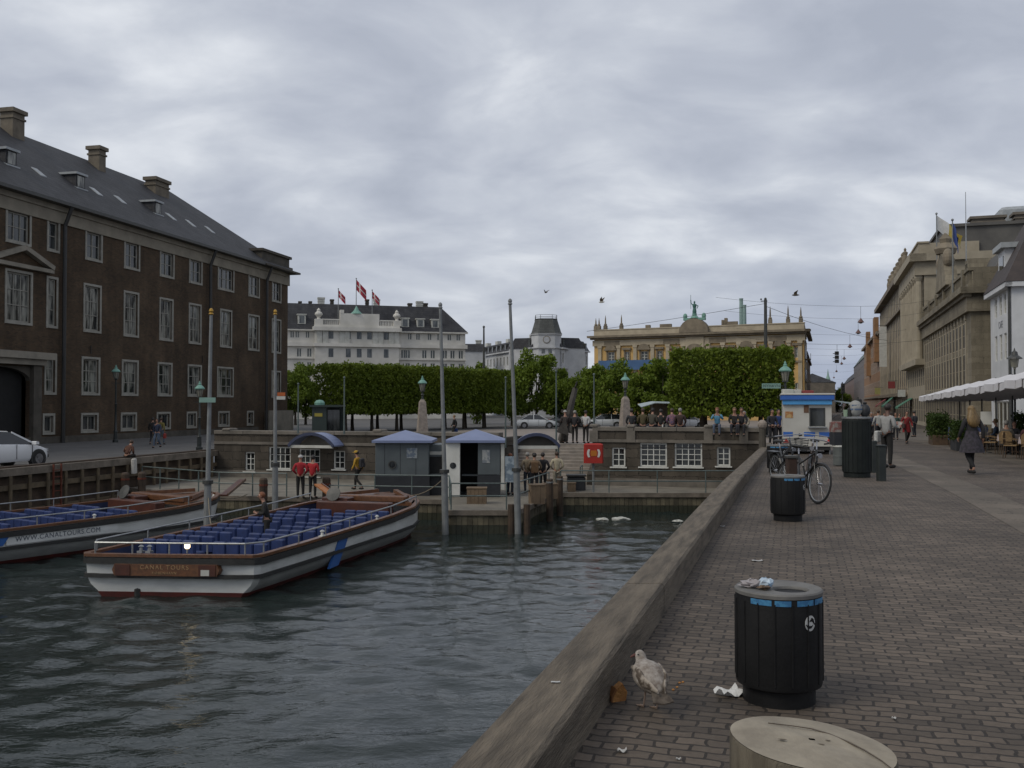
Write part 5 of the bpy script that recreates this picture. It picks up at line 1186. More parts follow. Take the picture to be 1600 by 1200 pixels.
b = MB(); b.box(.18, -.02, bz(716), .62, -.002, bz(700)); b.build('poster', mat('poster', (.22,.24,.25), (.10,.13,.17), scale=6, lo=.46, hi=.54), bo)
b = MB(); b.box(-W_+.2, -.03, bz(693), W_-.2, -.003, bz(690)); b.build('fascia', mat('fascia_grey', (.13,.15,.16), scale=3), bo)
b2 = thing('ticket_booth', 'right grey ticket booth with blue pyramid roof, open front and white porthole panel', 'booth', (bx_(743), d-.5, LOW)); k = .5
b = MB(); W_ = .5*(bx_(790)-bx_(697))*.99
zr_ = bz(688)
b.box(-W_+.2, 1.6, 0, W_-.2, 1.7, zr_); b.box(W_-.3, 0, 0, W_-.22, 1.6, zr_); b.box(-W_+.2, 0, 0, -W_+.28, 1.6, zr_); b.bbox(.12, -.03, bz(740), W_-.2, .05, zr_, .01); b.build('body', booth_grey, b2)
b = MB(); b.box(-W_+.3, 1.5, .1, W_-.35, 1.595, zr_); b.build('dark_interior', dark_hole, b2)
b = MB(); b.box(.1, -.05, 0, W_-.18, .06, bz(741)); b.build('skirt', booth_dark, b2)
b = MB(); pyr(b, -W_, -.25, W_, 2.1, bz(687), bz(671)); b.build('roof', roof_blue, b2)
b = MB(); b.bbox(-W_+.03, -.12, .02, -W_+.62, .0, zr_-.02, .015); pn = b.build('door_panel', white_paint, b2)
b = MB(); b.tube((-W_+.33, -.135, bz(726)), (-W_+.33, -.1, bz(726)), .13, n=16); b.build('porthole', glass_dark, pn)
b = MB(); b.box(W_-.16, -.05, .3, W_-.02, .05, bz(693)); b.build('post', dirty_white, b2)
b = MB(); b.box(W_+.0, -.02, bz(752), W_+.42, .05, bz(712)); b.build('notice_board', mat('notice', (.28,.33,.36), (.12,.16,.2), scale=3, lo=.45, hi=.55), b2)
b = MB(); b.box(.3, -.045, bz(722), .62, -.032, bz(702)); b.build('poster', mat('poster_pale', (.30,.31,.30), (.16,.18,.2), scale=7, lo=.46, hi=.54), b2)
b = MB(); b.box(-.55, .3, bz(743), .1, .8, bz(741)); b.build('counter', booth_grey, b2)
# arched blue canopies
def canopy(lab, x, y, rz, w_, z0, rise, depth, posts):
    t = thing('arched_canopy', lab, 'canopy', (x, y, LOW), rz, None); n = 14; o, i_ = [], []
    Rr = (w_*w_/4+rise*rise)/(2*rise); a0 = math.asin(min(1, w_/2/Rr))
    P = [(Rr*math.sin(-a0+2*a0*k/n), z0+rise-Rr+Rr*math.cos(-a0+2*a0*k/n)) for k in range(n+1)]
    b = MB(); b.loft([[(p[0], -depth, p[1]), (p[0], 0, p[1]), (p[0]*.985, 0, p[1]-.07), (p[0]*.985, -depth, p[1]-.07)] for p in P]); b.build('vault', roof_blue, t)
    b = MB(); b.loft([[(p[0]*1.005, -depth-.06, p[1]+.02), (p[0]*1.005, -depth-.002, p[1]+.02), (p[0]*.95, -depth-.002, p[1]-.12), (p[0]*.95, -depth-.06, p[1]-.12)] for p in P]); b.build('rim', mat('canopy_rim', (.035,.045,.09), scale=3), t)
    b = MB(); b.prism([(p[0]*.95, p[1]-.12) for p in P]+[(w_*.47, z0+.02), (-w_*.47, z0+.02)][:0], -.06, -.02); b.build('tympanum', mat('canopy_panel', (.20,.19,.165), (.15,.145,.13), scale=2), t)
    b = MB(); b.box(-w_*.47, -depth+.02, z0-.14, w_*.47, -depth+.08, z0); b.build('front_bar', dirty_white, t)
    if posts:
        for s in (-1, 1): b = MB(); b.tube((s*w_*.46, -depth+.05, 0), (s*w_*.46, -depth+.05, z0), .04, n=8); b.build('post', rail_green, t)
    return t
u_ = fw_u(503); p = CL+UW*u_; canopy('blue arched canopy over the door in the left retaining wall', p.x+NW.x*.09, p.y+NW.y*.09, WANG, 2.55, atd(503, 699, 48).z-LOW+.1, .62, 1.1, False)
canopy('blue arched canopy on thin posts in front of the stairs', bx_(838)*43.3/40, 43.6, 0, 2.1, atd(838, 696, 43).z-LOW, .55, .9, True)
# ---- lifebuoy box
t = thing('lifebuoy_box', 'red lifebuoy box with white ring marks on a post', 'lifebuoy', ((927-800)/F*41.6, 41.6, LOW), 0)
zc = atd(927, 708, 41.6).z-LOW
b = MB(); b.tube((0,.08,-.1), (0,.08,zc), .05, n=8); b.build('post', grey_pole, t)
red = mat('lifebuoy_red', (.36,.022,.012), (.30,.018,.01), scale=3, rough=.45)
b = MB(); b.bbox(-.42, -.14, zc-.43, .42, .04, zc+.43, .06); bxo = b.build('box', red, t)
# rounded corners
b = MB()
for s in (-1, 1):
    a_ = [R(-38)+R(76)*k/8 for k in range(9)]
    outer = [(s*.29*math.cos(a), .29*math.sin(a)) for a in a_]; inner = [(s*.19*math.cos(a), .26*math.sin(a)) for a in a_]
    b.prism([(p[0], zc+p[1]) for p in outer]+[(p[0], zc+p[1]) for p in inner[::-1]], -.155, -.141)
b.build('ring_mark', white_paint, bxo)
b = MB(); b.prism([(-.12, zc-.12), (.12, zc-.12), (.14, zc), (.12, zc+.12), (-.12, zc+.12), (-.14, zc)], -.155, -.141); b.build('centre_mark', mat('orange_mark', (.45,.14,.01), scale=4), bxo)
# ---- railings
def railing(lab, pts, h=.95, rails=(.95, .5), step=1.5, z=LOW):
    t = thing('railing', lab, 'railing', (pts[0][0], pts[0][1], z)); o = Vector((pts[0][0], pts[0][1], 0))
    P = [Vector((p[0], p[1], 0))-o for p in pts]
    for r_ in rails: b = MB(); b.path([p+Vector((0,0,r_)) for p in P], .028, 6) if len(P) > 2 else b.tube(P[0]+Vector((0,0,r_)), P[1]+Vector((0,0,r_)), .028, n=6); b.build('rail', rail_green, t)
    for i in range(len(P)-1):
        L_ = (P[i+1]-P[i]).length; n = max(1, round(L_/step))
        for k in range(n+(1 if i == len(P)-2 else 0)): q = P[i].lerp(P[i+1], k/n); b = MB(); b.tube(q+Vector((0,0,-.02)), q+Vector((0,0,rails[0])), .028, n=6); b.build('post', rail_green, t)
    return t
railing('green tube railing in front of the ticket booths beside the boat', [(-8.6, 39.5), (-2.5, 38.4), (-2.2, 34.75), (-.2, 34.75)])
railing('green tube railing on the right edge of the jetty', [(.25, 35.4), (1.55, 40.3)])
railing('green tube railing along the narrow quay under the lattice windows', [(2.1, 41.45), (10.4, 41.3)], step=2.2)
railing('old low railing on the quay behind the moored boats', [(-17.0, 44.2), (-12.3, 40.4), (-9.3, 39.7)], step=1.6)
railing('thin handrail on the right of the stone stairs', [(3.1, 43.7), (3.3, 45.2)], step=1.5)
# crates and planters on the jetty
cr = mat('planter_wood', (.17,.12,.075), (.11,.078,.05), scale=3, rough=.85, bump=.4)
def crate(lab, x, y, w_, d_, h, rz=0, m_=None):
    t = thing('wooden_planter', lab, 'planter', (x, y, LOW), rz)
    b = MB(); n = max(3, int(w_/.14))
    for i in range(n): q = w_/n; b.box(-w_/2+i*q+.004, -d_/2, 0, -w_/2+(i+1)*q-.004, -d_/2+.03, h-.04); b.box(-w_/2+i*q+.004, d_/2-.03, 0, -w_/2+(i+1)*q-.004, d_/2, h-.04)
    for i in range(n): q = (d_-.06)/n; b.box(-w_/2, -d_/2+.03+i*q+.003, 0, -w_/2+.03, -d_/2+.03+(i+1)*q-.003, h-.04); b.box(w_/2-.03, -d_/2+.03+i*q+.003, 0, w_/2, -d_/2+.03+(i+1)*q-.003, h-.04)
    b.build('side_boards', m_ or cr, t); b = MB(); b.box(-w_/2-.02, -d_/2-.02, h-.04, w_/2+.02, d_/2+.02, h); b.build('lid', m_ or cr, t)
crate('grey wooden crate on the jetty below the white booth panel', -1.35, 37.0, .75, .5, .62)
crate('tall plank box at the right edge of the jetty', .95, 36.9, .55, .5, .75, .2)
crate('smaller plank box behind the tall one on the right jetty edge', 1.55, 38.9, .5, .45, .62, .2)
crate('low brown crate near the corner of the narrow lower quay', 2.6, 42.0, .35, .35, .4)
for px, d, lab in ((853, 38.0, 'dark timber pile on the right jetty edge, nearer the tall pole'), (869, 39.6, 'dark timber pile on the right jetty edge, farther from the tall pole')):
    p = atd(px, 700, d); t = thing('timber_pile', lab, 'pile', (p.x+.15, d, WATER)); b = MB(); b.tube((0,0,-1.4), (0,0,1.65), .14, .13, 9); b.build('pile', wood_dark, t); b = MB(); b.lathe([(.15, 1.5), (.15, 1.56)], 9); b.build('band', steel, t)
t = thing('black_bin_bag', 'black box shaped bin standing behind the lifebuoy post', 'bin', (2.85, 42.7, LOW)); b = MB(); b.bbox(-.4, -.3, 0, .4, .3, .62, .06); b.build('body', booth_dark, t); b = MB(); b.bbox(-.43, -.33, .62, .43, .33, .7, .02); b.build('lid', black_metal, t)
# ---- gangplank from quay to boat
p0 = atd(497, 757, 38.2); p1 = atd(533, 783, 34.6)
t = thing('gangplank', 'orange varnished gangplank slanting from the quay down to the boat', 'gangplank', tuple(p1)); b = MB(); b.beam((0,0,0), p0-p1, .32, .06); b.build('plank', mat('gangplank_wood', (.36,.14,.04), (.25,.09,.03), scale=3), t); b = MB(); b.beam(Vector((.14,0,.05)), p0-p1+Vector((.14,0,.05)), .03, .05); b.build('edge', varnish_d, t)
p0 = atd(379, 750, 40.2); p1 = atd(350, 774, 36.4)
t = thing('gangplank', 'red brown gangplank raised beside the far boat', 'gangplank', tuple(p1)); b = MB(); b.beam((0,0,0), p0-p1, .3, .06); b.build('plank', varnish_d, t); b = MB(); b.beam(Vector((.13,0,.05)), p0-p1+Vector((.13,0,.05)), .03, .05); b.build('edge', varnish, t)
def rope(lab, a, c, sag):
    a, c = Vector(a), Vector(c); b = MB(); b.path([a.lerp(c, k/8)-a-Vector((0,0,sag*4*(k/8)*(1-k/8))) for k in range(9)], .018, 6); tag(b.build('mooring_rope', mat('rope', (.20,.17,.12), (.13,.11,.08), scale=30, rough=.9), loc=a), lab, 'rope')
rope('mooring rope from the nearer boat bow to the jetty pole', (-4.2, 35.6, WATER+1.3), (-2.5, 34.2, WATER+1.9), .25)
rope('mooring rope from the far boat bow up to the lower quay', (-11.4, 35.8, WATER+1.3), (-10.9, 39.6, LOW+.1), .2)
rope('mooring rope from the nearer boat side to the pole between the boats', (-8.9, 28.5, WATER+1.05), (-9.75, 30.9, WATER+1.6), .2)
# floating litter by the basin corner
for i, (px, py, s, lab) in enumerate(((942, 812, .25, 'left of the two white scraps floating by the basin wall'), (971, 811, .38, 'right and larger of the two white scraps floating by the basin wall'), (1058, 815, .22, 'small pale scrap floating beside the right quay'))):
    p = atz(px, py, WATER+.03); b = MB(); b.sphere((0,0,0), s, s*.5, .06, n=9, k=5)
    for j in range(len(b.v)): v = b.v[j]; b.v[j] = (v[0]*(1+random.uniform(-.25,.25)), v[1]*(1+random.uniform(-.25,.25)), v[2]+random.uniform(-.02,.04))
    tag(b.build('floating_litter', dirty_white, loc=p), lab, 'litter')
# ================================================================ trees and hedges
def leafmat(name, c1, c2, c3, trans=.32):
    m, nt, b = nodes_of(name)
    g = N(nt, 'ShaderNodeNewGeometry'); tcx = N(nt, 'ShaderNodeTexCoord'); oi = N(nt, 'ShaderNodeObjectInfo')
    r = N(nt, 'ShaderNodeValToRGB'); r.color_ramp.elements[0].color = c4(c1); r.color_ramp.elements[1].color = c4(c3); e_ = r.color_ramp.elements.new(.6); e_.color = c4(c2)
    n = N(nt, 'ShaderNodeTexNoise', Scale=.7, Detail=3); L(nt, tcx.outputs['Object'], n.inputs['Vector'])
    a = N(nt, 'ShaderNodeMath', operation='MULTIPLY_ADD'); a.inputs[1].default_value = .5; L(nt, g.outputs['Random Per Island'], a.inputs[0])
    a2 = N(nt, 'ShaderNodeMath', operation='MULTIPLY_ADD'); a2.inputs[1].default_value = .9; a2.inputs[2].default_value = -.2; L(nt, n.outputs['Fac'], a2.inputs[0]); L(nt, a2.outputs[0], a.inputs[2])
    L(nt, a.outputs[0], r.inputs['Fac']); L(nt, r.outputs[0], b.inputs['Base Color'])
    b.inputs['Roughness'].default_value = .65; b.inputs['Specular IOR Level'].default_value = .25
    tr = N(nt, 'ShaderNodeBsdfTranslucent'); L(nt, r.outputs[0], tr.inputs['Color']); mx = N(nt, 'ShaderNodeMixShader'); mx.inputs[0].default_value = trans
    out = nt.nodes['Material Output']; L(nt, b.outputs[0], mx.inputs[1]); L(nt, tr.outputs[0], mx.inputs[2]); L(nt, mx.outputs[0], out.inputs[0])
    return m
leaf_a = leafmat('linden_leaves', (.056,.084,.009), (.11,.152,.014), (.19,.23,.027))
leaf_b = leafmat('young_leaves', (.064,.098,.011), (.12,.172,.018), (.185,.235,.032))
leaf_c = leafmat('hedge_leaves', (.02,.035,.008), (.04,.07,.012), (.085,.11,.02))
bark = mat('bark', (.035,.028,.02), (.06,.048,.035), scale=5, rough=.9, bump=.6, bscale=14)
def leaves(name, P, size, material, jitter=1.0):
    n = len(P); d = RNG.normal(size=(n, 3)); d /= np.linalg.norm(d, axis=1)[:, None]
    u = np.cross(d, RNG.normal(size=(n, 3))); u /= np.linalg.norm(u, axis=1)[:, None]; v_ = np.cross(d, u)
    s = size*(.6+.8*RNG.random(n))[:, None]; w_ = .55
    V = np.stack([P-u*s, P-v_*s*w_+u*s*.1, P+u*s, P+v_*s*w_+u*s*.1], 1).reshape(-1, 3)
    me = bpy.data.meshes.new(name); me.vertices.add(4*n); me.vertices.foreach_set('co', V.astype(np.float32).ravel())
    me.loops.add(4*n); me.loops.foreach_set('vertex_index', np.arange(4*n)); me.polygons.add(n)
    me.polygons.foreach_set('loop_start', np.arange(n)*4); me.polygons.foreach_set('loop_total', np.full(n, 4)); me.update(calc_edges=True); me.materials.append(material)
    return me
def box_crown(name, sx, sy, sz, n, size, material):
    """clipped crown: leaves crowd a box's faces, uneven by bulges and gaps, thinner inside"""
    P = []
    k = int(n*.78); areas = np.array([sy*sz, sy*sz, sx*sz, sx*sz, sx*sy, sx*sy*.8]); f = RNG.choice(6, k, p=areas/areas.sum())
    q = RNG.random((k, 3))-.5; dep = np.abs(RNG.normal(0, .035, k))
    for i, (ax, s) in enumerate(((0,-1), (0,1), (1,-1), (1,1), (2,1), (2,-1))): m_ = f == i; q[m_, ax] = s*(.5-dep[m_]*(1.0 if i < 4 else 1.2))
    q2 = (RNG.random((n-k, 3))-.5)*.86; q = np.vstack([q, q2]); P = q*np.array([sx, sy, sz])
    bul = .16*np.sin(P[:, 0]*2.1+1)*np.sin(P[:, 1]*1.7)*np.sin(P[:, 2]*1.9+.5)+.09*np.sin(P[:, 0]*5+P[:, 2]*4)
    P *= (1+bul[:, None]*.35); P += RNG.normal(0, .07, P.shape)
    keep = (np.sin(P[:, 0]*3.3+2)*np.sin(P[:, 1]*3.1)*np.sin(P[:, 2]*3.7) < .62) | (RNG.random(len(P)) < .35)
    spr = RNG.random(len(P)) < .03; P[spr, 2] += RNG.random(spr.sum())*.35*(P[spr, 2] > 0)
    return leaves(name, P[keep], size, material)
def round_crown(name, rx, rz, n, size, material, seed):
    rg = np.random.default_rng(seed); nc = 34; C = rg.normal(size=(nc, 3)); C /= np.linalg.norm(C, axis=1)[:, None]; C *= (.35+.6*rg.random(nc)[:, None]**.6); C[:, 2] = C[:, 2]*.95
    sh = 1-.28*np.clip(C[:, 2], 0, 1); C[:, :2] *= sh[:, None]
    i = rg.integers(0, nc, n); r_ = .16+.16*rg.random(nc); d = rg.normal(size=(n, 3)); d /= np.linalg.norm(d, axis=1)[:, None]
    P = C[i]+d*(r_[i]*rg.random(n)**.45)[:, None]
    return leaves(name, P*np.array([rx, rx, rz]), size, material)
def trunk_mesh(h, r, spread, top, seed):
    rd_ = random.Random(seed); b = MB(); b.path([(0,0,-.2), (0,0,.1), (rd_.uniform(-.04,.04),0,h*.5), (0,0,h)], [r*1.5, r*1.1, r*.9, r*.75], 9)
    for k in range(7):
        a = k*2*math.pi/7+rd_.random(); z0 = h*(.8+.2*rd_.random()); s = spread*(.6+.4*rd_.random()); zt_ = h+(top-h)*(.35+.5*rd_.random())
        b.path([(0,0,z0), (math.cos(a)*s*.45, math.sin(a)*s*.45, z0+(zt_-z0)*.55), (math.cos(a)*s, math.sin(a)*s, zt_)], [r*.5, r*.32, r*.1], 6)
    b.path([(0,0,h), (.1,.05,(h+top)/2), (0,0,top*.92)], [r*.7, r*.4, r*.1], 6)
    return b.mesh('trunk', bark, True)
TR = [trunk_mesh(1.9, .17, 1.3, 4.6, s) for s in (1, 2)]; TRR = [trunk_mesh(2.0, .17, 2.0, 6.2, s) for s in (3, 4)]
BC = [box_crown('crown', 4.1, 4.1, 4.5, 9500, .135, leaf_a) for k in range(3)]
RC = [round_crown('crown', 3.2, 3.1, 8500, .16, leaf_b, s) for s in (5, 6, 7)]
def tree(lab, name, x, y, z, crown, trunk, cz, sc=(1,1,1), rz=0, group=None):
    t = thing(name, lab, 'tree', (x, y, z), rz, group); link('trunk', trunk, t).scale = (1, 1, sc[2]); o = link('crown', crown, t, (0, 0, cz)); o.scale = sc if crown in BC else tuple(q*1.14 for q in sc)
    return t
A, B_ = Vector((-16.0, 88, 0)), Vector((-3.6, 104, 0)); d = (B_-A); ln = d.length; d.normalize(); nr = Vector((-d.y, d.x, 0)); ang = math.atan2(d.y, d.x)
k = 0; nrow = 7
ordl = ['first', 'second', 'third', 'fourth', 'fifth', 'sixth', 'seventh']
for r_ in range(2):
    for i in range(nrow):
        p = A+d*(ln*(i)/(nrow-1))+Vector((.5, 1.5+r_*3.8, 0)); z = G(p.x, p.y)
        tree(f'clipped linden, {ordl[i]} from left in the {"front" if r_ == 0 else "rear"} row of the long block', 'clipped_tree', p.x, p.y, z, BC[k % 3], TR[k % 2], 4.05, (1, 1, .99+.03*math.sin(k*2.3)), ang+(k % 2)*math.pi, 'clipped lindens of the long left block'); k += 1
A, B_ = Vector((13.1, 66.2, 0)), Vector((16.9, 65.2, 0)); d = (B_-A); ln = d.length; d.normalize(); nr = Vector((-d.y, d.x, 0)); ang = math.atan2(d.y, d.x)
for r_ in range(2):
    for i in range(2):
        p = A+d*(ln*i)+nr*(2.0*0+r_*4.0)*1; p = p+nr*.0; z = -.5
        tree(f'clipped linden, {"left" if i == 0 else "right"} of the {"front" if r_ == 0 else "rear"} pair in the tall right block', 'clipped_tree', p.x, p.y, z, BC[(i+r_) % 3], TR[i], 3.62, (1.0, 1, .99), ang+i*math.pi, 'clipped lindens of the tall right block')
for j, (px, ytop, d_, w_, lab) in enumerate(((478, 571, 124, .9, 'round crowned tree between the brick palace corner and the clipped block'), (462, 578, 122, .8, 'smaller round tree half hidden behind the brick palace corner'), (745, 562, 128, .9, 'round tree top rising behind the right end of the clipped block'),
      (800, 580, 116, .8, 'lower round tree just right of the long clipped block'), (838, 552, 113, 1.05, 'tallest round tree in front of the white corner building tower'), (886, 572, 112, .85, 'round tree in front of the right wing of the corner building'),
      (918, 578, 108, .8, 'round tree directly behind the leaning anchor shank'), (955, 567, 106, 1.0, 'round tree behind the obelisk lamp with the green cap'), (1000, 565, 103, 1.05, 'round tree below the blue banner of the palace'), (1036, 563, 101, 1.0, 'round tree touching the left side of the tall clipped block'), (1065, 580, 112, .8, 'round tree peeping out behind the tall clipped block'))):
    p = atd(px, ytop, d_); z = G(p.x, d_); h = p.z-z; s = h/7.0
    tree(lab, 'round_tree', p.x, d_, z, RC[j % 3], TRR[j % 2], 3.95*s, (w_*1.02, w_*1.02, s*.98), j*1.1, 'natural trees on the square')
p = atd(1304, 612, 330); tree('small green tree far down the street beside the church tower', 'round_tree', p.x+1, 330, -1, RC[1], TRR[0], 4, (1.3, 1.3, 1.3), .4)
# ================================================================ cars
silver = mat('car_silver', (.52,.54,.55), (.48,.50,.51), scale=1, rough=.3, metal=.0, coat=.7)
carwhite = mat('car_white', (.70,.71,.72), (.67,.68,.69), scale=1, rough=.3, coat=.6)
tyre = mat('tyre', (.012,.012,.012), (.02,.02,.02), scale=12, rough=.85)
rim = mat('rim', (.30,.30,.31), (.2,.2,.21), scale=8, rough=.35, metal=.7)
carglass = mat('car_glass', (.012,.014,.016), (.02,.022,.024), scale=2, rough=.06, spec=.7)
lampred = mat('tail_red', (.25,.012,.01), scale=5, rough=.3); lampclear = mat('headlamp', (.4,.41,.42), (.3,.3,.31), scale=6, rough=.15)
def car(lab, loc, rz, paint, kind):
    t = thing('parked_car', lab, 'car', loc, rz, 'cars standing on the square' if loc[0] > -16 else None); Lh = 2.2; w_ = .86
    # side profile of the lower body: x, top height, half width
    if kind == 'sedan': prof = [(-2.25,.62,.68),(-2.2,.88,.78),(-1.9,.96,.84),(-1.3,1.0,.87),(0,1.0,.88),(.9,.98,.88),(1.6,.88,.85),(2.05,.76,.78),(2.25,.58,.66)]; cab = [(-1.75,.98),(-1.0,1.40),(-.2,1.45),(.35,1.42),(1.15,.97)]
    elif kind == 'wagon': prof = [(-2.3,.6,.72),(-2.28,.95,.8),(-1.9,1.02,.85),(-1.3,1.02,.87),(0,1.0,.88),(.9,.98,.88),(1.6,.9,.85),(2.05,.78,.78),(2.25,.58,.66)]; cab = [(-2.25,1.0),(-1.85,1.44),(-.6,1.5),(.3,1.45),(1.15,.97)]
    else: prof = [(-2.05,.6,.72),(-2.0,.98,.8),(-1.7,1.03,.85),(-1.1,1.03,.87),(0,1.0,.88),(.8,.97,.87),(1.5,.88,.84),(1.95,.74,.76),(2.1,.56,.62)]; cab = [(-1.95,1.0),(-1.5,1.4),(-.6,1.5),(.15,1.46),(1.2,.95)]
    rings = []
    for x, zt_, hw in prof:
        zb_ = .24 if abs(x) < 2.0 else .34
        rings.append([(x,-hw*.9,zb_),(x,-hw,zb_+.12),(x,-hw*1.0,zt_-.22),(x,-hw*.95,zt_-.04),(x,-hw*.6,zt_+.02),(x,hw*.6,zt_+.02),(x,hw*.95,zt_-.04),(x,hw,zt_-.22),(x,hw,zb_+.12),(x,hw*.9,zb_)])
    b = MB(); b.loft(rings); body_ = b.build('body', paint, t, True)
    top = [(x, z, .82-.30*max(0, (z-.97))/.5*.72) for x, z in cab]
    b = MB(); rings = []
    for x, z, hw in top: rings.append([(x,-.80,.93),(x,-hw,z),(x,-hw*.6,z+.03),(x,hw*.6,z+.03),(x,hw,z),(x,.80,.93)])
    b.loft(rings); b.build('greenhouse', carglass, t, True)
    b = MB(); rr = [[(x,-hw-.012,z-.03),(x,-hw*.6,z+.045),(x,hw*.6,z+.045),(x,hw+.012,z-.03)] for x, z, hw in top[1:-1]]; b.loft(rr); b.build('roof', paint, t, True)
    for s in (-1, 1):
        b = MB()
        for i in (0, 3): p, q = top[i], top[i+1]; b.beam((p[0], s*.81 if p[1] < 1.05 else s*(p[2]+.01), p[1]-.01), (q[0], s*.81 if q[1] < 1.05 else s*(q[2]+.01), q[1]-.01), .05, .07)
        x = (cab[1][0]+cab[3][0])/2; b.beam((x, s*.822, .96), (x, s*(top[2][2]+.02), cab[2][1]-.01), .07, .03)
        b.build('pillars', paint, t)
        b = MB(); b.bbox(1.0, s*.87, .93, 1.16, s*1.06, 1.06, .02); b.build('mirror', paint, t)
        b = MB(); b.box(prof[-1][0]-.22, s*.42, .6, prof[-1][0]-.06, s*.72, .73); b.build('headlight', lampclear, t)
        b = MB(); b.box(prof[0][0]-.01, s*.52, .72, prof[0][0]+.1, s*.80, .92); b.build('taillight', lampred, t)
        b = MB(); b.box(-.95, s*.886, .45, -.93, s*.872, .95); b.box(.18, s*.892, .35, .2, s*.876, .95); b.box(1.0, s*.888, .4, 1.02, s*.872, .9); b.build('door_seam', rubber, t)
        for x in (-1.35, 1.35):
            b = MB(); b.tube((x, s*.70, .325), (x, s*.895, .325), .40, n=20); b.build('wheel_arch', rubber, t)
            b = MB(); b.lathe([(.22, -.1), (.31, -.1), (.325, -.06), (.325, .06), (.31, .1), (.22, .1)], 20); M = Matrix.Translation((x, s*.81, .325)) @ Matrix.Rotation(math.pi/2, 4, 'X'); b.xf(M); w__ = b.build('wheel', tyre, t, True)
            b = MB(); b.tube((x, s*.80, .325), (x, s*.915, .325), .21, n=16); b.build('rim', rim, w__)
            b = MB(); b.tube((x, s*.915, .325), (x, s*.925, .325), .06, n=10)
            for a in range(5): ca, sa = math.cos(a*1.257), math.sin(a*1.257); b.beam((x+.05*ca, s*.918, .325+.05*sa), (x+.2*ca, s*.918, .325+.2*sa), .05, .02)
            b.build('spokes', rim, w__)
    b = MB(); b.box(prof[0][0]-.03, -.26, .62, prof[0][0]+.02, .26, .73); b.build('number_plate', white_paint, t)
    b = MB(); b.box(prof[0][0]-.05, -.74, .36, prof[0][0]+.06, .74, .5); b.box(prof[-1][0]-.05, -.66, .34, prof[-1][0]+.03, .66, .46); b.build('bumper_strip', rubber, t)
    return t
def carpos(px, d): x = (px-800)/F*d; return (x, d, G(x, d)+.006)
car('silver saloon car crossing the square, left of the leaning anchor', carpos(838, 104), R(2), silver, 'sedan')
car('silver estate car with long roof, right of the leaning anchor', carpos(943, 104), R(180), silver, 'wagon')
car('silver hatchback standing right behind the obelisk lamp', carpos(1011, 104), R(178), carwhite, 'hatch')
car('white hatchback partly hidden by the group sitting on the wall', carpos(1073, 103), R(-2), carwhite, 'hatch')
darkcar = mat('car_dark', (.03,.032,.035), (.04,.042,.045), scale=1, rough=.25, coat=.5)
car('dark car under the trees behind the anchor', carpos(888, 109.8), R(5), darkcar, 'sedan')
car('white hatchback on the left quay street, cut by the photo edge', tuple(Vector((-21.25, 39.6, LEFTZ))), R(72), carwhite, 'hatch')
# ================================================================ lamps
lglass = mat('lantern_glass', (.22,.215,.18), (.15,.145,.12), scale=4, rough=.15)
granite = mat('granite', (.30,.255,.215), (.20,.17,.145), scale=7, rough=.85, bump=.2)
lamp_black = mat('lamp_black', (.012,.016,.015), (.02,.025,.023), scale=5, rough=.5)
def lantern(t, z, s=1.0, sides=8):
    b = MB(); b.lathe([(.07*s, z), (.13*s, z+.03*s), (.10*s, z+.07*s)], 10); b.build('lantern_base', lamp_black, t)
    b = MB(); b.lathe([(.11*s, z+.07*s), (.185*s, z+.44*s)], sides); g = b.build('lantern_glass', lglass, t)
    b = MB()
    for k in range(sides): a = 2*math.pi*k/sides; b.tube((.112*s*math.cos(a), .112*s*math.sin(a), z+.07*s), (.188*s*math.cos(a), .188*s*math.sin(a), z+.44*s), .009*s, n=5)
    b.build('glazing_bars', lamp_black, g)
    b = MB(); b.lathe([(.23*s, z+.43*s), (.25*s, z+.47*s), (.19*s, z+.55*s), (.11*s, z+.62*s), (.07*s, z+.64*s), (.08*s, z+.70*s), (.045*s, z+.73*s), (.05*s, z+.77*s), (.012*s, z+.85*s)], 12); b.build('lantern_cap', copper_green, t, True)
def obelisk_lamp(lab, px, d, ytop):
    x = (px-800)/F*d; z0 = G(x, d); zt_ = atd(px, ytop, d).z-z0; t = thing('street_lamp', lab, 'street lamp', (x, d, z0), .3, 'lanterns on granite obelisks')
    h = zt_-1.25
    b = MB(); b.loft([[(sx*r_, sy*r_, z) for sx, sy in ((-1,-1), (1,-1), (1,1), (-1,1))] for r_, z in ((.34, -.1), (.34, .25), (.30, .28), (.16, h-.15), (.08, h))]); b.build('obelisk', granite, t)
    b = MB(); b.lathe([(.1, h-.05), (.07, h+.05), (.055, h+.2), (.09, h+.24), (.05, h+.3), (.05, h+.42)], 10); b.build('stem', lamp_black, t); lantern(t, h+.40, 1.0)
obelisk_lamp('green capped lantern on an obelisk between the two ticket booths', 660, 50.5, 587)
obelisk_lamp('green capped lantern on an obelisk before the silver estate car', 977, 50.0, 582)
def post_lamp(lab, px, d, ytop, s=1.0, z0=None):
    x = (px-800)/F*d; z0 = G(x, d) if z0 is None else z0; zt_ = atd(px, ytop, d).z-z0; h = zt_-.85*s; t = thing('street_lamp', lab, 'street lamp', (x, d, z0), .2, 'lanterns on slim posts')
    b = MB(); b.lathe([(.16*s, -.05), (.16*s, .15), (.11*s, .2), (.10*s, .7), (.13*s, .74), (.07*s, .85), (.055*s, h*.6), (.085*s, h*.6+.05), (.05*s, h*.6+.1), (.045*s, h)], 12); b.build('post', lamp_black, t, True)
    b = MB(); b.beam((-.25*s, 0, h-.25), (.25*s, 0, h-.25), .03, .03); b.build('ladder_bar', lamp_black, t); lantern(t, h, s); return t, h
post_lamp('slim street lamp at the brick palace facade, between two window columns', 181, 66, 570, 1.2)
post_lamp('street lamp with pale green cap standing just left of a tall pole', 312, 55, 595, 1.15)
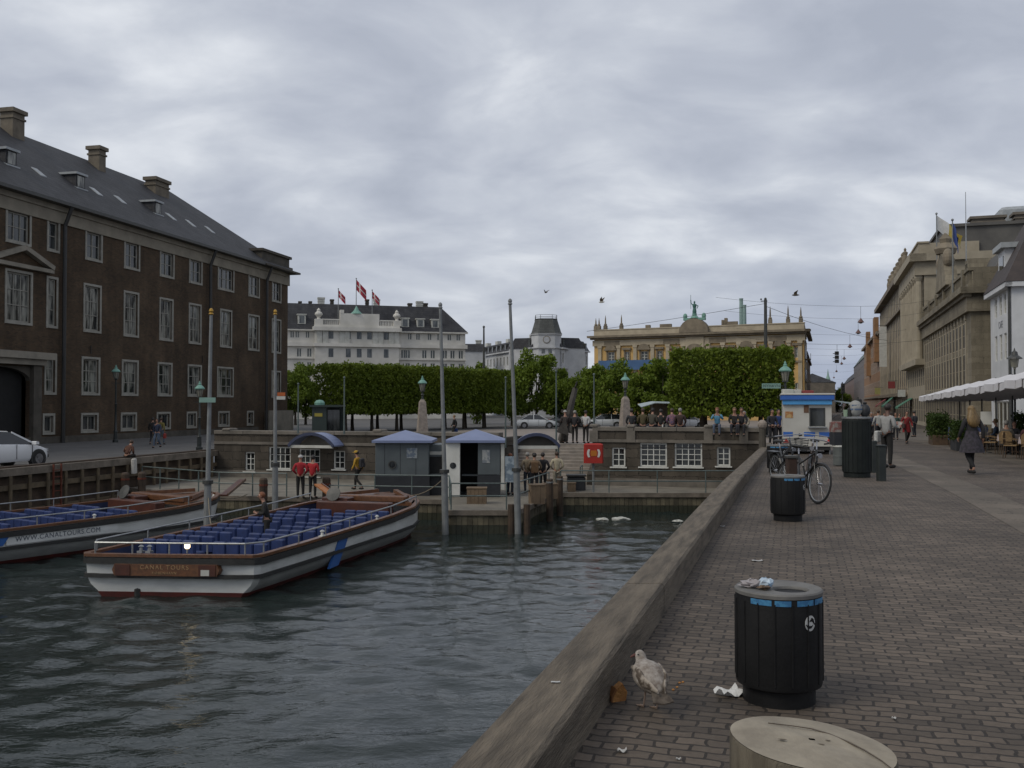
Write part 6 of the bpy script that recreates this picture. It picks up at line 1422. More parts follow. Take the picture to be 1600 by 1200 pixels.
kl, h = post_lamp('black street lamp with green cap beside the white kiosk', 1227, 38.0, 564, 1.0)
zz = atd(1205, 603, 38).z-kl.location.z
b = MB(); b.box(-.93, -.04, zz-.1, -.19, -.015, zz+.1); sg = b.build('street_sign', MATS['sign_pale_green'], kl); sg.rotation_euler = (0, 0, -.2)
b = MB(); b.box(-.2, -.03, zz-.02, .0, .0, zz+.02); b.build('sign_arm', lamp_black, kl)
textmesh('lettering', 'NYHAVN', .15, mat('sign_letter', (.05,.07,.06), scale=4), sg, (-.56, -.043, zz), (math.pi/2, 0, 0), .002, space=1.1)
p = atd(1585, 545, 47); wlp = thing('wall_lantern', 'black lantern above the white awnings at the right edge', 'lantern', (p.x, 47, zr(47)), .2)
b = MB(); b.lathe([(.1, 0), (.09, .3), (.05, .35), (.045, p.z-zr(47)-.95)], 10); b.build('post', lamp_black, wlp); hh = p.z-zr(47)-1.0
b = MB(); b.lathe([(.09, hh), (.05, hh+.06), (.15, hh+.1), (.2, hh+.5), (.16, hh+.52)], 8); b.build('lantern_glass', lglass, wlp); b = MB(); b.lathe([(.36, hh+.50), (.34, hh+.56), (.17, hh+.68), (.13, hh+.85), (.05, hh+.9), (.01, hh+1.05)], 12); b.build('lantern_cap', dark_metal, wlp)
# hanging street lamps and span wires
hl_mat = mat('hanging_lamp', (.13,.06,.05), (.09,.05,.045), scale=4, rough=.5)
hx = ['nearest', 'second', 'third', 'fourth', 'fifth', 'sixth', 'seventh', 'eighth']
for i, (px, py, d) in enumerate(((1345, 502, 96), (1341, 519, 108), (1328, 541, 128), (1319, 560, 160), (1315, 568, 185), (1307, 580, 225), (1303, 590, 270), (1301, 600, 330))):
    p = atd(px, py, d); t = thing('hanging_lamp', f'{hx[i]} of the lamps hanging over the street on wires', 'street lamp', tuple(p), 0, 'lamps hanging over the street')
    b = MB(); b.lathe([(.30, -.12), (.33, -.1), (.24, .02), (.10, .22), (.05, .3), (.02, .34)], 12); b.build('shade', hl_mat, t); b = MB(); b.sphere((0,0,-.12), .2, .2, .12, 10, 6); b.build('bulb', lglass, t)
    b = MB(); b.tube((0,0,.3), (0,0,1.5), .018, n=5); b.build('rod', dark_metal, t)
    b = MB(); xr_ = 12.9+.317*d-p.x; xl_ = xr_-21-d*.02
    b.path([(xr_*k/6, 0, 1.5+.9*(k/6)**2) for k in range(7)], .012, 5); b.path([(xl_*k/6, 0, 1.5+.9*(k/6)**2) for k in range(7)], .012, 5); b.build('span_wire', dark_metal, t)
sigred = mat('signal_red', (1,.1,.1), emit=((1,.10,.12), 5.0))
def signal_head(t, z, s=1.0):
    b = MB(); b.bbox(-.16*s, -.1*s, z, .16*s, .12*s, z+.95*s, .03); h_ = b.build('signal_housing', black_metal, t)
    for k in range(3):
        zc_ = z+.17*s+k*.3*s
        b = MB(); b.tube((0, -.125*s, zc_), (0, -.1*s, zc_), .1*s, n=14); b.build('signal_lens', sigred if k == 2 else dark_hole, h_)
        b = MB(); b.lathe([(.115*s, 0), (.115*s, .12*s)], 12); b.xf(Matrix.Translation((0, -.1*s, zc_)) @ Matrix.Rotation(math.pi/2, 4, 'X')); b.build('hood', black_metal, h_)
p = atd(1308, 558, 100); t = thing('traffic_light', 'unlit dark traffic light hanging on a wire over the street', 'traffic light', tuple(p)); b = MB()
for k in range(3): b.bbox(-.22, -.14, .0-.02+k*.42-.6, .16, .14, .36+k*.42-.6, .03); b.box(-.42, -.1, .1+k*.42-.6, -.2, .1, .16+k*.42-.6)
b.build('signal_housing', black_metal, t); b = MB(); b.tube((0,0,.6), (0,0,1.3), .02, n=5); b.path([(-3.4*k, 0, 1.3+.09*k*k) for k in range(5)], .015, 5); b.path([(2.9*k, 0, 1.3+.05*k*k) for k in range(5)], .015, 5); b.build('span_wire', dark_metal, t)
for px, py, d, lab in ((1317, 602, 88, 'farther traffic light glowing red over the street'), (1342, 628, 60, 'nearer traffic light glowing red on a low post')):
    p = atd(px, py, d); z0 = zr(d); t = thing('traffic_light', lab, 'traffic light', (p.x, d, z0)); b = MB(); b.tube((0,.15,0), (0,.15,p.z-z0+.3), .05, n=8); b.build('post', dark_metal, t); signal_head(t, p.z-z0-.77, 1.0)
# tall wire pole
p = atd(1196, 468, 72); t = thing('wire_pole', 'tall dark wire pole above the tall clipped trees', 'pole', (p.x, 72, -.6)); h = p.z+.6
b = MB(); b.tube((0,0,-.1), (0,0,h), .17, .11, 10); b.build('pole', dark_metal, t); b = MB(); b.beam((-.35,0,h-.12), (.15,0,h-.12), .06, .06); b.sphere((-.33,0,h+.02), .07, n=8, k=6); b.sphere((0,0,h+.05), .1, n=8, k=6); b.build('crossarm', dark_metal, t)
b = MB(); b.path([(k*3.4, k*4, h-.5-.55*k+.06*k*k) for k in range(6)], .016, 5); b.path([(-k*3.2, k*2, h-.3-.45*k+.02*k*k) for k in range(5)], .016, 5); b.build('wires', dark_metal, t)
p = atd(756, 512, 110); t = thing('wire_pole', 'thin dark pole in front of the white corner building', 'pole', (p.x, 110, -.9)); b = MB(); b.tube((0,0,-.1), (0,0,p.z+.9), .2, .09, 8); b.build('pole', dark_metal, t); b = MB(); b.lathe([(.12, p.z+.9), (.16, p.z+1.0), (.03, p.z+1.15)], 8); b.build('cap', dark_metal, t)
# ================================================================ anchor memorial
p0 = Vector(((878-800)/F*51.0, 51.0, G(4, 51))); q = atd(899, 606, 51.0)-p0
t = thing('anchor', 'huge old anchor with leaning shank on the square behind the stairs', 'anchor', tuple(p0)); am = mat('anchor_iron', (.075,.068,.06), (.045,.041,.037), scale=3, rough=.85, bump=.4); aw = mat('anchor_stock', (.03,.025,.022), (.05,.043,.037), scale=3, rough=.9, bump=.4)
b = MB(); b.path([(0,0,.1), q*.5, q], [.24, .19, .14], 8); b.build('shank', am, t)
b = MB(); dq = q.normalized(); sd_ = Vector((.15, 1, 0)).normalized(); up_ = dq.cross(sd_)
b.path([sd_*-1.3+dq*.9, sd_*-.8+dq*.35, Vector((0,0,.12)), sd_*.8+dq*.35, sd_*1.3+dq*.9], [.05, .10, .16, .10, .05], 8); b.build('arms', am, t)
for s in (-1, 1): b = MB(); c = sd_*1.15*s+dq*.75; b.add([c+up_*.35+dq*-.2, c-up_*.35+dq*-.2, c+dq*.6+sd_*s*.2, c+up_*.35+dq*-.2+sd_*s*.08, c-up_*.35+dq*-.2+sd_*s*.08, c+dq*.6+sd_*s*.28], [(0,1,2), (5,4,3), (0,3,4,1), (1,4,5,2), (2,5,3,0)]); b.build('fluke', am, t)
b = MB(); c = q*.55; b.loft([[c+up_*a+Vector((.02,0,0))*0+dq*e_*w2+sd_*f_*w2 for e_, f_ in ((-1,-1), (1,-1), (1,1), (-1,1))] for a, w2 in ((-.45, .07), (-.2, .13), (.2, .13), (.45, .07))]); b.build('stock', aw, t)
b = MB(); b.loft([[q+dq*.15+Vector((0, .2*math.cos(a)*r_, 0))+dq*.2*math.sin(a)*r_+up_*o for a in [2*math.pi*k/14 for k in range(14)]] for r_, o in ((1.2, -.03), (.85, -.03), (.85, .03), (1.2, .03))], caps=False); b.build('ring', am, t)
# stall with light blue awning behind the wall group, and the dark shelter
p = atd(1040, 640, 70); t = thing('market_stall', 'small stall with pale blue white awning behind the sitting group', 'stall', (p.x, 70, G(p.x, 70)))
aw_b = mat('awning_pale', (.34,.40,.41), (.27,.33,.35), scale=2, rough=.7)
zt_ = atd(1040, 628, 70).z-G(p.x, 70); b = MB(); b.loft([[(-1.9, -1, zt_-.35), (-1.9, 1, zt_-.15), (-1.9, 1, zt_-.2), (-1.9, -1, zt_-.4)], [(-.9, -1, zt_-.05), (-.9, 1, zt_+.05), (-.9, 1, zt_), (-.9, -1, zt_-.1)], [(1.0, -1, zt_-.12), (1.0, 1, zt_), (1.0, 1, zt_-.05), (1.0, -1, zt_-.17)]]); b.build('awning', aw_b, t)
b = MB(); b.box(-1.0, .2, 0, .9, 1, 1.0); b.box(-1.05, -.1, 1.0, .95, 1.02, 1.05); b.build('counter', dirty_white, t); b = MB(); b.box(-1.0, .96, 1.05, .9, 1, zt_-.1); b.build('back_panel', mat('stall_back', (.16,.13,.09), (.1,.08,.06), scale=3), t)
for x in (-1.0, .9): b = MB(); b.tube((x, -.1, 1.05), (x, -.1, zt_-.1), .03, n=6); b.build('post', steel, t)
p = atd(508, 640, 66); t = thing('shelter', 'dark green kiosk shelter with small dome and yellow panel under the trees', 'kiosk', (p.x, 66, LEFTZ)); gsh = mat('shelter_green', (.018,.032,.028), (.012,.022,.02), scale=2, rough=.5)
zt_ = atd(508, 636, 66).z-LEFTZ; b = MB(); b.box(-.9, 0, 0, .0, 1.6, zt_); b.box(0, .0, 0, .1, 1.6, zt_); b.box(.1, 1.5, 0, 1.0, 1.6, zt_); b.build('body', gsh, t); b = MB(); b.box(-1.05, -.2, zt_, 1.1, 1.8, zt_+.14); b.build('roof', gsh, t)
b = MB(); b.lathe([(.35, zt_+.14), (.36, zt_+.3), (.25, zt_+.45), (.05, zt_+.5)], 10, (-.5, .6, 0)); b.build('dome', copper_green, t); b = MB(); b.box(-.72, -.03, zt_-.65, -.18, -.002, zt_-.42); b.build('panel', mat('panel_yellow', (.30,.25,.04), scale=3), t); b = MB(); b.box(.12, .2, .3, .95, .24, zt_-.2); b.build('glass_side', glass_dark, t)
# low stone benches / planters below the clipped block
gstone = mat('bench_stone', (.36,.34,.30), (.27,.25,.22), scale=3, rough=.8)
for px, lab in ((582, 'pale stone bench under the clipped trees, left of a similar one'), (615, 'pale stone bench under the clipped trees, right of a similar one'), (470, 'pale stone bench near the foot of the thin staff'), (452, 'pale stone block beside the brick palace corner')):
    d = 60; x = (px-800)/F*d; t = thing('stone_bench', lab, 'bench', (x, d, G(x, d)), .2, 'pale stone benches'); b = MB(); b.bbox(-.6, -.25, .38, .6, .25, .52, .02); b.build('seat', gstone, t)
    for s in (-.4, .4): b = MB(); b.box(s-.08, -.2, 0, s+.08, .2, .378); b.build('leg', gstone, t)
# ================================================================ kiosk trailer
d = 36.0; kx0, kx1 = (1223-800)/F*d, (1299-800)/F*d; kz0 = zr(d); kw = kx1-kx0
kz = lambda py: atd(1260, py, d).z-kz0
t = thing('kiosk_trailer', 'white vending trailer with blue roof band and serving window', 'kiosk', ((kx0+kx1)/2, d, kz0), R(-15))
kwm = mat('kiosk_white', (.47,.46,.42), (.39,.38,.34), scale=1.2, rough=.5); kb1 = mat('kiosk_blue', (.03,.12,.42), (.025,.10,.36), scale=2, rough=.45); kb2 = mat('kiosk_sky_blue', (.07,.30,.60), (.06,.26,.54), scale=2, rough=.45)
fz = .30; hw = kw/2; zt_ = kz(617); wz0, wz1, wx0, wx1 = kz(666), kz(637), (1265-1261)/F*d, (1287-1261)/F*d
f = facade('body', kwm, hw-.04, zt_, [(wx0, wx1, wz0, wz1)], t, z0=fz, reveal=.12, u0=-hw+.04)
body(t, -hw+.04, hw-.04, 0, 3.6, fz, zt_, kwm, 'body_shell')
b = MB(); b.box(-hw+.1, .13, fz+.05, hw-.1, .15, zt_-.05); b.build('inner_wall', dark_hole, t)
b = MB(); b.box(wx0-.02, -.01, wz0, wx0+.025, .05, wz1); b.box(wx1-.025, -.01, wz0, wx1+.02, .05, wz1); b.box(wx0+.025, -.01, wz1-.04, wx1-.025, .05, wz1); fr = b.build('serving_window', dark_metal, t)
b = MB(); b.box(wx0+.02, .06, wz0, wx1-.02, .075, wz1-.03); b.build('pane', glass_dark, fr); b = MB(); b.box(wx0-.07, -.16, wz0-.06, wx1+.07, -.002, wz0-.01); b.build('counter_shelf', steel, fr)
b = MB(); b.bbox(-hw-.03, -.16, kz(624.5), hw+.06, 3.75, kz(617), .02); b.build('roof_band', kb1, t); b = MB(); b.bbox(-hw-.05, -.18, kz(617)+.001, hw+.08, 3.77, kz(614.5), .02); b.build('roof_edge', kwm, t)
b = MB(); b.box(-hw+.02, -.10, kz(632), hw-.03, -.004, kz(625)); b.build('awning_band', kb2, t)
for x0, x1 in ((-hw+.045, -.72+.2), (-.12, .28), (.42, hw-.045)): b = MB(); b.box(x0, -.008, kz(682), x1, -.001, kz(675)); b.build('blue_stripe', kb1, t)
b = MB(); b.box(-hw+.12, -.012, kz(653), -hw+.40, -.002, kz(643)); b.build('picture', mat('food_picture', (.30,.12,.04), (.42,.28,.12), scale=6, lo=.45, hi=.55), t); b = MB(); b.box(-.12, -.012, kz(645), .06, -.002, kz(633)); b.build('menu_card', mat('menu_brown', (.13,.07,.04), scale=6), t)
for s in (-1, 1): b = MB(); b.add([(s*.76-.1, -.02, .43), (s*.76+.1, -.02, .43), (s*.76, -.02, .6), (s*.76-.1, -.002, .43), (s*.76+.1, -.002, .43), (s*.76, -.002, .6)], [(0,1,2), (5,4,3), (0,3,4,1), (1,4,5,2), (2,5,3,0)]); b.build('reflector', mat('reflector_red', (.5,.03,.02), scale=4), t)
b = MB(); b.box(-hw+.1, .05, .16, hw-.1, 3.5, fz-.002); b.build('chassis', black_metal, t)
for s in (-1, 1):
    for y in (1.6, 2.1): b = MB(); b.tube((s*(hw-.2), y, .24), (s*(hw-.04), y, .24), .24, n=14); b.build('wheel', tyre, t)
    b = MB(); b.tube((s*(hw-.1), .15, 0), (s*(hw-.1), .15, fz), .03, n=6); b.build('jack_leg', steel, t)
b = MB(); b.beam((hw, .5, kz(626)), (hw+1.0, .5, kz(632)), .9, .05); b.build('side_flap', aw_b, t); b = MB(); b.tube((hw+.02, .3, kz(652)), (hw+.95, .3, kz(632)), .015, n=5); b.build('flap_strut', steel, t)
b = MB(); b.box(hw+.0, .25, kz(668), hw+.4, .9, kz(664)); b.build('side_shelf', steel, t)
for i, (x, s_) in enumerate(((-.5, .16), (-.2, .15), (.3, .12))): 
    p = Vector(((kx0+kx1)/2+x, d+.8+.05*i, kz0+kz(614.5)+.001)); b = MB(); b.bbox(-.2, -.15, 0, .2, .15, s_, .02); tag(b.build('box', [dirty_white, kwm, mat('roof_box_red', (.22,.04,.04), scale=4)][i], loc=p), ['white carton on the left of the kiosk roof', 'cream carton in the middle of the kiosk roof', 'dark red carton on the right of the kiosk roof'][i], 'carton')
# ================================================================ dark tall litter container with bags on top
def onq(px, py): p = atz(px, py, 0); z = zr(p.y); return atz(px, py, z)
p = onq(1339, 745); t = thing('tall_container', 'tall dark green black cylinder container with rubbish on its lid', 'container', tuple(p)); s = p.y/F; h = 90*s; r_ = 21.5*s
cdk = mat('container_dark', (.009,.012,.0115), (.015,.019,.018), scale=3, rough=.65, spec=.25, bump=.2, bscale=30)
b = MB(); n = 24; b.lathe([(r_*.93, 0), (r_*.93, .1), (r_, .12), (r_, h-.03), (r_*.97, h)], n); b.build('body', cdk, t)
b = MB()
for k in range(20): a = 2*math.pi*k/20; b.box(-.008+r_*math.cos(a), -.008+r_*math.sin(a), .14, .008+r_*math.cos(a), .008+r_*math.sin(a), h-.05)
b.build('ribs', cdk, t); b = MB(); b.lathe([(r_*1.03, h-.0), (r_*1.05, h+.02), (r_*1.05, h+.05), (r_*.5, h+.06)], n); b.build('lid', steel, t)
zc = h+.06
tt = thing('rubbish_bag', 'striped plastic bag lying on the tall dark container', 'bag', (p.x-.02, p.y, p.z+zc)); b = MB(); b.sphere((0,0,.19), .17, .13, .19, 12, 9)
for j in range(len(b.v)): v = b.v[j]; k_ = 1+.12*math.sin(v[0]*31)*math.sin(v[2]*27); b.v[j] = (v[0]*k_, v[1]*k_, max(v[2], 0))
b.build('bag', mat('bag_grey', (.32,.32,.30), (.2,.2,.19), scale=5), tt, True); b = MB()
for z_ in (.17, .26): b.lathe([(.172-(.02 if z_ > .2 else 0), z_-.018), (.172-(.02 if z_ > .2 else 0), z_+.018)], 14, sy=.78)
b.build('stripe', mat('bag_stripe', (.08,.12,.2), scale=4), tt)
b = MB(); b.lathe([(.05, 0), (.055, .17), (.02, .21), (.022, .27)], 10); tag(b.build('bottle', mat('bottle_dark', (.02,.02,.018), scale=4, rough=.2), loc=(p.x-.17, p.y-.02, p.z+zc)), 'dark bottle standing on the tall container lid', 'bottle')
b = MB(); b.lathe([(.05, 0), (.065, .15), (.06, .155)], 12); tag(b.build('cup', mat('cup_green', (.25,.34,.24), scale=4), loc=(p.x-.24, p.y+.02, p.z+zc)), 'pale green cup at the left of the tall container lid', 'cup')
tt = thing('black_bag', 'black bin bag slumped at the right of the tall container lid', 'bag', (p.x+.2, p.y, p.z+zc)); b = MB(); b.sphere((0,0,.14), .12, .14, .16, 10, 8); b.build('bag', booth_dark, tt, True); b = MB(); b.lathe([(.03, .27), (.05, .33), (.01, .34)], 8); b.build('knot', booth_dark, tt)
# crates stack left of it, behind
q_ = onq(1312, 727); t = thing('drum_stack', 'grey drum with pale lid standing left of the tall dark container', 'drum', tuple(q_)); b = MB(); b.lathe([(.17, 0), (.18, .02), (.18, .24), (.19, .26), (.18, .28), (.18, .52)], 16); b.build('drum', mat('drum_grey', (.10,.11,.105), (.07,.078,.075), scale=4), t); b = MB(); b.lathe([(.19, .52), (.2, .54), (.19, .57), (.05, .58)], 16); b.build('lid', dirty_white, t)
b = MB(); b.bbox(-.2, -.1, .582, .2, .3, .95, .02); b.build('dark_box', booth_dark, t); b = MB(); b.bbox(-.2, -.1, .952, .18, .3, 1.25, .02); b.build('printed_box', mat('printed_box', (.16,.06,.05), (.22,.2,.18), scale=7, lo=.45, hi=.55), t)
# bollards with bar
for px, py, h, lab in ((1377, 751, .76, 'square black bollard nearest the man with the brochure'), (1366, 738, .80, 'dark slim post behind the square black bollard')):
    p = onq(px, py); t = thing('bollard', lab, 'bollard', tuple(p)); b = MB(); b.bbox(-.085, -.085, -.05, .085, .085, h, .015) if px == 1377 else b.bbox(-.07, -.05, -.05, .07, .05, h, .015); b.build('post', lamp_black, t); b = MB(); b.bbox(-.1, -.1, h, .1, .1, h+.03, .01) if px == 1377 else b.tube((-.2, 0, h-.2), (-.07, 0, h-.2), .015, n=6); b.build('top_plate' if px == 1377 else 'hook', lamp_black, t)
# round stone post at the corner
p = onq(1227, 712); t = thing('stone_post', 'dark post with round pale stone top at the kiosk corner', 'post', (p.x, 37.0, zr(37))); b = MB(); b.lathe([(.15, 0), (.13, .95)], 10); b.build('post', stone_dark, t); b = MB(); b.sphere((0,0,1.1), .19, n=12, k=8); b.build('ball', granite, t)
# ================================================================ people
PEND = []
def skinmesh(joints, edges, name, material, parent, loc=(0,0,0), levels=1):
    """continuous tapered surface grown along a skeleton; joints: (co, radius or (rx, ry))"""
    me = bpy.data.meshes.new(name); me.from_pydata([j[0] for j in joints], edges, [])
    o = bpy.data.objects.new(name, me); col.objects.link(o)
    sk = o.modifiers.new('skin', 'SKIN'); sk.use_smooth_shade = True; sk.branch_smoothing = .6
    sv = me.skin_vertices[0].data if len(me.skin_vertices) else None
    if sv is None:
        bm = bmesh.new(); bm.from_mesh(me); bm.verts.layers.skin.verify(); bm.to_mesh(me); bm.free(); sv = me.skin_vertices[0].data
    for i, j in enumerate(joints): r = j[1]; sv[i].radius = r if hasattr(r, '__len__') else (r, r); sv[i].use_root = (i == 0)
    if levels: ss = o.modifiers.new('sub', 'SUBSURF'); ss.levels = levels; ss.render_levels = levels
    PEND.append((o, name, material, parent, loc))
def flush():
    dg = bpy.context.evaluated_depsgraph_get()
    for o, name, m_, parent, loc in PEND:
        me = bpy.data.meshes.new_from_object(o.evaluated_get(dg)); me.name = name; me.materials.clear(); me.materials.append(m_)
        me.polygons.foreach_set('use_smooth', [True]*len(me.polygons)); link(name, me, parent, loc)
    for o, *_ in PEND:
        me = o.data; bpy.data.objects.remove(o); bpy.data.meshes.remove(me)
    PEND.clear()
CL_ = {}
def cloth(c, v=.75):
    k = 'cloth_%02d_%02d_%02d' % tuple(int(x*99) for x in c)
    return mat(k, c, tuple(x*v for x in c), scale=9, rough=.85, bump=.25, bscale=14)
hair_c = {'blond': mat('hair_blond', (.21,.135,.05), (.09,.055,.02), scale=14, rough=.5, stretch=(3,3,.4)), 'brown': mat('hair_brown', (.06,.035,.02), (.035,.02,.012), scale=14, rough=.6), 'dark': mat('hair_dark', (.014,.011,.01), (.025,.02,.017), scale=14, rough=.6), 'grey': mat('hair_grey', (.25,.24,.22), (.16,.155,.145), scale=14, rough=.6), 'red': mat('hair_red', (.22,.075,.025), (.13,.045,.018), scale=14, rough=.6)}
def person(lab, loc, rz, h=1.74, pose='stand', arms='down', top=(.03,.03,.035), legs=(.02,.02,.022), hair='dark', hat=None, coat=0, skirt=None, bag=None, skin=None, lean=0., longhair=False, seat=.0, group=None, fingers=False, face=True, shoes=(.015,.014,.013), turn=0.):
    s = h/1.75; skm = skin or skin_tone
    t = thing('person', lab, 'person', loc, R(rz), group)
    V = lambda x, y, z: (x*s, y*s, z*s)
    hz_ = .95 if pose != 'sit' else seat/s
    dz = hz_-.95; L_ = lambda x, y, z: (x*s, (y+math.sin(lean)*(z-.95))*s, (.95+(z-.95)*math.cos(lean)+dz)*s)
    if pose == 'walk': legsJ = {1: ((.10,.19,.53), (.10,.20,.10), (.11,.35,.06)), -1: ((-.10,.05,.50), (-.10,-.27,.17), (-.11,-.18,.05))}
    elif pose == 'sit': z0 = hz_; legsJ = {k: ((k*.13,.44,z0+.0), (k*.12,.46,z0-.43), (k*.13,.62,z0-.47)) for k in (1, -1)}
    else: legsJ = {1: ((.105,.02,.50), (.11,-.01,.09), (.13,.14,.045)), -1: ((-.10,.02,.50), (-.10,-.02,.09), (-.12,.13,.045))}
    if arms == 'down': A = {k: ((k*.25,-.03,1.14), (k*.26,.04,.90), (k*.255,.07,.83)) for k in (1, -1)}
    elif arms == 'swing': A = {1: ((.25,-.10,1.15), (.27,-.06,.91), (.27,-.03,.84)), -1: ((-.25,.03,1.14), (-.25,.17,.94), (-.24,.22,.88))}
    elif arms == 'hold': A = {k: ((k*.25,.02,1.13), (k*.13,.24,1.12), (k*.07,.31,1.14)) for k in (1, -1)}
    elif arms == 'camera': A = {k: ((k*.27,.08,1.20), (k*.13,.25,1.38), (k*.07,.30,1.46)) for k in (1, -1)}
    elif arms == 'lap': A = {k: ((k*.25,.04,1.14), (k*.17,.26,1.02), (k*.10,.34,1.01)) for k in (1, -1)}
    else: A = {k: ((k*.29,-.05,1.15), (k*.17,.10,1.0), (k*.13,.14,.96)) for k in (1, -1)}
    jt = [(L_(0,0,.95), (.135*s,.105*s)), (L_(0,0,1.15), (.12*s,.095*s)), (L_(0,-.01,1.36), (.15*s,.105*s)), (L_(0,-.01,1.48), (.065*s,.062*s)), (L_(0,.01,1.55), .056*s), (L_(math.sin(turn)*.02,.03,1.60), (.068*s,.08*s)), (L_(math.sin(turn)*.03,.03,1.66), (.078*s,.092*s)), (L_(0,.015,1.72), (.06*s,.07*s))]
    ed = [(i, i+1) for i in range(7)]; body_j, body_e = list(jt), list(ed)
    def chain(J, E, root, pts, rad):
        p = root
        for c, r in zip(pts, rad): J.append((c, r)); E.append((p, len(J)-1)); p = len(J)-1
        return p
    for k in (1, -1):
        a = A[k]; w_ = chain(body_j, body_e, 2, [L_(k*.17,-.01,1.40), L_(*a[0]), L_(*a[1]), L_(*a[2])], [.058*s, .042*s, .030*s, (.036*s, .022*s)])
        if fingers:
            e_ = Vector(a[2])-Vector(a[1]); e_.normalize(); sd_ = Vector((0,1,0)) if abs(e_.y) < .7 else Vector((0,0,1)); sd_ = (sd_-e_*sd_.dot(e_)).normalized(); cu_ = e_.cross(sd_)*-k
            for i, (o_, ln) in enumerate(((.027, .055), (.009, .062), (-.009, .058), (-.027, .045))):
                b0 = Vector(a[2])+sd_*o_+e_*.03; m1 = b0+e_*ln*.5+cu_*.008; m2 = b0+e_*ln*.85+cu_*.03
                chain(body_j, body_e, w_, [L_(*m1), L_(*m2)], [.0085*s, .007*s])
            th = Vector(a[2])+sd_*.036-e_*.02; chain(body_j, body_e, w_, [L_(*(th+e_*.03+sd_*.012)), L_(*(th+e_*.055+sd_*.01))], [.010*s, .008*s])
        q = legsJ[k]; hip_ = V(k*.085, 0, hz_-.03)
        chain(body_j, body_e, 0, [hip_, V(*q[0]), V(*q[1]), V(*q[2])], [.085*s, .055*s, .037*s, .036*s])
    skinmesh(body_j, body_e, 'body', skm, t)
    # clothes
    tj = [(L_(0,0,.86 if pose != 'sit' else .93), (.165*s,.135*s)), (L_(0,0,1.13), (.148*s,.12*s)), (L_(0,-.01,1.36), (.178*s,.128*s)), (L_(0,-.015,1.475), (.085*s,.075*s))]; te = [(0,1), (1,2), (2,3)]
    for k in (1, -1):
        a = A[k]; p1 = Vector(a[1]).lerp(Vector(a[2]), .05); chain(tj, te, 2, [L_(k*.175,-.01,1.405), L_(*a[0]), L_(*p1)], [.075*s, .058*s, .043*s])
    skinmesh(tj, te, 'jacket', cloth(top), t)
    if legs is not None:
        lj = [(V(0,0,hz_+.06), (.145*s,.118*s))]; le = []
        for k in (1, -1):
            q = legsJ[k]; chain(lj, le, 0, [V(k*.088,0,hz_-.06), V(*q[0]), V(q[1][0], q[1][1], q[1][2]+.0)], [.10*s, .07*s, .052*s])
        skinmesh(lj, le, 'trousers', cloth(legs), t)
    for k in (1, -1):
        q = legsJ[k]; b = MB(); c = Vector(q[1]).lerp(Vector(q[2]), .55); b.sphere((c.x*s, c.y*s, (c.z-.02)*s), .05*s, .135*s, .05*s, 10, 6); b.build('shoe', cloth(shoes), t, True)
    hc = Vector(L_(0,.022,1.655))
    if hat:
        b = MB(); b.lathe([(.10*s, .02*s), (.098*s, .06*s), (.075*s, .10*s), (.02*s, .118*s)], 12, hc, sy=1.12); b.box(hc.x-.07*s, hc.y+.07*s, hc.z+.02*s, hc.x+.07*s, hc.y+.18*s, hc.z+.032*s); b.build('hat', cloth(hat), t, True)
    if hair:
        b = MB(); b.sphere((hc.x, hc.y-.018*s, hc.z+.018*s), .093*s, .105*s, .10*s, 14, 10)
        for j in range(len(b.v)):
            v = b.v[j]
            if v[1] > hc.y+.055*s and v[2] < hc.z+.055*s: b.v[j] = (v[0]*.8, hc.y+.03*s, v[2])
            if v[2] < hc.z-.05*s: b.v[j] = (v[0], min(v[1], hc.y-.0), v[2])
        if longhair:
            rings = []
            for z, rx, ry, yo in ((1.66,.098,.09,-.02), (1.58,.118,.10,-.035), (1.48,.145,.10,-.06), (1.38,.165,.095,-.085), (1.30,.15,.075,-.10), (1.24,.10,.05,-.105), (1.21,.04,.03,-.10)):
                c = L_(0, yo, z); rings.append([(c[0]+rx*s*math.cos(a)*(1+.06*math.sin(7*a+z*30)), c[1]+ry*s*math.sin(a)*(1+.06*math.sin(5*a+z*20)), c[2]+.012*s*math.sin(9*a)) for a in [2*math.pi*q/20 for q in range(20)]])
            b.loft(rings)
        b.build('hair', hair_c[hair], t, True)
    if face:
        b = MB()
        for k in (1, -1): b.sphere((hc.x+k*.03*s, hc.y+.088*s, hc.z+.0*s), .010*s, n=8, k=6)
        b.build('eyes', dark_hole, t)
        b = MB(); b.sphere((hc.x, hc.y+.098*s, hc.z-.028*s), .013*s, .018*s, .022*s, 8, 6)
        for k in (1, -1): b.sphere((hc.x+k*.08*s, hc.y, hc.z-.015*s), .012*s, .02*s, .03*s, 8, 6)
        b.build('nose_and_ears', skm, t, True)
        b = MB(); b.box(hc.x-.024*s, hc.y+.083*s, hc.z-.066*s, hc.x+.024*s, hc.y+.09*s, hc.z-.058*s); b.build('mouth', mat('lips', (.22,.08,.07), scale=5), t)
    if skirt or coat:
        c_, zb_ = (skirt, .56) if skirt else (top, coat); rings = []; wd = .0 if not skirt else .08
        for z, r_ in ((1.12, .155), (1.0, .168), (.85, .20+wd*.5), ((.85+zb_)/2, .22+wd*.8), (zb_, .235+wd)):
            rings.append([(r_*s*math.cos(a)*(1+.035*math.sin(8*a)*(1.1-z)), r_*.78*s*math.sin(a)*(1+.035*math.sin(7*a)*(1.1-z)), z*s) for a in [2*math.pi*q/24 for q in range(24)]])
        b = MB(); b.loft(rings, caps=False); rin = [[(p[0]*.97, p[1]*.97, p[2]) for p in r_] for r_ in rings]; b.loft(rin, caps=False); b.build('skirt' if skirt else 'coat_tail', cloth(c_) if not isinstance(skirt, str) else MATS[skirt], t, True)
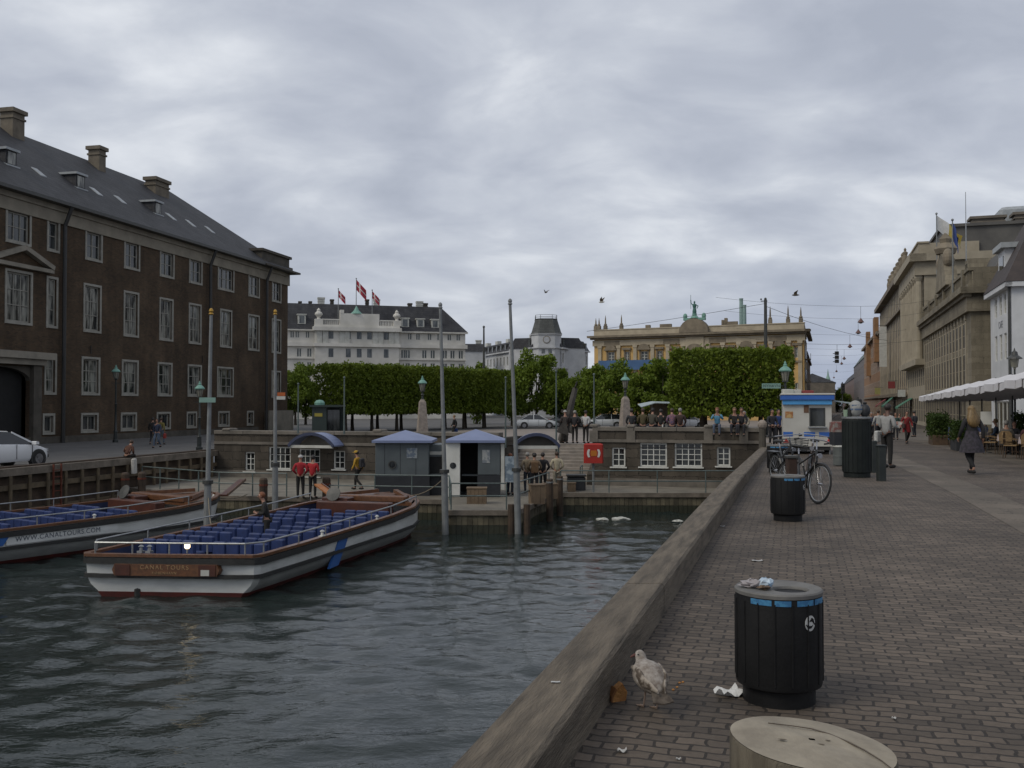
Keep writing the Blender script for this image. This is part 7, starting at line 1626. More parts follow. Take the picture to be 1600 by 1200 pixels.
    if bag == 'backpack':
        b = MB(); c = L_(0,-.2,1.22); b.bbox(c[0]-.15*s, c[1]-.09*s, c[2]-.2*s, c[0]+.15*s, c[1]+.08*s, c[2]+.2*s, .04); b.box(c[0]-.11*s, c[1]-.13*s, c[2]-.17*s, c[0]+.11*s, c[1]-.085*s, c[2]-.02*s); b.build('backpack', cloth((.03,.03,.035)), t)
    elif bag == 'tan_backpack':
        b = MB(); c = L_(0,-.2,1.2); b.bbox(c[0]-.16*s, c[1]-.1*s, c[2]-.24*s, c[0]+.16*s, c[1]+.08*s, c[2]+.22*s, .04); b.build('backpack', cloth((.13,.075,.035)), t)
    elif bag:
        a = A[1]; c = Vector(L_(*a[2])); b = MB(); b.bbox(c.x-.05*s, c.y-.15*s, c.z-.42*s, c.x+.06*s, c.y+.15*s, c.z-.1*s, .03); b.tube((c.x, c.y-.1*s, c.z-.1*s), (c.x, c.y, c.z), .008, n=5); b.tube((c.x, c.y+.1*s, c.z-.1*s), (c.x, c.y, c.z), .008, n=5); b.build('handbag', cloth(bag), t)
    return t
pl_ = mat('plaid_skirt', (.05,.042,.055), (.018,.018,.02), scale=16, rough=.9, bump=.3)
def onquay(px, py):
    z = 0
    for _ in range(4): p = atz(px, py, z); z = zr(p.y)
    return (p.x, p.y, z)
# ---- right quay
person('woman with long blond hair, dark jacket and plaid skirt walking away on the quay', onquay(1519, 741), 4, 1.68, 'walk', 'swing', (.022,.021,.023), (.008,.008,.009), 'blond', skirt='plaid_skirt', longhair=True, fingers=True, face=True)
m_ = person('man in grey white shirt and black trousers reading a brochure beside the bollards', onquay(1386, 731), -62, 1.76, 'stand', 'hold', (.30,.30,.29), (.012,.012,.013), 'dark', skin=skin_brown, lean=.06, fingers=True)
b = MB(); b.box(-.13, .36, 1.08, .13, .37, 1.30); o = b.build('brochure', mat('brochure', (.33,.17,.13), (.4,.38,.34), scale=8, lo=.45, hi=.55), m_); o.rotation_euler = (R(-35), 0, 0); o.location = (0, -.55, .42)
b = MB(); b.bbox(-.36, -.12, .72, -.24, .14, 1.02, .03); b.build('white_bag', cloth((.45,.45,.43)), m_)
m_ = person('person in long red coat with shoulder strap walking towards the quay', onquay(1417, 693), 178, 1.68, 'walk', 'swing', (.20,.012,.014), (.02,.018,.02), 'brown', coat=.62)
b = MB(); b.beam((-.14, .15, 1.40), (.16, .17, 1.02), .035, .012); b.build('bag_strap', cloth((.04,.02,.02)), m_); b = MB(); b.bbox(.15, .02, .82, .27, .26, 1.05, .03); b.build('shoulder_bag', cloth((.05,.03,.025)), m_)
# ---- far strollers in the street
stroll = [(1346, 66, (.04,.04,.05), 0, 'walk', 'stroller in charcoal coat beside the red traffic light, far up the street'), (1361, 58, (.025,.03,.06), 180, 'walk', 'stroller in navy jacket just right of the tall dark container'), (1372, 52, (.40,.40,.38), 10, 'walk', 'stroller in white top half hidden by the tall container'), (1381, 62, (.03,.03,.03), 175, 'walk', 'stroller in black behind the man with the brochure'), (1392, 72, (.05,.10,.18), 0, 'walk', 'stroller in blue jacket far behind the man with the brochure'), (1399, 58, (.02,.05,.04), 160, 'stand', 'person in dark green standing left of the red coat'), (1405, 80, (.14,.13,.12), 180, 'walk', 'stroller in grey left of the red coat, small and far'), (1352, 90, (.30,.29,.27), 0, 'walk', 'tiny pale stroller far up the street'), (1368, 100, (.10,.03,.03), 180, 'walk', 'tiny dark red stroller far up the street'), (1428, 66, (.035,.035,.04), 30, 'stand', 'person in black standing by the far end of the hedge planters')]
for px, d, c, rz, pose, lab in stroll:
    x = (px-800)/F*d; person(lab, (x, d, zr(d)), rz, 1.7+.08*math.sin(px), pose, 'swing' if pose == 'walk' else 'down', c, (.02,.021,.028), ['dark', 'brown', 'grey'][px % 3], group='strollers far up the street', face=False)
# ---- people at the wall and on the stairs
UWA = math.degrees(WANG)
def wallseat(px, ztop, inward):
    u = fw_u(px); p = CL+UW*u-NW*(.35 if inward else .05); return (p.x, p.y, ztop)
for px, c, hair, hat, lab in ((985, (.03,.032,.035), 'dark', None, 'person in charcoal sitting with back turned, leftmost on the right wall'), (1003, (.075,.06,.025), 'brown', None, 'person in olive brown jacket sitting with back turned on the right wall'), (1017, (.06,.055,.04), 'dark', (.02,.02,.02), 'person with dark cap sitting with back turned on the right wall'), (1031, (.012,.012,.014), 'dark', None, 'person in black jacket sitting with back turned next to the plaid shirt'), (1062, (.05,.03,.03), 'grey', None, 'grey haired person sitting with back turned right of the plaid shirt')):
    p = wallseat(px, .6, True); person(lab, (p[0], p[1], p[2]-.20), UWA+random.uniform(-28, 28), 1.66+.09*math.sin(px*1.7), 'sit', 'lap', c, (.02,.022,.035), hair, hat=hat, seat=.28, lean=.03+.14*math.sin(px*2.3), face=False)
plaid = mat('plaid_shirt', (.22,.10,.10), (.07,.06,.12), scale=22, rough=.85, lo=.47, hi=.53)
p = wallseat(1049, .6, True); MATS['cloth_plaid'] = plaid
_c = cloth
def cloth(c, v=.75): return MATS[c] if isinstance(c, str) else _c(c, v)
person('person in red and blue plaid shirt sitting with back turned on the right wall', (p[0], p[1], p[2]-.20), UWA+10, 1.72, 'sit', 'lap', 'cloth_plaid', (.02,.022,.04), 'brown', seat=.28, lean=.2, face=False)
b = MB(); u = fw_u(1035); q = CL+UW*u-NW*.12; b.lathe([(.03, 0), (.04, .11), (.037, .115)], 10); tag(b.build('paper_cup', white_paint, loc=(q.x, q.y, .6)), 'white paper cup on the wall between the sitting people', 'cup')
for px, c, l_, hair, hat, arms, lab in ((1121, (.10,.27,.40), (.08,.10,.14), 'red', None, 'camera', 'person in light blue jacket with camera sitting on the wall, legs hanging over'), (1148, (.013,.014,.018), (.02,.022,.03), 'blond', None, 'lap', 'fair haired person in black sitting on the wall, legs hanging, left of a pair'), (1159, (.018,.018,.022), (.02,.02,.024), 'brown', None, 'lap', 'brown haired person in black sitting on the wall, legs hanging, right of a pair')):
    p = wallseat(px, .6, False); person(lab, (p[0]+NW.x*.05, p[1]+NW.y*.05, p[2]-.42), UWA+180, 1.7, 'sit', arms, c, l_, hair, hat=hat, seat=.55, lean=.1)
p = wallseat(1176, .6, True); person('person in beige coat standing behind the wall near its right end', (p[0]+.3, 46.5, G(9, 46.5)), 150, 1.66, 'stand', 'lap', (.24,.21,.16), (.05,.05,.05), 'grey')
for px, d, c, lab in ((1206, 44.6, (.02,.022,.03), 'person in black standing at the end of the wall left of the kiosk'), (1216, 45.4, (.02,.045,.15), 'person in dark blue jacket standing at the wall end beside the kiosk')):
    x = (px-800)/F*d; person(lab, (x, d, G(x, d)), 180+px % 17, 1.74, 'stand', 'lap', c, (.02,.02,.025), 'dark')
for px, c, l_, hair, hat, rz, lab in ((883, (.045,.035,.03), (.02,.02,.02), None, (.42,.41,.38), 10, 'person with pale cap and dark jacket at the top of the stairs'), (898, (.022,.022,.026), (.018,.018,.02), 'grey', None, -20, 'grey haired person in black at the top of the stairs, between two others'), (915, (.46,.46,.45), (.015,.015,.017), 'dark', None, -30, 'person in white shirt and black trousers at the top of the stairs')):
    x = (px-800)/F*50.6; person(lab, (x, 50.6, G(x, 50.6)+.0), rz, 1.72, 'stand', 'hold', c, l_, hair, hat=hat, face=False)
x = (710-800)/F*70; m_ = person('blond person in black striding under the trees with a blue bag', (x, 70, G(x, 70)), 75, 1.72, 'walk', 'swing', (.016,.016,.018), (.015,.015,.018), 'blond', bag=(.02,.05,.17))
x = (668-800)/F*56; 
# ---- lower quay
for px, d, rz, pose, arms, c, l_, hair, hat, bag, lean, lab in (
   (470, 38.9, 8, 'stand', 'hip', (.34,.014,.022), (.016,.016,.02), None, (.52,.52,.5), None, 0, 'person in red jacket and white cap at the boat, left of a pair'),
   (489, 38.9, -12, 'stand', 'hold', (.36,.012,.018), (.018,.016,.016), 'dark', None, None, .05, 'bareheaded person in red jacket at the boat, right of a pair'),
   (560, 42.8, 70, 'walk', 'swing', (.42,.24,.02), (.012,.012,.014), 'dark', (.42,.26,.03), 'backpack', .1, 'person in yellow hooded jacket with dark backpack walking by the wall'),
   (797, 40.4, -35, 'stand', 'hold', (.015,.018,.03), (.03,.035,.05), 'red', None, None, 0, 'red haired person in navy standing beside the right ticket booth'),
   (824, 41.2, 15, 'stand', 'hip', (.25,.20,.13), (.05,.055,.07), 'grey', None, None, 0, 'person in beige jacket queueing next to the tall pole'),
   (835, 40.6, 5, 'stand', 'hip', (.14,.10,.06), (.022,.024,.032), 'dark', (.02,.02,.018), 'tan_backpack', 0, 'person in dark hat with tan backpack queueing on the jetty'),
   (848, 41.0, -10, 'stand', 'hip', (.010,.010,.012), (.012,.012,.014), 'dark', None, None, 0, 'person in black hooded coat with hands in pockets on the jetty'),
   (870, 41.8, 8, 'stand', 'hip', (.42,.37,.26), (.30,.27,.21), 'brown', None, None, 0, 'person in cream shirt and pale trousers at the foot of the stairs')):
    x = (px-800)/F*d; person(lab, (x, d, LOW), rz, 1.74, pose, arms, c, l_, hair, hat=hat, bag=bag, lean=lean, face=False, fingers=d < 39)
# passenger standing between the benches
d_ = Vector((math.cos(R(74)), math.sin(R(74)), 0)); n_ = Vector((-d_.y, d_.x, 0)); p = Vector((-8.07, 23.5, 0))+d_*4.2+n_*.1
person('grey blond passenger in black standing between the blue seats of the boat', (p.x, p.y, WATER+.42), 100, 1.68, 'stand', 'hold', (.016,.016,.017), (.018,.018,.02), 'red', lean=.22, fingers=True)
# ---- left quay
for px, d, rz, c, l_, hair, lab in ((239, 62, 10, (.014,.013,.013), (.02,.02,.022), 'dark', 'person in black walking by the brick palace, left of a pair'), (252, 62, -5, (.16,.13,.03), (.12,.16,.20), 'brown', 'person in olive yellow top and pale jeans by the brick palace'), (246, 57.5, 175, (.03,.04,.07), (.09,.12,.17), 'dark', 'person in blue jeans crossing the left quay street')):
    x = (px-800)/F*d; person(lab, (x, d, LEFTZ), rz, 1.74, 'walk', 'swing', c, l_, hair, bag=(.25,.03,.02) if px == 252 else None, face=False)
yq = 43.8; xq = lx(yq); ang = math.degrees(LQA)
person('hunched person in brown jacket sitting on the left quay edge with a white bag', (xq-.05, yq, -.78-.42), ang-90, 1.66, 'sit', 'lap', (.075,.028,.014), (.03,.025,.02), 'brown', seat=.55, lean=.55, face=True)
b = MB(); b.bbox(-.02, -.22, -.62, .16, .22, .06, .05)
for j in range(len(b.v)): v = b.v[j]; b.v[j] = (v[0]+.03*math.sin(v[2]*9), v[1]*(1+.12*math.sin(v[2]*7)), v[2])
tag(b.build('white_bag', cloth((.46,.44,.40)), loc=(xq+.34, yq-.35, -.84), rz=R(10)), 'white cloth bag hanging over the left quay edge', 'bag')
# ---- diners under the awnings are added with the terrace
# ================================================================ restaurant terrace
TU = Vector((.302, .953, 0)); TN = Vector((.953, -.302, 0)); T0_ = Vector((14.7, 27.5, 0)); TANG = math.atan2(TU.y, TU.x)
def tpos(u, v): p = T0_+TU*u+TN*v; return (p.x, p.y, zr(p.y)+.006)
canvas = mat('awning_canvas', (.58,.57,.58), (.47,.46,.47), scale=.8, rough=.8); canvas_g = mat('valance_grey', (.26,.25,.25), (.2,.19,.19), scale=2, rough=.85)
def parasol(lab, u, v, w_, ze, zp, group):
    x, y, z = tpos(u, v); t = thing('parasol', lab, 'parasol', (x, y, z), TANG, group); b = MB(); n = 8
    pts = [(sx*w_/2, sy*w_/2) for sx, sy in ((-1,-1), (0,-1), (1,-1), (1,0), (1,1), (0,1), (-1,1), (-1,0))]
    rings = [[(p[0]*k, p[1]*k, ze+(zp-ze)*(1-k)**1.15-(.05*k if i % 2 else 0)) for i, p in enumerate(pts)] for k in (1, .7, .4, .06)]
    b.loft(rings, caps=False); b.loft([[(p[0], p[1], p[2]-.03) for p in r_] for r_ in rings], caps=False); b.build('canopy', canvas, t)
    b = MB(); 
    for i in range(8):
        p, q = pts[i], pts[(i+1) % 8]; zz = [ze-(.05 if j % 2 else 0) for j in (i, (i+1) % 8)]
        for a0, a1 in ((0, .44), (.56, 1)) if i % 2 else ((0, .93), (1, 1)):
            if a1-a0 < .05: continue
            P0 = (p[0]+(q[0]-p[0])*a0, p[1]+(q[1]-p[1])*a0); P1 = (p[0]+(q[0]-p[0])*a1, p[1]+(q[1]-p[1])*a1)
            b.add([(P0[0],P0[1],zz[0]),(P1[0],P1[1],zz[1]),(P1[0]*1.005,P1[1]*1.005,zz[1]-.26),(P0[0]*1.005,P0[1]*1.005,zz[0]-.26),(P0[0]*.99,P0[1]*.99,zz[0]),(P1[0]*.99,P1[1]*.99,zz[1]),(P1[0]*.99,P1[1]*.99,zz[1]-.26),(P0[0]*.99,P0[1]*.99,zz[0]-.26)], [(0,1,2,3),(7,6,5,4),(0,3,7,4),(1,5,6,2),(3,2,6,7)])
    b.build('valance', canvas, t)
    b = MB(); b.tube((0,0,0), (0,0,zp-.02), .035, n=8); b.bbox(-.3, -.3, 0, .3, .3, .08, .02); b.build('pole', dark_metal, t)
    for i in range(4): b = MB(); p = pts[2*i]; b.beam((p[0]*.96, p[1]*.96, ze-.04), (p[0]*.06, p[1]*.06, zp-.1), .025, .03); b.build('rib', dark_metal, t)
    return t
ordn = ['nearest', 'second', 'third', 'fourth', 'fifth', 'sixth', 'seventh', 'eighth', 'farthest']
for i in range(9): parasol(f'{ordn[i]} of the square white parasols along the terrace edge', -1.4+i*3.95, 2.2, 3.95, 2.58, 3.22, 'square white parasols along the terrace edge')
for i in range(5): parasol(f'{ordn[i]} of the taller white parasols in the rear terrace row', 10+i*5.2, 8.6, 3.6, 3.6, 4.25, 'taller white parasols in the rear terrace row')
rat = mat('rattan', (.24,.155,.07), (.15,.095,.042), scale=14, rough=.75, bump=.4, bscale=40); rat_d = mat('rattan_dark', (.09,.055,.03), (.055,.035,.02), scale=10, rough=.8)
blank = mat('blue_blanket', (.06,.085,.20), (.04,.06,.15), scale=5, rough=.9)
def chair_proto(lab, blanket):
    t = thing('terrace_chair', lab, 'chair', (0,0,0), 0, 'wicker chairs on the terrace')
    b = MB(); b.bbox(-.22, -.2, .42, .22, .22, .46, .02); b.build('seat', rat, t)
    b = MB(); rings = [[(.21*math.sin(a)*1.0, -.2-.03*math.cos(a)*0-.04*(1-abs(math.sin(a))), z), (.21*math.sin(a), -.225-.04*(1-abs(math.sin(a))), z)] for z in (.5,) for a in (0,)]
    pts = [(-.22, .5), (-.22, .78), (-.12, .88), (.12, .88), (.22, .78), (.22, .5)]; b.prism(pts, -.235, -.205); b.build('backrest', rat, t)
    for sx in (-1, 1):
        for sy in (-1, 1): b = MB(); b.tube((sx*.2, sy*.19, .43), (sx*.22, sy*.21, 0), .014, n=6); b.build('leg', rat_d, t)
        b = MB(); b.path([(sx*.22, -.21, .66), (sx*.24, .0, .67), (sx*.23, .2, .62), (sx*.21, .2, .44)], .013, 6); b.build('armrest', rat, t)
    if blanket: b = MB(); b.bbox(-.2, -.26, .48, .2, -.195, .92, .015); b.box(-.19, -.275, .3, .17, -.25, .9); b.build('blanket', blank, t)
    return t
proto = {False: None, True: None}; ci = 0
def put_chair(u, v, rz, lab, bl=False):
    p = tpos(u, v)
    if proto[bl] is None: proto[bl] = chair_proto(lab, bl); proto[bl].location = p; proto[bl].rotation_euler = (0, 0, rz)
    else: dup(proto[bl], p, rz, lab)
cl_w = mat('table_cloth', (.50,.42,.40), (.40,.34,.33), scale=3, rough=.85)
tn = ['nearest', 'second', 'third', 'fourth', 'fifth', 'sixth', 'seventh']
for i, (u, v, bl) in enumerate(((1.4, 1.3, False), (5.2, 1.2, False), (9.2, 1.2, False), (14.6, .9, True), (18.0, 1.1, True), (3.0, 4.2, False), (8.4, 4.4, False), (22.0, 1.2, False))):
    x, y, z = tpos(u, v); place = f'{tn[i]} front terrace table' if i < 5 else ['rear table near the photo edge', 'rear table in the middle', 'farthest terrace table'][i-5]
    t = thing('terrace_table', f'round table under pale pink cloth, {place}', 'table', (x, y, z), 0, 'round terrace tables')
    b = MB(); b.tube((0,0,0), (0,0,.7), .035, n=8); b.lathe([(.25, 0), (.24, .03), (.04, .05)], 12); b.build('pedestal', dark_metal, t); b = MB(); b.lathe([(.4, .7), (.4, .73)], 18); b.build('tabletop', rat_d, t)
    nn = 24; rings = [[(r_*math.cos(a)*(1+f*.06*math.sin(6*a)), r_*math.sin(a)*(1+f*.06*math.sin(6*a)), zz) for a in [2*math.pi*k/nn for k in range(nn)]] for r_, zz, f in ((.02, .738, 0), (.41, .738, 0), (.43, .70, .3), (.46, .5, 1))]
    b = MB(); b.loft(rings, caps=False); tag(b.build('tablecloth', cl_w, loc=(x, y, z)), f'pale pink cloth draped over the {place}', 'tablecloth', 'cloths on the terrace tables')
    for k, (a, w_) in enumerate(((20, 'left'), (110, 'far'), (200, 'right'), (290, 'near'))):
        rr_ = .68; pu, pv = u+rr_*math.cos(R(a)), v+rr_*math.sin(R(a)); side = ['far', 'right', 'near', 'left'][k]
        wx = TU*math.cos(R(a))+TN*math.sin(R(a)); rz = math.atan2(-wx.y, -wx.x)-math.pi/2
        put_chair(pu, pv, rz, f'{"blue blanketed " if bl and k in (0, 3, 2) else ""}wicker chair on the {side} side of the {place}', bl and k in (0, 2, 3))
# hedge planters and dark screens
HB_ = [box_crown('foliage', 1.9, .75, 1.0, 2600, .06, leaf_c) for k in range(2)]
for i, (u, v, zh, lab) in enumerate(((24.5, .4, 1.0, 'farthest hedge planter on the terrace edge, yellow green on top'), (21.6, .1, .95, 'second farthest hedge planter on the terrace edge'), (17.0, 3.2, 1.0, 'hedge planter behind the blue blanketed chairs'), (11.8, 3.4, 1.0, 'dark hedge planter left of the blond woman'), (13.2, .1, .7, 'low hedge planter before the blue blanketed chairs'), (6.8, 6.2, 1.1, 'dark hedge planter deep under the near awnings'), (1.0, 6.6, 1.1, 'dark hedge planter under the awnings at the photo edge'), (28.0, .8, 1.0, 'hedge planter past the end of the white parasols'))):
    x, y, z = tpos(u, v); t = thing('hedge_planter', lab, 'planter', (x, y, z), TANG, 'hedge planters on the terrace'); b = MB(); b.bbox(-.95, -.36, 0, .95, .36, .5, .02); b.build('trough', rat_d if i % 2 else booth_dark, t); f = link('foliage', HB_[i % 2], t, (0, 0, .5+zh*.45)); f.scale = (1, 1, zh)
for i, (u, v, w_, lab) in enumerate(((3.6, 7.4, 3.4, 'dark glazed wind screen under the nearest awnings'), (9.6, 7.2, 3.4, 'dark glazed wind screen behind the blond woman'), (15.8, 6.4, 3.4, 'dark glazed wind screen behind the blue blanketed chairs'))):
    x, y, z = tpos(u, v); t = thing('wind_screen', lab, 'screen', (x, y, z), TANG, 'wind screens on the terrace'); b = MB(); b.box(-w_/2, -.03, 0, w_/2, .03, .7); b.build('panel', booth_dark, t); b = MB(); b.box(-w_/2+.05, -.01, .75, w_/2-.05, .01, 1.9); b.build('pane', glass_dark, t)
    for s in (-1, 0, 1): b = MB(); b.box(s*w_/2-.03, -.04, 0, s*w_/2+.03, .04, 1.95); b.build('post', black_metal, t)
# menu stand and service station
x, y, z = tpos(10.6, .6); t = thing('menu_board', 'white menu sheet on a dark stand behind the blond woman', 'menu board', (x, y, z), TANG-math.pi/2); b = MB(); b.tube((0,0,0), (0,0,1.1), .025, n=8); b.lathe([(.2, 0), (.19, .03)], 12); b.build('stand', dark_metal, t); b = MB(); b.box(-.2, -.03, 1.1, .2, 0, 1.6); b.build('sheet', white_paint, t)
x, y, z = tpos(2.9, 3.0); t = thing('service_cabinet', 'tall dark service cabinet between terrace tables near the photo edge', 'cabinet', (x, y, z), TANG); b = MB(); b.bbox(-.3, -.3, 0, .3, .3, 1.5, .02); b.build('body', mat('cabinet_green', (.014,.022,.018), (.02,.03,.025), scale=3), t); b = MB(); b.box(-.33, -.33, 1.5, .33, .33, 1.54); b.build('top', dark_metal, t); b = MB(); b.box(-.31, -.25, .1, -.301, .25, 1.4); b.build('door', booth_dark, t)
for u, v, c, hair, rz, lab in ((5.2, 1.95, (.025,.025,.03), 'brown', 0, 'diner in charcoal at the second front terrace table'), (9.2, 1.95, (.15,.05,.04), 'grey', 0, 'diner in rust red at the third front terrace table'), (3.0, 4.95, (.03,.04,.07), 'dark', 0, 'diner in navy at the rear table near the photo edge'), (18.0, 1.8, (.05,.05,.05), 'brown', 0, 'diner in grey between the blue blanketed chairs')):
    p = tpos(u, v-.07); f_ = math.degrees(math.atan2(-TN.y, -TN.x))-90; person(lab, p, f_, 1.7, 'sit', 'lap', c, (.02,.02,.025), hair, seat=.5, lean=.05)
for u, v, c, l_, hair, rz, lab in ((6.4, 5.0, (.42,.42,.40), (.012,.012,.012), 'dark', 150, 'waiter in white shirt standing deep under the near awnings'), (12.0, 5.4, (.014,.014,.016), (.012,.012,.012), 'brown', 190, 'waiter in black standing behind the dark hedge planter'), (0.6, 5.4, (.30,.30,.33), (.02,.02,.03), 'grey', 160, 'grey haired guest standing under the awnings at the photo edge')):
    person(lab, tpos(u, v), rz, 1.76, 'stand', 'hold', c, l_, hair)
# more guests at the tables
gi = 0
for i, (u, v) in enumerate(((1.4, 1.3), (5.2, 1.2), (9.2, 1.2), (14.6, .9), (3.0, 4.2), (8.4, 4.4), (22.0, 1.2))):
    tnm = f'{tn[i]} front terrace table' if i < 4 else ['rear table near the photo edge', 'rear table in the middle', 'farthest terrace table'][i-4]
    for k, (a, side) in enumerate(((20, 'far'), (200, 'near'), (110, 'right'))):
        if (i, k) in ((1, 2), (2, 2), (4, 2), (3, 1), (3, 0)) or (i == 0 and k == 1): continue
        wx = TU*math.cos(R(a))+TN*math.sin(R(a)); q_ = tpos(u+.72*math.cos(R(a)), v+.72*math.sin(R(a))); gi += 1
        c_, cn = [((.02,.02,.024), 'black'), ((.10,.09,.08), 'grey'), ((.03,.05,.09), 'blue'), ((.14,.12,.09), 'beige'), ((.06,.02,.02), 'dark red')][gi % 5]
        person(f'guest in {cn} on the {side} side of the {tnm}', q_, math.degrees(math.atan2(-wx.y, -wx.x))-90, 1.66+.1*math.sin(gi*2.1), 'sit', 'lap', c_, (.02,.02,.025), ['dark', 'brown', 'grey', 'blond'][gi % 4], seat=.5, lean=.08*math.sin(gi), group='guests at the terrace tables')
flush()
# ================================================================ foreground: bins, bollard, gull, bicycles, litter
bin_black = mat('bin_black', (.006,.006,.0065), (.011,.011,.011), scale=4, rough=.62, bump=.12, bscale=40, spec=.25)
bin_grey = mat('bin_lid_grey', (.15,.145,.135), (.10,.096,.09), scale=5, rough=.7, bump=.15, bscale=30)
bin_blue = mat('bin_blue', (.05,.20,.36), (.03,.13,.27), scale=40, rough=.5, lo=.45, hi=.55); logo_white = mat('logo_white', (.50,.50,.48), (.38,.38,.36), scale=10, rough=.6)
def bin_(lab, loc, rz, r=.236, h=.62, sticker=True):
    t = thing('litter_bin', lab, 'litter bin', loc, rz, 'round black litter bins on the quay'); n = 48
    b = MB(); prof = [(r*.84, 0), (r*.84, .085), (r*.9, .09), (r*.985, .10), (r, .115), (r, h-.035), (r*.985, h-.02)]
    b.lathe(prof, n); b.build('drum', bin_black, t, True)
    b = MB()
    for k in range(16):
        a = 2*math.pi*(k+.5)/16; b.tube((r*1.0*math.cos(a), r*1.0*math.sin(a), .125), (r*1.0*math.cos(a), r*1.0*math.sin(a), h-.05), .006, n=5)
    b.build('ribs', bin_black, t)
    # grey lid: annulus with an off-centre hole
    hx_, hr = .055, r*.42; O_ = lambda rr, z: [(rr*math.cos(2*math.pi*i/n), rr*math.sin(2*math.pi*i/n), z) for i in range(n)]; H_ = lambda rr, z: [(hx_+rr*math.cos(2*math.pi*i/n), -.035+rr*.92*math.sin(2*math.pi*i/n), z) for i in range(n)]
    b = MB(); b.loft([O_(r*.97, h-.025), O_(r*1.015, h-.022), O_(r*1.02, h-.004), O_(r*.99, h+.004), O_(r*.93, h+.003), H_(hr*1.06, h-.004), H_(hr, h-.012), H_(hr*.99, h-.02)], caps=False); b.build('lid', bin_grey, t, True)
    b = MB(); b.loft([H_(hr*.985, h-.0205), H_(hr*.9, h-.35)], caps=False); b.add(H_(hr*.9, h-.35), [tuple(range(n))]); b.build('inner_liner', dark_hole, t)
    if sticker:
        for (a0, a1) in ((-157, -128), (-124, -103), (-95, -69), (-66, -40)):
            m_ = 8; aa = [R(a0+(a1-a0)*i/m_) for i in range(m_+1)]; b = MB(); b.loft([[(rr*math.cos(a), rr*math.sin(a), z) for rr, z in ((r*1.004, h-.058), (r*1.004, h-.028), (r*1.012, h-.028), (r*1.012, h-.058))] for a in aa]); b.build('sticker', bin_blue, t)
        a = R(-75); c = Vector((r*1.0*math.cos(a), r*1.0*math.sin(a), h-.152)); pass
        # emblem: pale disc broken by two dark curved arrows
        m_ = 20; zs = []; 
        def onr(da, z, rr): return (rr*math.cos(a+da/r), rr*math.sin(a+da/r), h-.152+z)
        b = MB(); rad = .042; cols = 12
        rings = []
        for i in range(cols+1):
            xx = rad*.86*math.cos(math.pi*(1-i/cols)); hh = rad*math.sqrt(max(1e-4, 1-(xx/(rad*.86))**2)); rings.append([onr(xx, -hh, r*1.003), onr(xx, hh, r*1.003), onr(xx, hh, r*1.009), onr(xx, -hh, r*1.009)])
        b.loft(rings); em = b.build('emblem', logo_white, t)
        def arc(a_list, w0):
            P = []
            for (xx, zz, w_) in a_list: P.append([onr(xx, zz-w_, r*1.010), onr(xx, zz+w_, r*1.010), onr(xx, zz+w_, r*1.014), onr(xx, zz-w_, r*1.014)])
            b = MB(); b.loft(P); b.build('emblem_arrow', bin_black, em)
        arc([(.037, -.012, .003), (.026, .002, .009), (.014, .014, .008), (.002, .016, .006), (-.006, .010, .004)], 0)
        arc([(-.030, -.006, .003), (-.020, -.016, .007), (-.006, -.021, .008), (.008, -.020, .006), (.018, -.012, .003)], 0)
        arc([(.004, .026, .002), (.014, .024, .004), (.026, .014, .003)], 0)
    return t
p = atz(1217, 1092, 0); bn1 = bin_('round black litter bin with blue stickers and pale emblem, nearest the camera', (p.x, p.y, 0), R(14))
tz = .624
def crumple(b, seed, amt):
    rd_ = random.Random(seed)
    for j in range(len(b.v)): v = b.v[j]; b.v[j] = (v[0]*(1+rd_.uniform(-amt, amt)), v[1]*(1+rd_.uniform(-amt, amt)), max(0, v[2]*(1+rd_.uniform(-amt, amt))))
b = MB(); b.sphere((0,0,.022), .05, .04, .026, 12, 8); crumple(b, 3, .28); lt = thing('crumpled_wrapper', 'white and blue crumpled wrapper lying on the nearest bin lid', 'wrapper', (p.x-.07, p.y+.0, tz)); b.build('paper', mat('wrapper_white', (.50,.56,.60), (.26,.38,.50), scale=18, rough=.5), lt)
b = MB(); b.sphere((-.075,.01,.018), .055, .045, .02, 12, 8); crumple(b, 5, .3); b.build('film', mat('wrapper_clear', (.30,.27,.27), (.22,.2,.19), scale=12, rough=.35), lt); b = MB(); b.sphere((-.02,-.055,.008), .04, .016, .01, 8, 6); crumple(b, 6, .3); b.build('crumbs', mat('crumb_brown', (.09,.055,.03), (.15,.1,.06), scale=30), lt)
z2 = onquay(1231, 813); bn2 = bin_('round black litter bin with pale ring lid in front of the bicycles', z2, R(40)); bn2.scale = (1.0, 1.0, 1.03)
b3 = onquay(1215, 738); bn3 = bin_('round black litter bin behind the bicycles beside the timber kerb', b3, R(10)); bn3.scale = (1.1, 1.1, 1.12)
# ---- timber mooring bollard
endgrain = mat('end_grain', (.30,.262,.20), (.20,.172,.13), scale=7, rough=.88, bump=.25, bscale=40, stretch=(1,1,1))
pb = Vector((.93, 3.0, 0)); zt_ = .60; r_ = .25; t = thing('mooring_bollard', 'thick round timber mooring bollard with cracked sloping top, bottom right', 'bollard', tuple(pb)); n = 56
def edge(a, rr, z): return (rr*math.cos(a)*(1+.006*math.sin(5*a+1)), rr*math.sin(a)*(1+.006*math.sin(7*a)), z)
slope = lambda x: zt_-x*math.tan(R(5.5))
ang_ = [2*math.pi*i/n for i in range(n)]
b = MB(); rings = [[edge(a, r_*1.0, -.05) for a in ang_]]
for k in (1, 2): rings.append([edge(a, r_*(1-.004*math.sin(a*9+k)), 0.25*k) for a in ang_])
rings.append([edge(a, r_*(1-.006*math.sin(a*9)), slope(r_*math.cos(a))-.014) for a in ang_]); rings.append([edge(a, r_*.985, slope(r_*math.cos(a))-.002) for a in ang_])
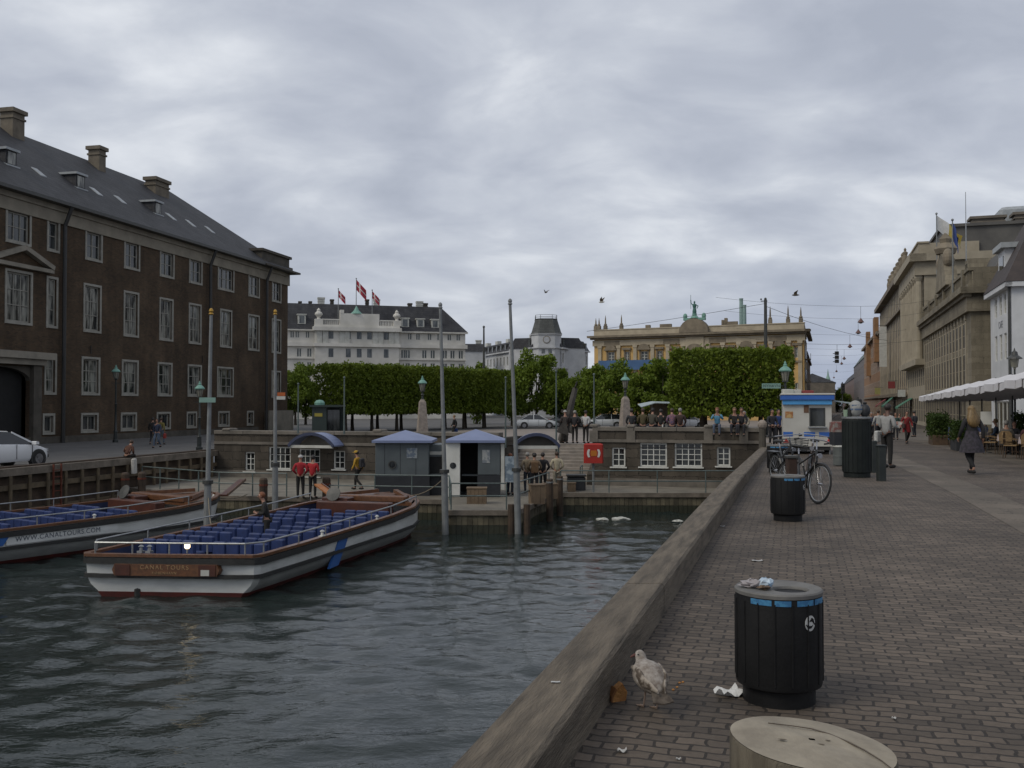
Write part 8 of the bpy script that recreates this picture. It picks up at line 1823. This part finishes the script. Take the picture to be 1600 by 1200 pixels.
b.loft(rings, caps=False); b.build('shaft', mat('bollard_wood', (.135,.115,.082), (.065,.054,.038), scale=5, rough=.9, bump=.6, bscale=26, stretch=(3,3,.35)), t, True)
b = MB(); rings = [[edge(a, rr, slope(rr*math.cos(a))+.004*math.sin(3*a)*(rr/r_)*(1-rr/r_)*4+.012*(1-(rr/r_)**2)) for a in ang_] for rr in (r_*.986, r_*.8, r_*.55, r_*.3, .01)]; b.loft(rings, caps=False); b.build('top_face', endgrain, t, True)
dz_ = lambda x, y: slope(x)+.012*(1-(x*x+y*y)/r_**2)+.001
cpts = [(-.10, .13), (-.03, .118), (.03, .105), (.075, .07), (.115, .01), (.145, -.05), (.17, -.12), (.18, -.17)]
b = MB(); P = []
for i, (x, y) in enumerate(cpts): w_ = .0010+.0018*math.sin(math.pi*i/(len(cpts)-1)); P.append([(x-w_, y-w_*.5, dz_(x,y)+.0005), (x+w_, y+w_*.5, dz_(x,y)+.0005), (x+w_, y+w_*.5, dz_(x,y)+.0030), (x-w_, y-w_*.5, dz_(x,y)+.0030)])
b.loft(P); b.build('crack', mat('crack_dark', (.09,.07,.048), scale=8), t)
b = MB(); stn = mat('stain_brown', (.12,.095,.06), (.09,.07,.045), scale=12, rough=.85)
for (x, y, s_) in ((-.10, -.03, .013), (.015, -.045, .010), (.05, -.0, .008)):
    b.add([(x+s_*math.cos(a)*(1+.3*math.sin(3*a)), y+s_*.5*math.sin(a), dz_(x+s_*math.cos(a), y+s_*.5*math.sin(a))+.0015) for a in [2*math.pi*k/12 for k in range(12)]], [tuple(range(12))])
b.build('stains', stn, t)
# ---- young gull
fea = mat('gull_mottled', (.30,.26,.215), (.075,.056,.04), scale=17, rough=.8, lo=.43, hi=.55, bump=.3); fea_w = mat('gull_white', (.33,.30,.265), (.15,.12,.095), scale=26, rough=.8, bump=.2); fea_d = mat('gull_brown', (.045,.033,.023), (.10,.08,.06), scale=30, rough=.8, lo=.4, hi=.6); legm = mat('gull_leg', (.27,.20,.16), (.2,.15,.12), scale=20, rough=.6)
g0 = atz(1017, 1108, 0); t = thing('gull', 'young mottled gull seen from behind beside the timber kerb', 'gull', (g0.x, g0.y, 0), R(12))
ax = [(-.125,.128,.014,.010), (-.10,.138,.048,.032), (-.06,.155,.074,.058), (-.01,.168,.088,.074), (.05,.176,.088,.074), (.10,.182,.070,.062), (.128,.196,.050,.046), (.143,.214,.036,.034), (.153,.230,.032,.031), (.163,.243,.032,.030), (.180,.252,.027,.024), (.195,.252,.013,.013)]
b = MB(); b.loft([[(rx*math.cos(a), y, z+rz_*math.sin(a)) for a in [2*math.pi*k/16 for k in range(16)]] for y, z, rx, rz_ in ax]); b.build('body', fea_w, t, True)
for s in (-1, 1):
    b = MB(); rings = []
    for y, z, w_, th in ((.10,.200,.012,.012), (.06,.196,.036,.018), (.0,.182,.046,.02), (-.06,.165,.040,.016), (-.11,.150,.026,.010), (-.165,.136,.010,.005)):
        xo = s*(.066 if y > -.08 else .04 if y > -.13 else .02); rings.append([(xo+th*math.cos(a)+s*0, y, z+w_*math.sin(a)*.85+.004) for a in [2*math.pi*k/12 for k in range(12)]])
    b.loft(rings); b.build('wing', fea, t, True)
b = MB(); b.add([(-.034,-.09,.148), (.034,-.09,.148), (.058,-.19,.096), (0,-.205,.090), (-.058,-.19,.096), (-.034,-.09,.132), (.034,-.09,.132), (.058,-.19,.088), (0,-.205,.082), (-.058,-.19,.088)], [(0,1,2,3,4), (9,8,7,6,5), (0,5,6,1), (1,6,7,2), (2,7,8,3), (3,8,9,4), (4,9,5,0)]); b.build('tail', fea_d, t)
b = MB(); b.loft([[(-(y-.165), .172+.010*k*math.cos(a)+.1*(y-.188), z+.011*k*math.sin(a)) for a in [2*math.pi*q/8 for q in range(8)]] for y, z, k in ((.185,.250,1), (.203,.247,.8), (.217,.241,.5), (.221,.235,.15))]); bl = b.build('bill', mat('gull_bill', (.10,.03,.022), (.03,.02,.02), scale=14), t)
b = MB()
for s in (-1, 1): b.sphere((-.020, .171+s*.024, .258), .0045, n=8, k=6)
b.build('eyes', dark_hole, t)
for s, yo in ((-1, .03), (1, -.015)):
    b = MB(); b.path([(s*.026, .005, .13), (s*.03, -.01+yo*.5, .085), (s*.03, yo, .012)], [.010, .0055, .0045], 7)
    for a in (-28, 0, 28): b.path([(s*.03, yo, .012), (s*.03+.028*math.sin(R(a)), yo+.03, .006), (s*.03+.05*math.sin(R(a)), yo+.055, .003)], [.004, .0035, .002], 6)
    b.add([(s*.03, yo, .007), (s*.03-.022, yo+.045, .0035), (s*.03, yo+.052, .0035), (s*.03+.022, yo+.045, .0035), (s*.03, yo, .003), (s*.03-.022, yo+.045, .001), (s*.03, yo+.052, .001), (s*.03+.022, yo+.045, .001)], [(0,1,2), (0,2,3), (6,5,4), (7,6,4), (0,4,5,1), (1,5,6,2), (2,6,7,3), (3,7,4,0)])
    b.build('leg', legm, t, True)
# ---- bread, paper and crumbs
p = atz(966, 1094, 0); t = thing('bread_piece', 'orange brown torn piece of bread beside the timber kerb', 'bread', tuple(p), R(15)); b = MB(); b.prism([(-.05, 0), (.042, 0), (.04, .05), (.015, .098), (-.02, .07), (-.048, .03)], -.025, .03)
bm_ = random.Random(2); b.v = [(v[0]+bm_.uniform(-.005, .005), v[1]*(1+bm_.uniform(-.3, .3)), v[2]) for v in b.v]; b.build('crumb', mat('bread', (.42,.21,.065), (.30,.13,.04), scale=28, rough=.9, bump=.8, bscale=60), t); b = MB(); b.prism([(-.052, 0), (-.044, 0), (-.04, .03), (-.018, .066), (-.024, .074), (-.051, .032)], -.032, .036); b.build('crust', mat('bread_crust', (.20,.085,.025), (.14,.055,.018), scale=20, rough=.7), t)
def scrap(lab, px, py, w_, d_, c, z=0., bend=.01, rz=0., nm='paper_scrap', on=None):
    p = on if on else atz(px, py, z); b = MB(); nx_ = 6; V_ = []
    for s in (0, 1):
        for i in range(nx_+1):
            for j in range(nx_+1): x, y = (i/nx_-.5)*w_, (j/nx_-.5)*d_; x *= 1-.25*abs(j/nx_-.5); V_.append((x, y, .004+bend*(math.sin(i*1.3+j)*.5+.5)*(.4+abs(i/nx_-.5))+s*.0015))
    m_ = (nx_+1)**2; b.v = V_
    for i in range(nx_):
        for j in range(nx_): q = [i*(nx_+1)+j, (i+1)*(nx_+1)+j, (i+1)*(nx_+1)+j+1, i*(nx_+1)+j+1]; b.f += [tuple(m_+k for k in q), tuple(reversed(q))]; b.mi += [0, 0]
    tag(b.build(nm, mat('paper_%d' % int(c*100), (c,c,c*.98), (c*.8,c*.8,c*.78), scale=8, rough=.8), loc=p, rz=rz), lab, 'litter')
scrap('white folded paper lying half behind the nearest bin', 1140, 1086, .16, .12, .62, bend=.05, rz=.3, nm='folded_paper')
zz = onquay(1183, 877); scrap('pale paper strip on the setts beyond the nearest bin', 0, 0, .13, .06, .40, on=zz, bend=.01)
scrap('pale crumpled scrap at the foot of the timber kerb, bottom', 972, 1176, .05, .03, .45, bend=.02); scrap('small pale scrap right of the first, bottom of the quay', 1060, 1188, .025, .015, .4); scrap('tiny white scrap near the mooring bollard', 1397, 1124, .02, .02, .5)
scrap('white bird dropping patch on top of the timber kerb', 868, 1067, .05, .02, .45, z=.241, bend=.002); zz = onquay(1129, 823); scrap('tiny white scrap beside the timber kerb, farther along', 0, 0, .07, .05, .5, on=zz)
for px, py in ((1062, 1068), (1058, 1075), (1052, 1079), (1067, 1067)):
    p = atz(px, py, 0); b = MB(); b.sphere((0,0,.005), .009, .007, .006, 8, 6); tag(b.build('crumb', MATS['bread'], loc=p), 'tiny orange crumb on the setts right of the gull', 'crumb', 'crumbs right of the gull')
# ---- bicycles
bk = mat('bike_black', (.012,.012,.013), (.02,.02,.02), scale=6, rough=.4); chrome = mat('chrome', (.45,.45,.46), (.36,.36,.37), scale=5, rough=.25, metal=.9)
def bike(lab, loc, rz, lean, basket, frame_m):
    t = thing('bicycle', lab, 'bicycle', loc, rz); t.rotation_euler = (0, lean, rz)   # local +y is forward
    r_ = .335; RW, FW = Vector((0,-.52,r_)), Vector((0,.52,r_)); BB = Vector((0,-.08,.29)); ST_ = Vector((0,-.24,.80)); HT, HB_2 = Vector((0,.30,.86)), Vector((0,.345,.70))
    def torus(b, c, R_, r0, nr=28, nt=8):
        rings = [[(c.x+r0*math.cos(q), c.y+(R_+r0*math.sin(q))*math.cos(a), c.z+(R_+r0*math.sin(q))*math.sin(a)) for q in [2*math.pi*k/nt for k in range(nt)]] for a in [2*math.pi*k/nr for k in range(nr+1)]]; b.loft(rings, caps=False)
    for c in (RW, FW):
        b = MB(); torus(b, c, r_-.018, .018); w_ = b.build('wheel', tyre, t, True)
        b = MB(); torus(b, c, r_-.045, .009); b.build('rim', steel, w_, True)
        b = MB()
        for k in range(18): a = 2*math.pi*k/18; b.tube(c+Vector((.02*(-1)**k,0,0)), c+Vector((0,(r_-.05)*math.cos(a),(r_-.05)*math.sin(a))), .0018, n=4)
        b.tube(c+Vector((-.04,0,0)), c+Vector((.04,0,0)), .02, n=8); b.build('spokes', chrome, w_)
        b = MB(); aa = [R(20+k*14) for k in range(11)] if c is RW else [R(30+k*14) for k in range(10)]
        b.loft([[(x, c.y+(r_+.02+dz)*math.cos(a), c.z+(r_+.02+dz)*math.sin(a)) for x, dz in ((-.026,-.012), (0,.004), (.026,-.012), (0,.0))] for a in aa]); b.build('mudguard', bk, t)
    b = MB()
    for p, q, r0 in ((HB_2, BB, .017), (HT, ST_.lerp(BB, .35), .015), (BB, ST_, .015), (BB+Vector((.03,0,0)), RW+Vector((.05,0,0)), .010), (BB-Vector((.03,0,0)), RW-Vector((.05,0,0)), .010), (ST_.lerp(BB,.15)+Vector((.02,0,0)), RW+Vector((.05,0,0)), .008), (ST_.lerp(BB,.15)-Vector((.02,0,0)), RW-Vector((.05,0,0)), .008), (HT+Vector((0,-.015,.04)), HB_2, .02)): b.tube(p, q, r0, n=8)
    b.build('frame', frame_m, t)
    b = MB(); b.path([HB_2+Vector((.05,.01,-.03)), (.05,.43,.5), FW+Vector((.05,0,0))], .011, 7); b.path([HB_2+Vector((-.05,.01,-.03)), (-.05,.43,.5), FW+Vector((-.05,0,0))], .011, 7); b.tube(HB_2+Vector((-.05,.01,-.03)), HB_2+Vector((.05,.01,-.03)), .014, n=7); b.build('fork', frame_m, t)
    b = MB(); b.tube(HT, HT+Vector((0,-.03,.18)), .012, n=8); hb = HT+Vector((0,-.03,.18)); b.path([hb+Vector((-.29,-.2,-.01)), hb+Vector((-.26,-.05,.02)), hb+Vector((-.1,.03,.03)), hb+Vector((.1,.03,.03)), hb+Vector((.26,-.05,.02)), hb+Vector((.29,-.2,-.01))], .011, 7); o = b.build('handlebar', chrome, t)
    for s in (-1, 1): b = MB(); b.tube(hb+Vector((s*.285,-.1,.003)), hb+Vector((s*.29,-.22,-.012)), .017, n=8); b.build('grip', rubber, o)
    b = MB(); b.tube(ST_, ST_+Vector((0,-.025,.1)), .012, n=8); b.build('seat_post', chrome, t)
    b = MB(); c = ST_+Vector((0,-.02,.13)); b.loft([[(w_*math.cos(a), c.y+y, c.z+hh*math.sin(a)) for a in [2*math.pi*k/10 for k in range(10)]] for y, w_, hh in ((-.13,.06,.02), (-.09,.10,.035), (-.02,.08,.03), (.06,.035,.022), (.14,.02,.014))]); b.build('saddle', rubber, t, True)
    b = MB(); b.lathe([(.085,-.004), (.085,.004)], 20); b.xf(Matrix.Translation(BB+Vector((.05,0,0))) @ Matrix.Rotation(math.pi/2, 4, 'Y')); b.beam(BB+Vector((.07,0,0)), BB+Vector((.07,.12,-.12)), .02, .012); b.beam(BB+Vector((-.07,0,0)), BB+Vector((-.07,-.12,.12)), .02, .012); b.box(.07, BB.y+.08, BB.z-.135, .15, BB.y+.16, BB.z-.11); b.box(-.15, BB.y-.16, BB.z+.11, -.07, BB.y-.08, BB.z+.135); b.build('crank', chrome, t)
    b = MB(); b.box(-.07, -.78, .70, .07, -.35, .72); b.tube((-.06,-.52,.35), (-.06,-.7,.70), .006, n=5); b.tube((.06,-.52,.35), (.06,-.7,.70), .006, n=5); b.build('carrier', bk, t)
    b = MB(); b.lathe([(.045, 0), (.04, .05), (.015, .07)], 12); b.xf(Matrix.Translation((0,.43,.80)) @ Matrix.Rotation(math.pi/2, 4, 'X')); b.build('headlamp', chrome, t)
    if basket:
        b = MB(); 
        for k in range(6): z = .78+.045*k; e_ = .012*k; b.path([(-.15-e_,.40-e_,z), (.15+e_,.40-e_,z), (.15+e_,.66+e_,z), (-.15-e_,.66+e_,z), (-.15-e_,.40-e_,z)], .006, 5)
        for x in (-.15,-.05,.05,.15):
            for y in (.40,.66): b.tube((x, y, .77), (x*1.25, .53+(y-.53)*1.3, 1.01), .005, n=4)
        b.box(-.15,.40,.768,.15,.66,.775); b.build('basket', bk, t)
    return t
z1 = onquay(1283, 789); fx, fy_ = z1[0]-.02, z1[1]+.15; d_ = Vector((.25,-.97,0)).normalized(); c = Vector((fx, fy_, 0))-d_*.52
bike('black bicycle with front wheel turned to the camera, leaning behind the second bin', (c.x, c.y, 0), math.atan2(d_.y, d_.x)-math.pi/2, R(-9), False, bk)
d_ = Vector((.12,-.99,0)).normalized(); c = Vector(((1240-800)/F*18.4, 18.4, 0))-d_*.3
bike('upright bicycle with raised handlebar standing in front of the kiosk', (c.x, c.y, 0), math.atan2(d_.y, d_.x)-math.pi/2, R(4), True, mat('bike_grey', (.10,.105,.11), (.07,.075,.08), scale=5, rough=.4))
d_ = Vector((-.35,-.94,0)).normalized(); c = Vector(((1262-800)/F*19.6, 19.6, 0))
bike('dark bicycle with low handlebar beside the upright one', (c.x, c.y, -.02), math.atan2(d_.y, d_.x)-math.pi/2, R(-7), False, mat('bike_brown', (.045,.025,.018), (.03,.018,.013), scale=5, rough=.45))
p = onquay(1247, 794); t = thing('bollard', 'rusty brown bollard against which the bicycles lean', 'bollard', (p[0], p[1]+.35, 0)); b = MB(); b.bbox(-.08, -.08, -.05, .08, .08, .78, .02); b.build('post', mat('rusty_brown', (.045,.022,.014), (.028,.015,.01), scale=8, rough=.85), t); b = MB(); b.bbox(-.095, -.095, .78, .095, .095, .82, .01); b.build('cap', dark_metal, t)
# ---- gulls and birds
def bird(lab, px, py, d, span, rz, pitch):
    p = atd(px, py, d); t = thing('flying_bird', lab, 'bird', tuple(p), rz); b = MB(); b.loft([[(r0*math.cos(a), y, r0*math.sin(a)) for a in [2*math.pi*k/8 for k in range(8)]] for y, r0 in ((-.22,.01), (-.1,.05), (.05,.06), (.16,.035), (.2,.01))]); b.build('body', dirty_white if py > 465 else fea_d, t, True)
    for s in (-1, 1): b = MB(); b.add([(s*.03, .1, .02), (s*.03, -.08, .02), (s*span*.5, -.08, .02+pitch*.5), (s*span*.45, .08, .02+pitch*.55), (s*span, -.12, .02+pitch), (s*.03, .1, .0), (s*.03, -.08, .0), (s*span*.5, -.08, pitch*.5), (s*span*.45, .08, pitch*.55), (s*span, -.12, pitch)], [(0,1,2,3), (3,2,4), (8,7,6,5), (9,7,8), (0,3,8,5), (3,4,9,8), (4,2,7,9), (2,1,6,7), (1,0,5,6)]); b.build('wing', fea_d, t)
bird('dark bird flying above the left end of the ochre palace', 940, 472, 60, .22, R(60), .3); bird('pale bird flying above the right end of the ochre palace', 1243, 461, 55, .2, R(80), .25); bird('tiny bird flying above the corner tower', 853, 457, 90, .35, R(40), .25)
p = atd(680, 690, 40.5); t = thing('gull', 'white gull perched on the annexe between the ticket booths', 'gull', (p.x, 40.8, LOW+bz(695)), R(-60)); b = MB(); b.loft([[(rx*1.35*math.cos(a), y*1.35, z*1.35+rz_*1.35*math.sin(a)) for a in [2*math.pi*k/12 for k in range(12)]] for y, z, rx, rz_ in ax]); b.build('body', white_paint, t, True)
b = MB(); b.path([(.03,0,.17), (.03,0,0)], .008, 5); b.path([(-.03,0,.17), (-.03,0,0)], .008, 5); b.build('legs', legm, t); b = MB(); b.loft([[(.012*k*math.cos(a), y, z+.012*k*math.sin(a)) for a in [2*math.pi*q/8 for q in range(8)]] for y, z, k in ((.26,.37,1), (.32,.36,.3))]); b.build('bill', gold, t)
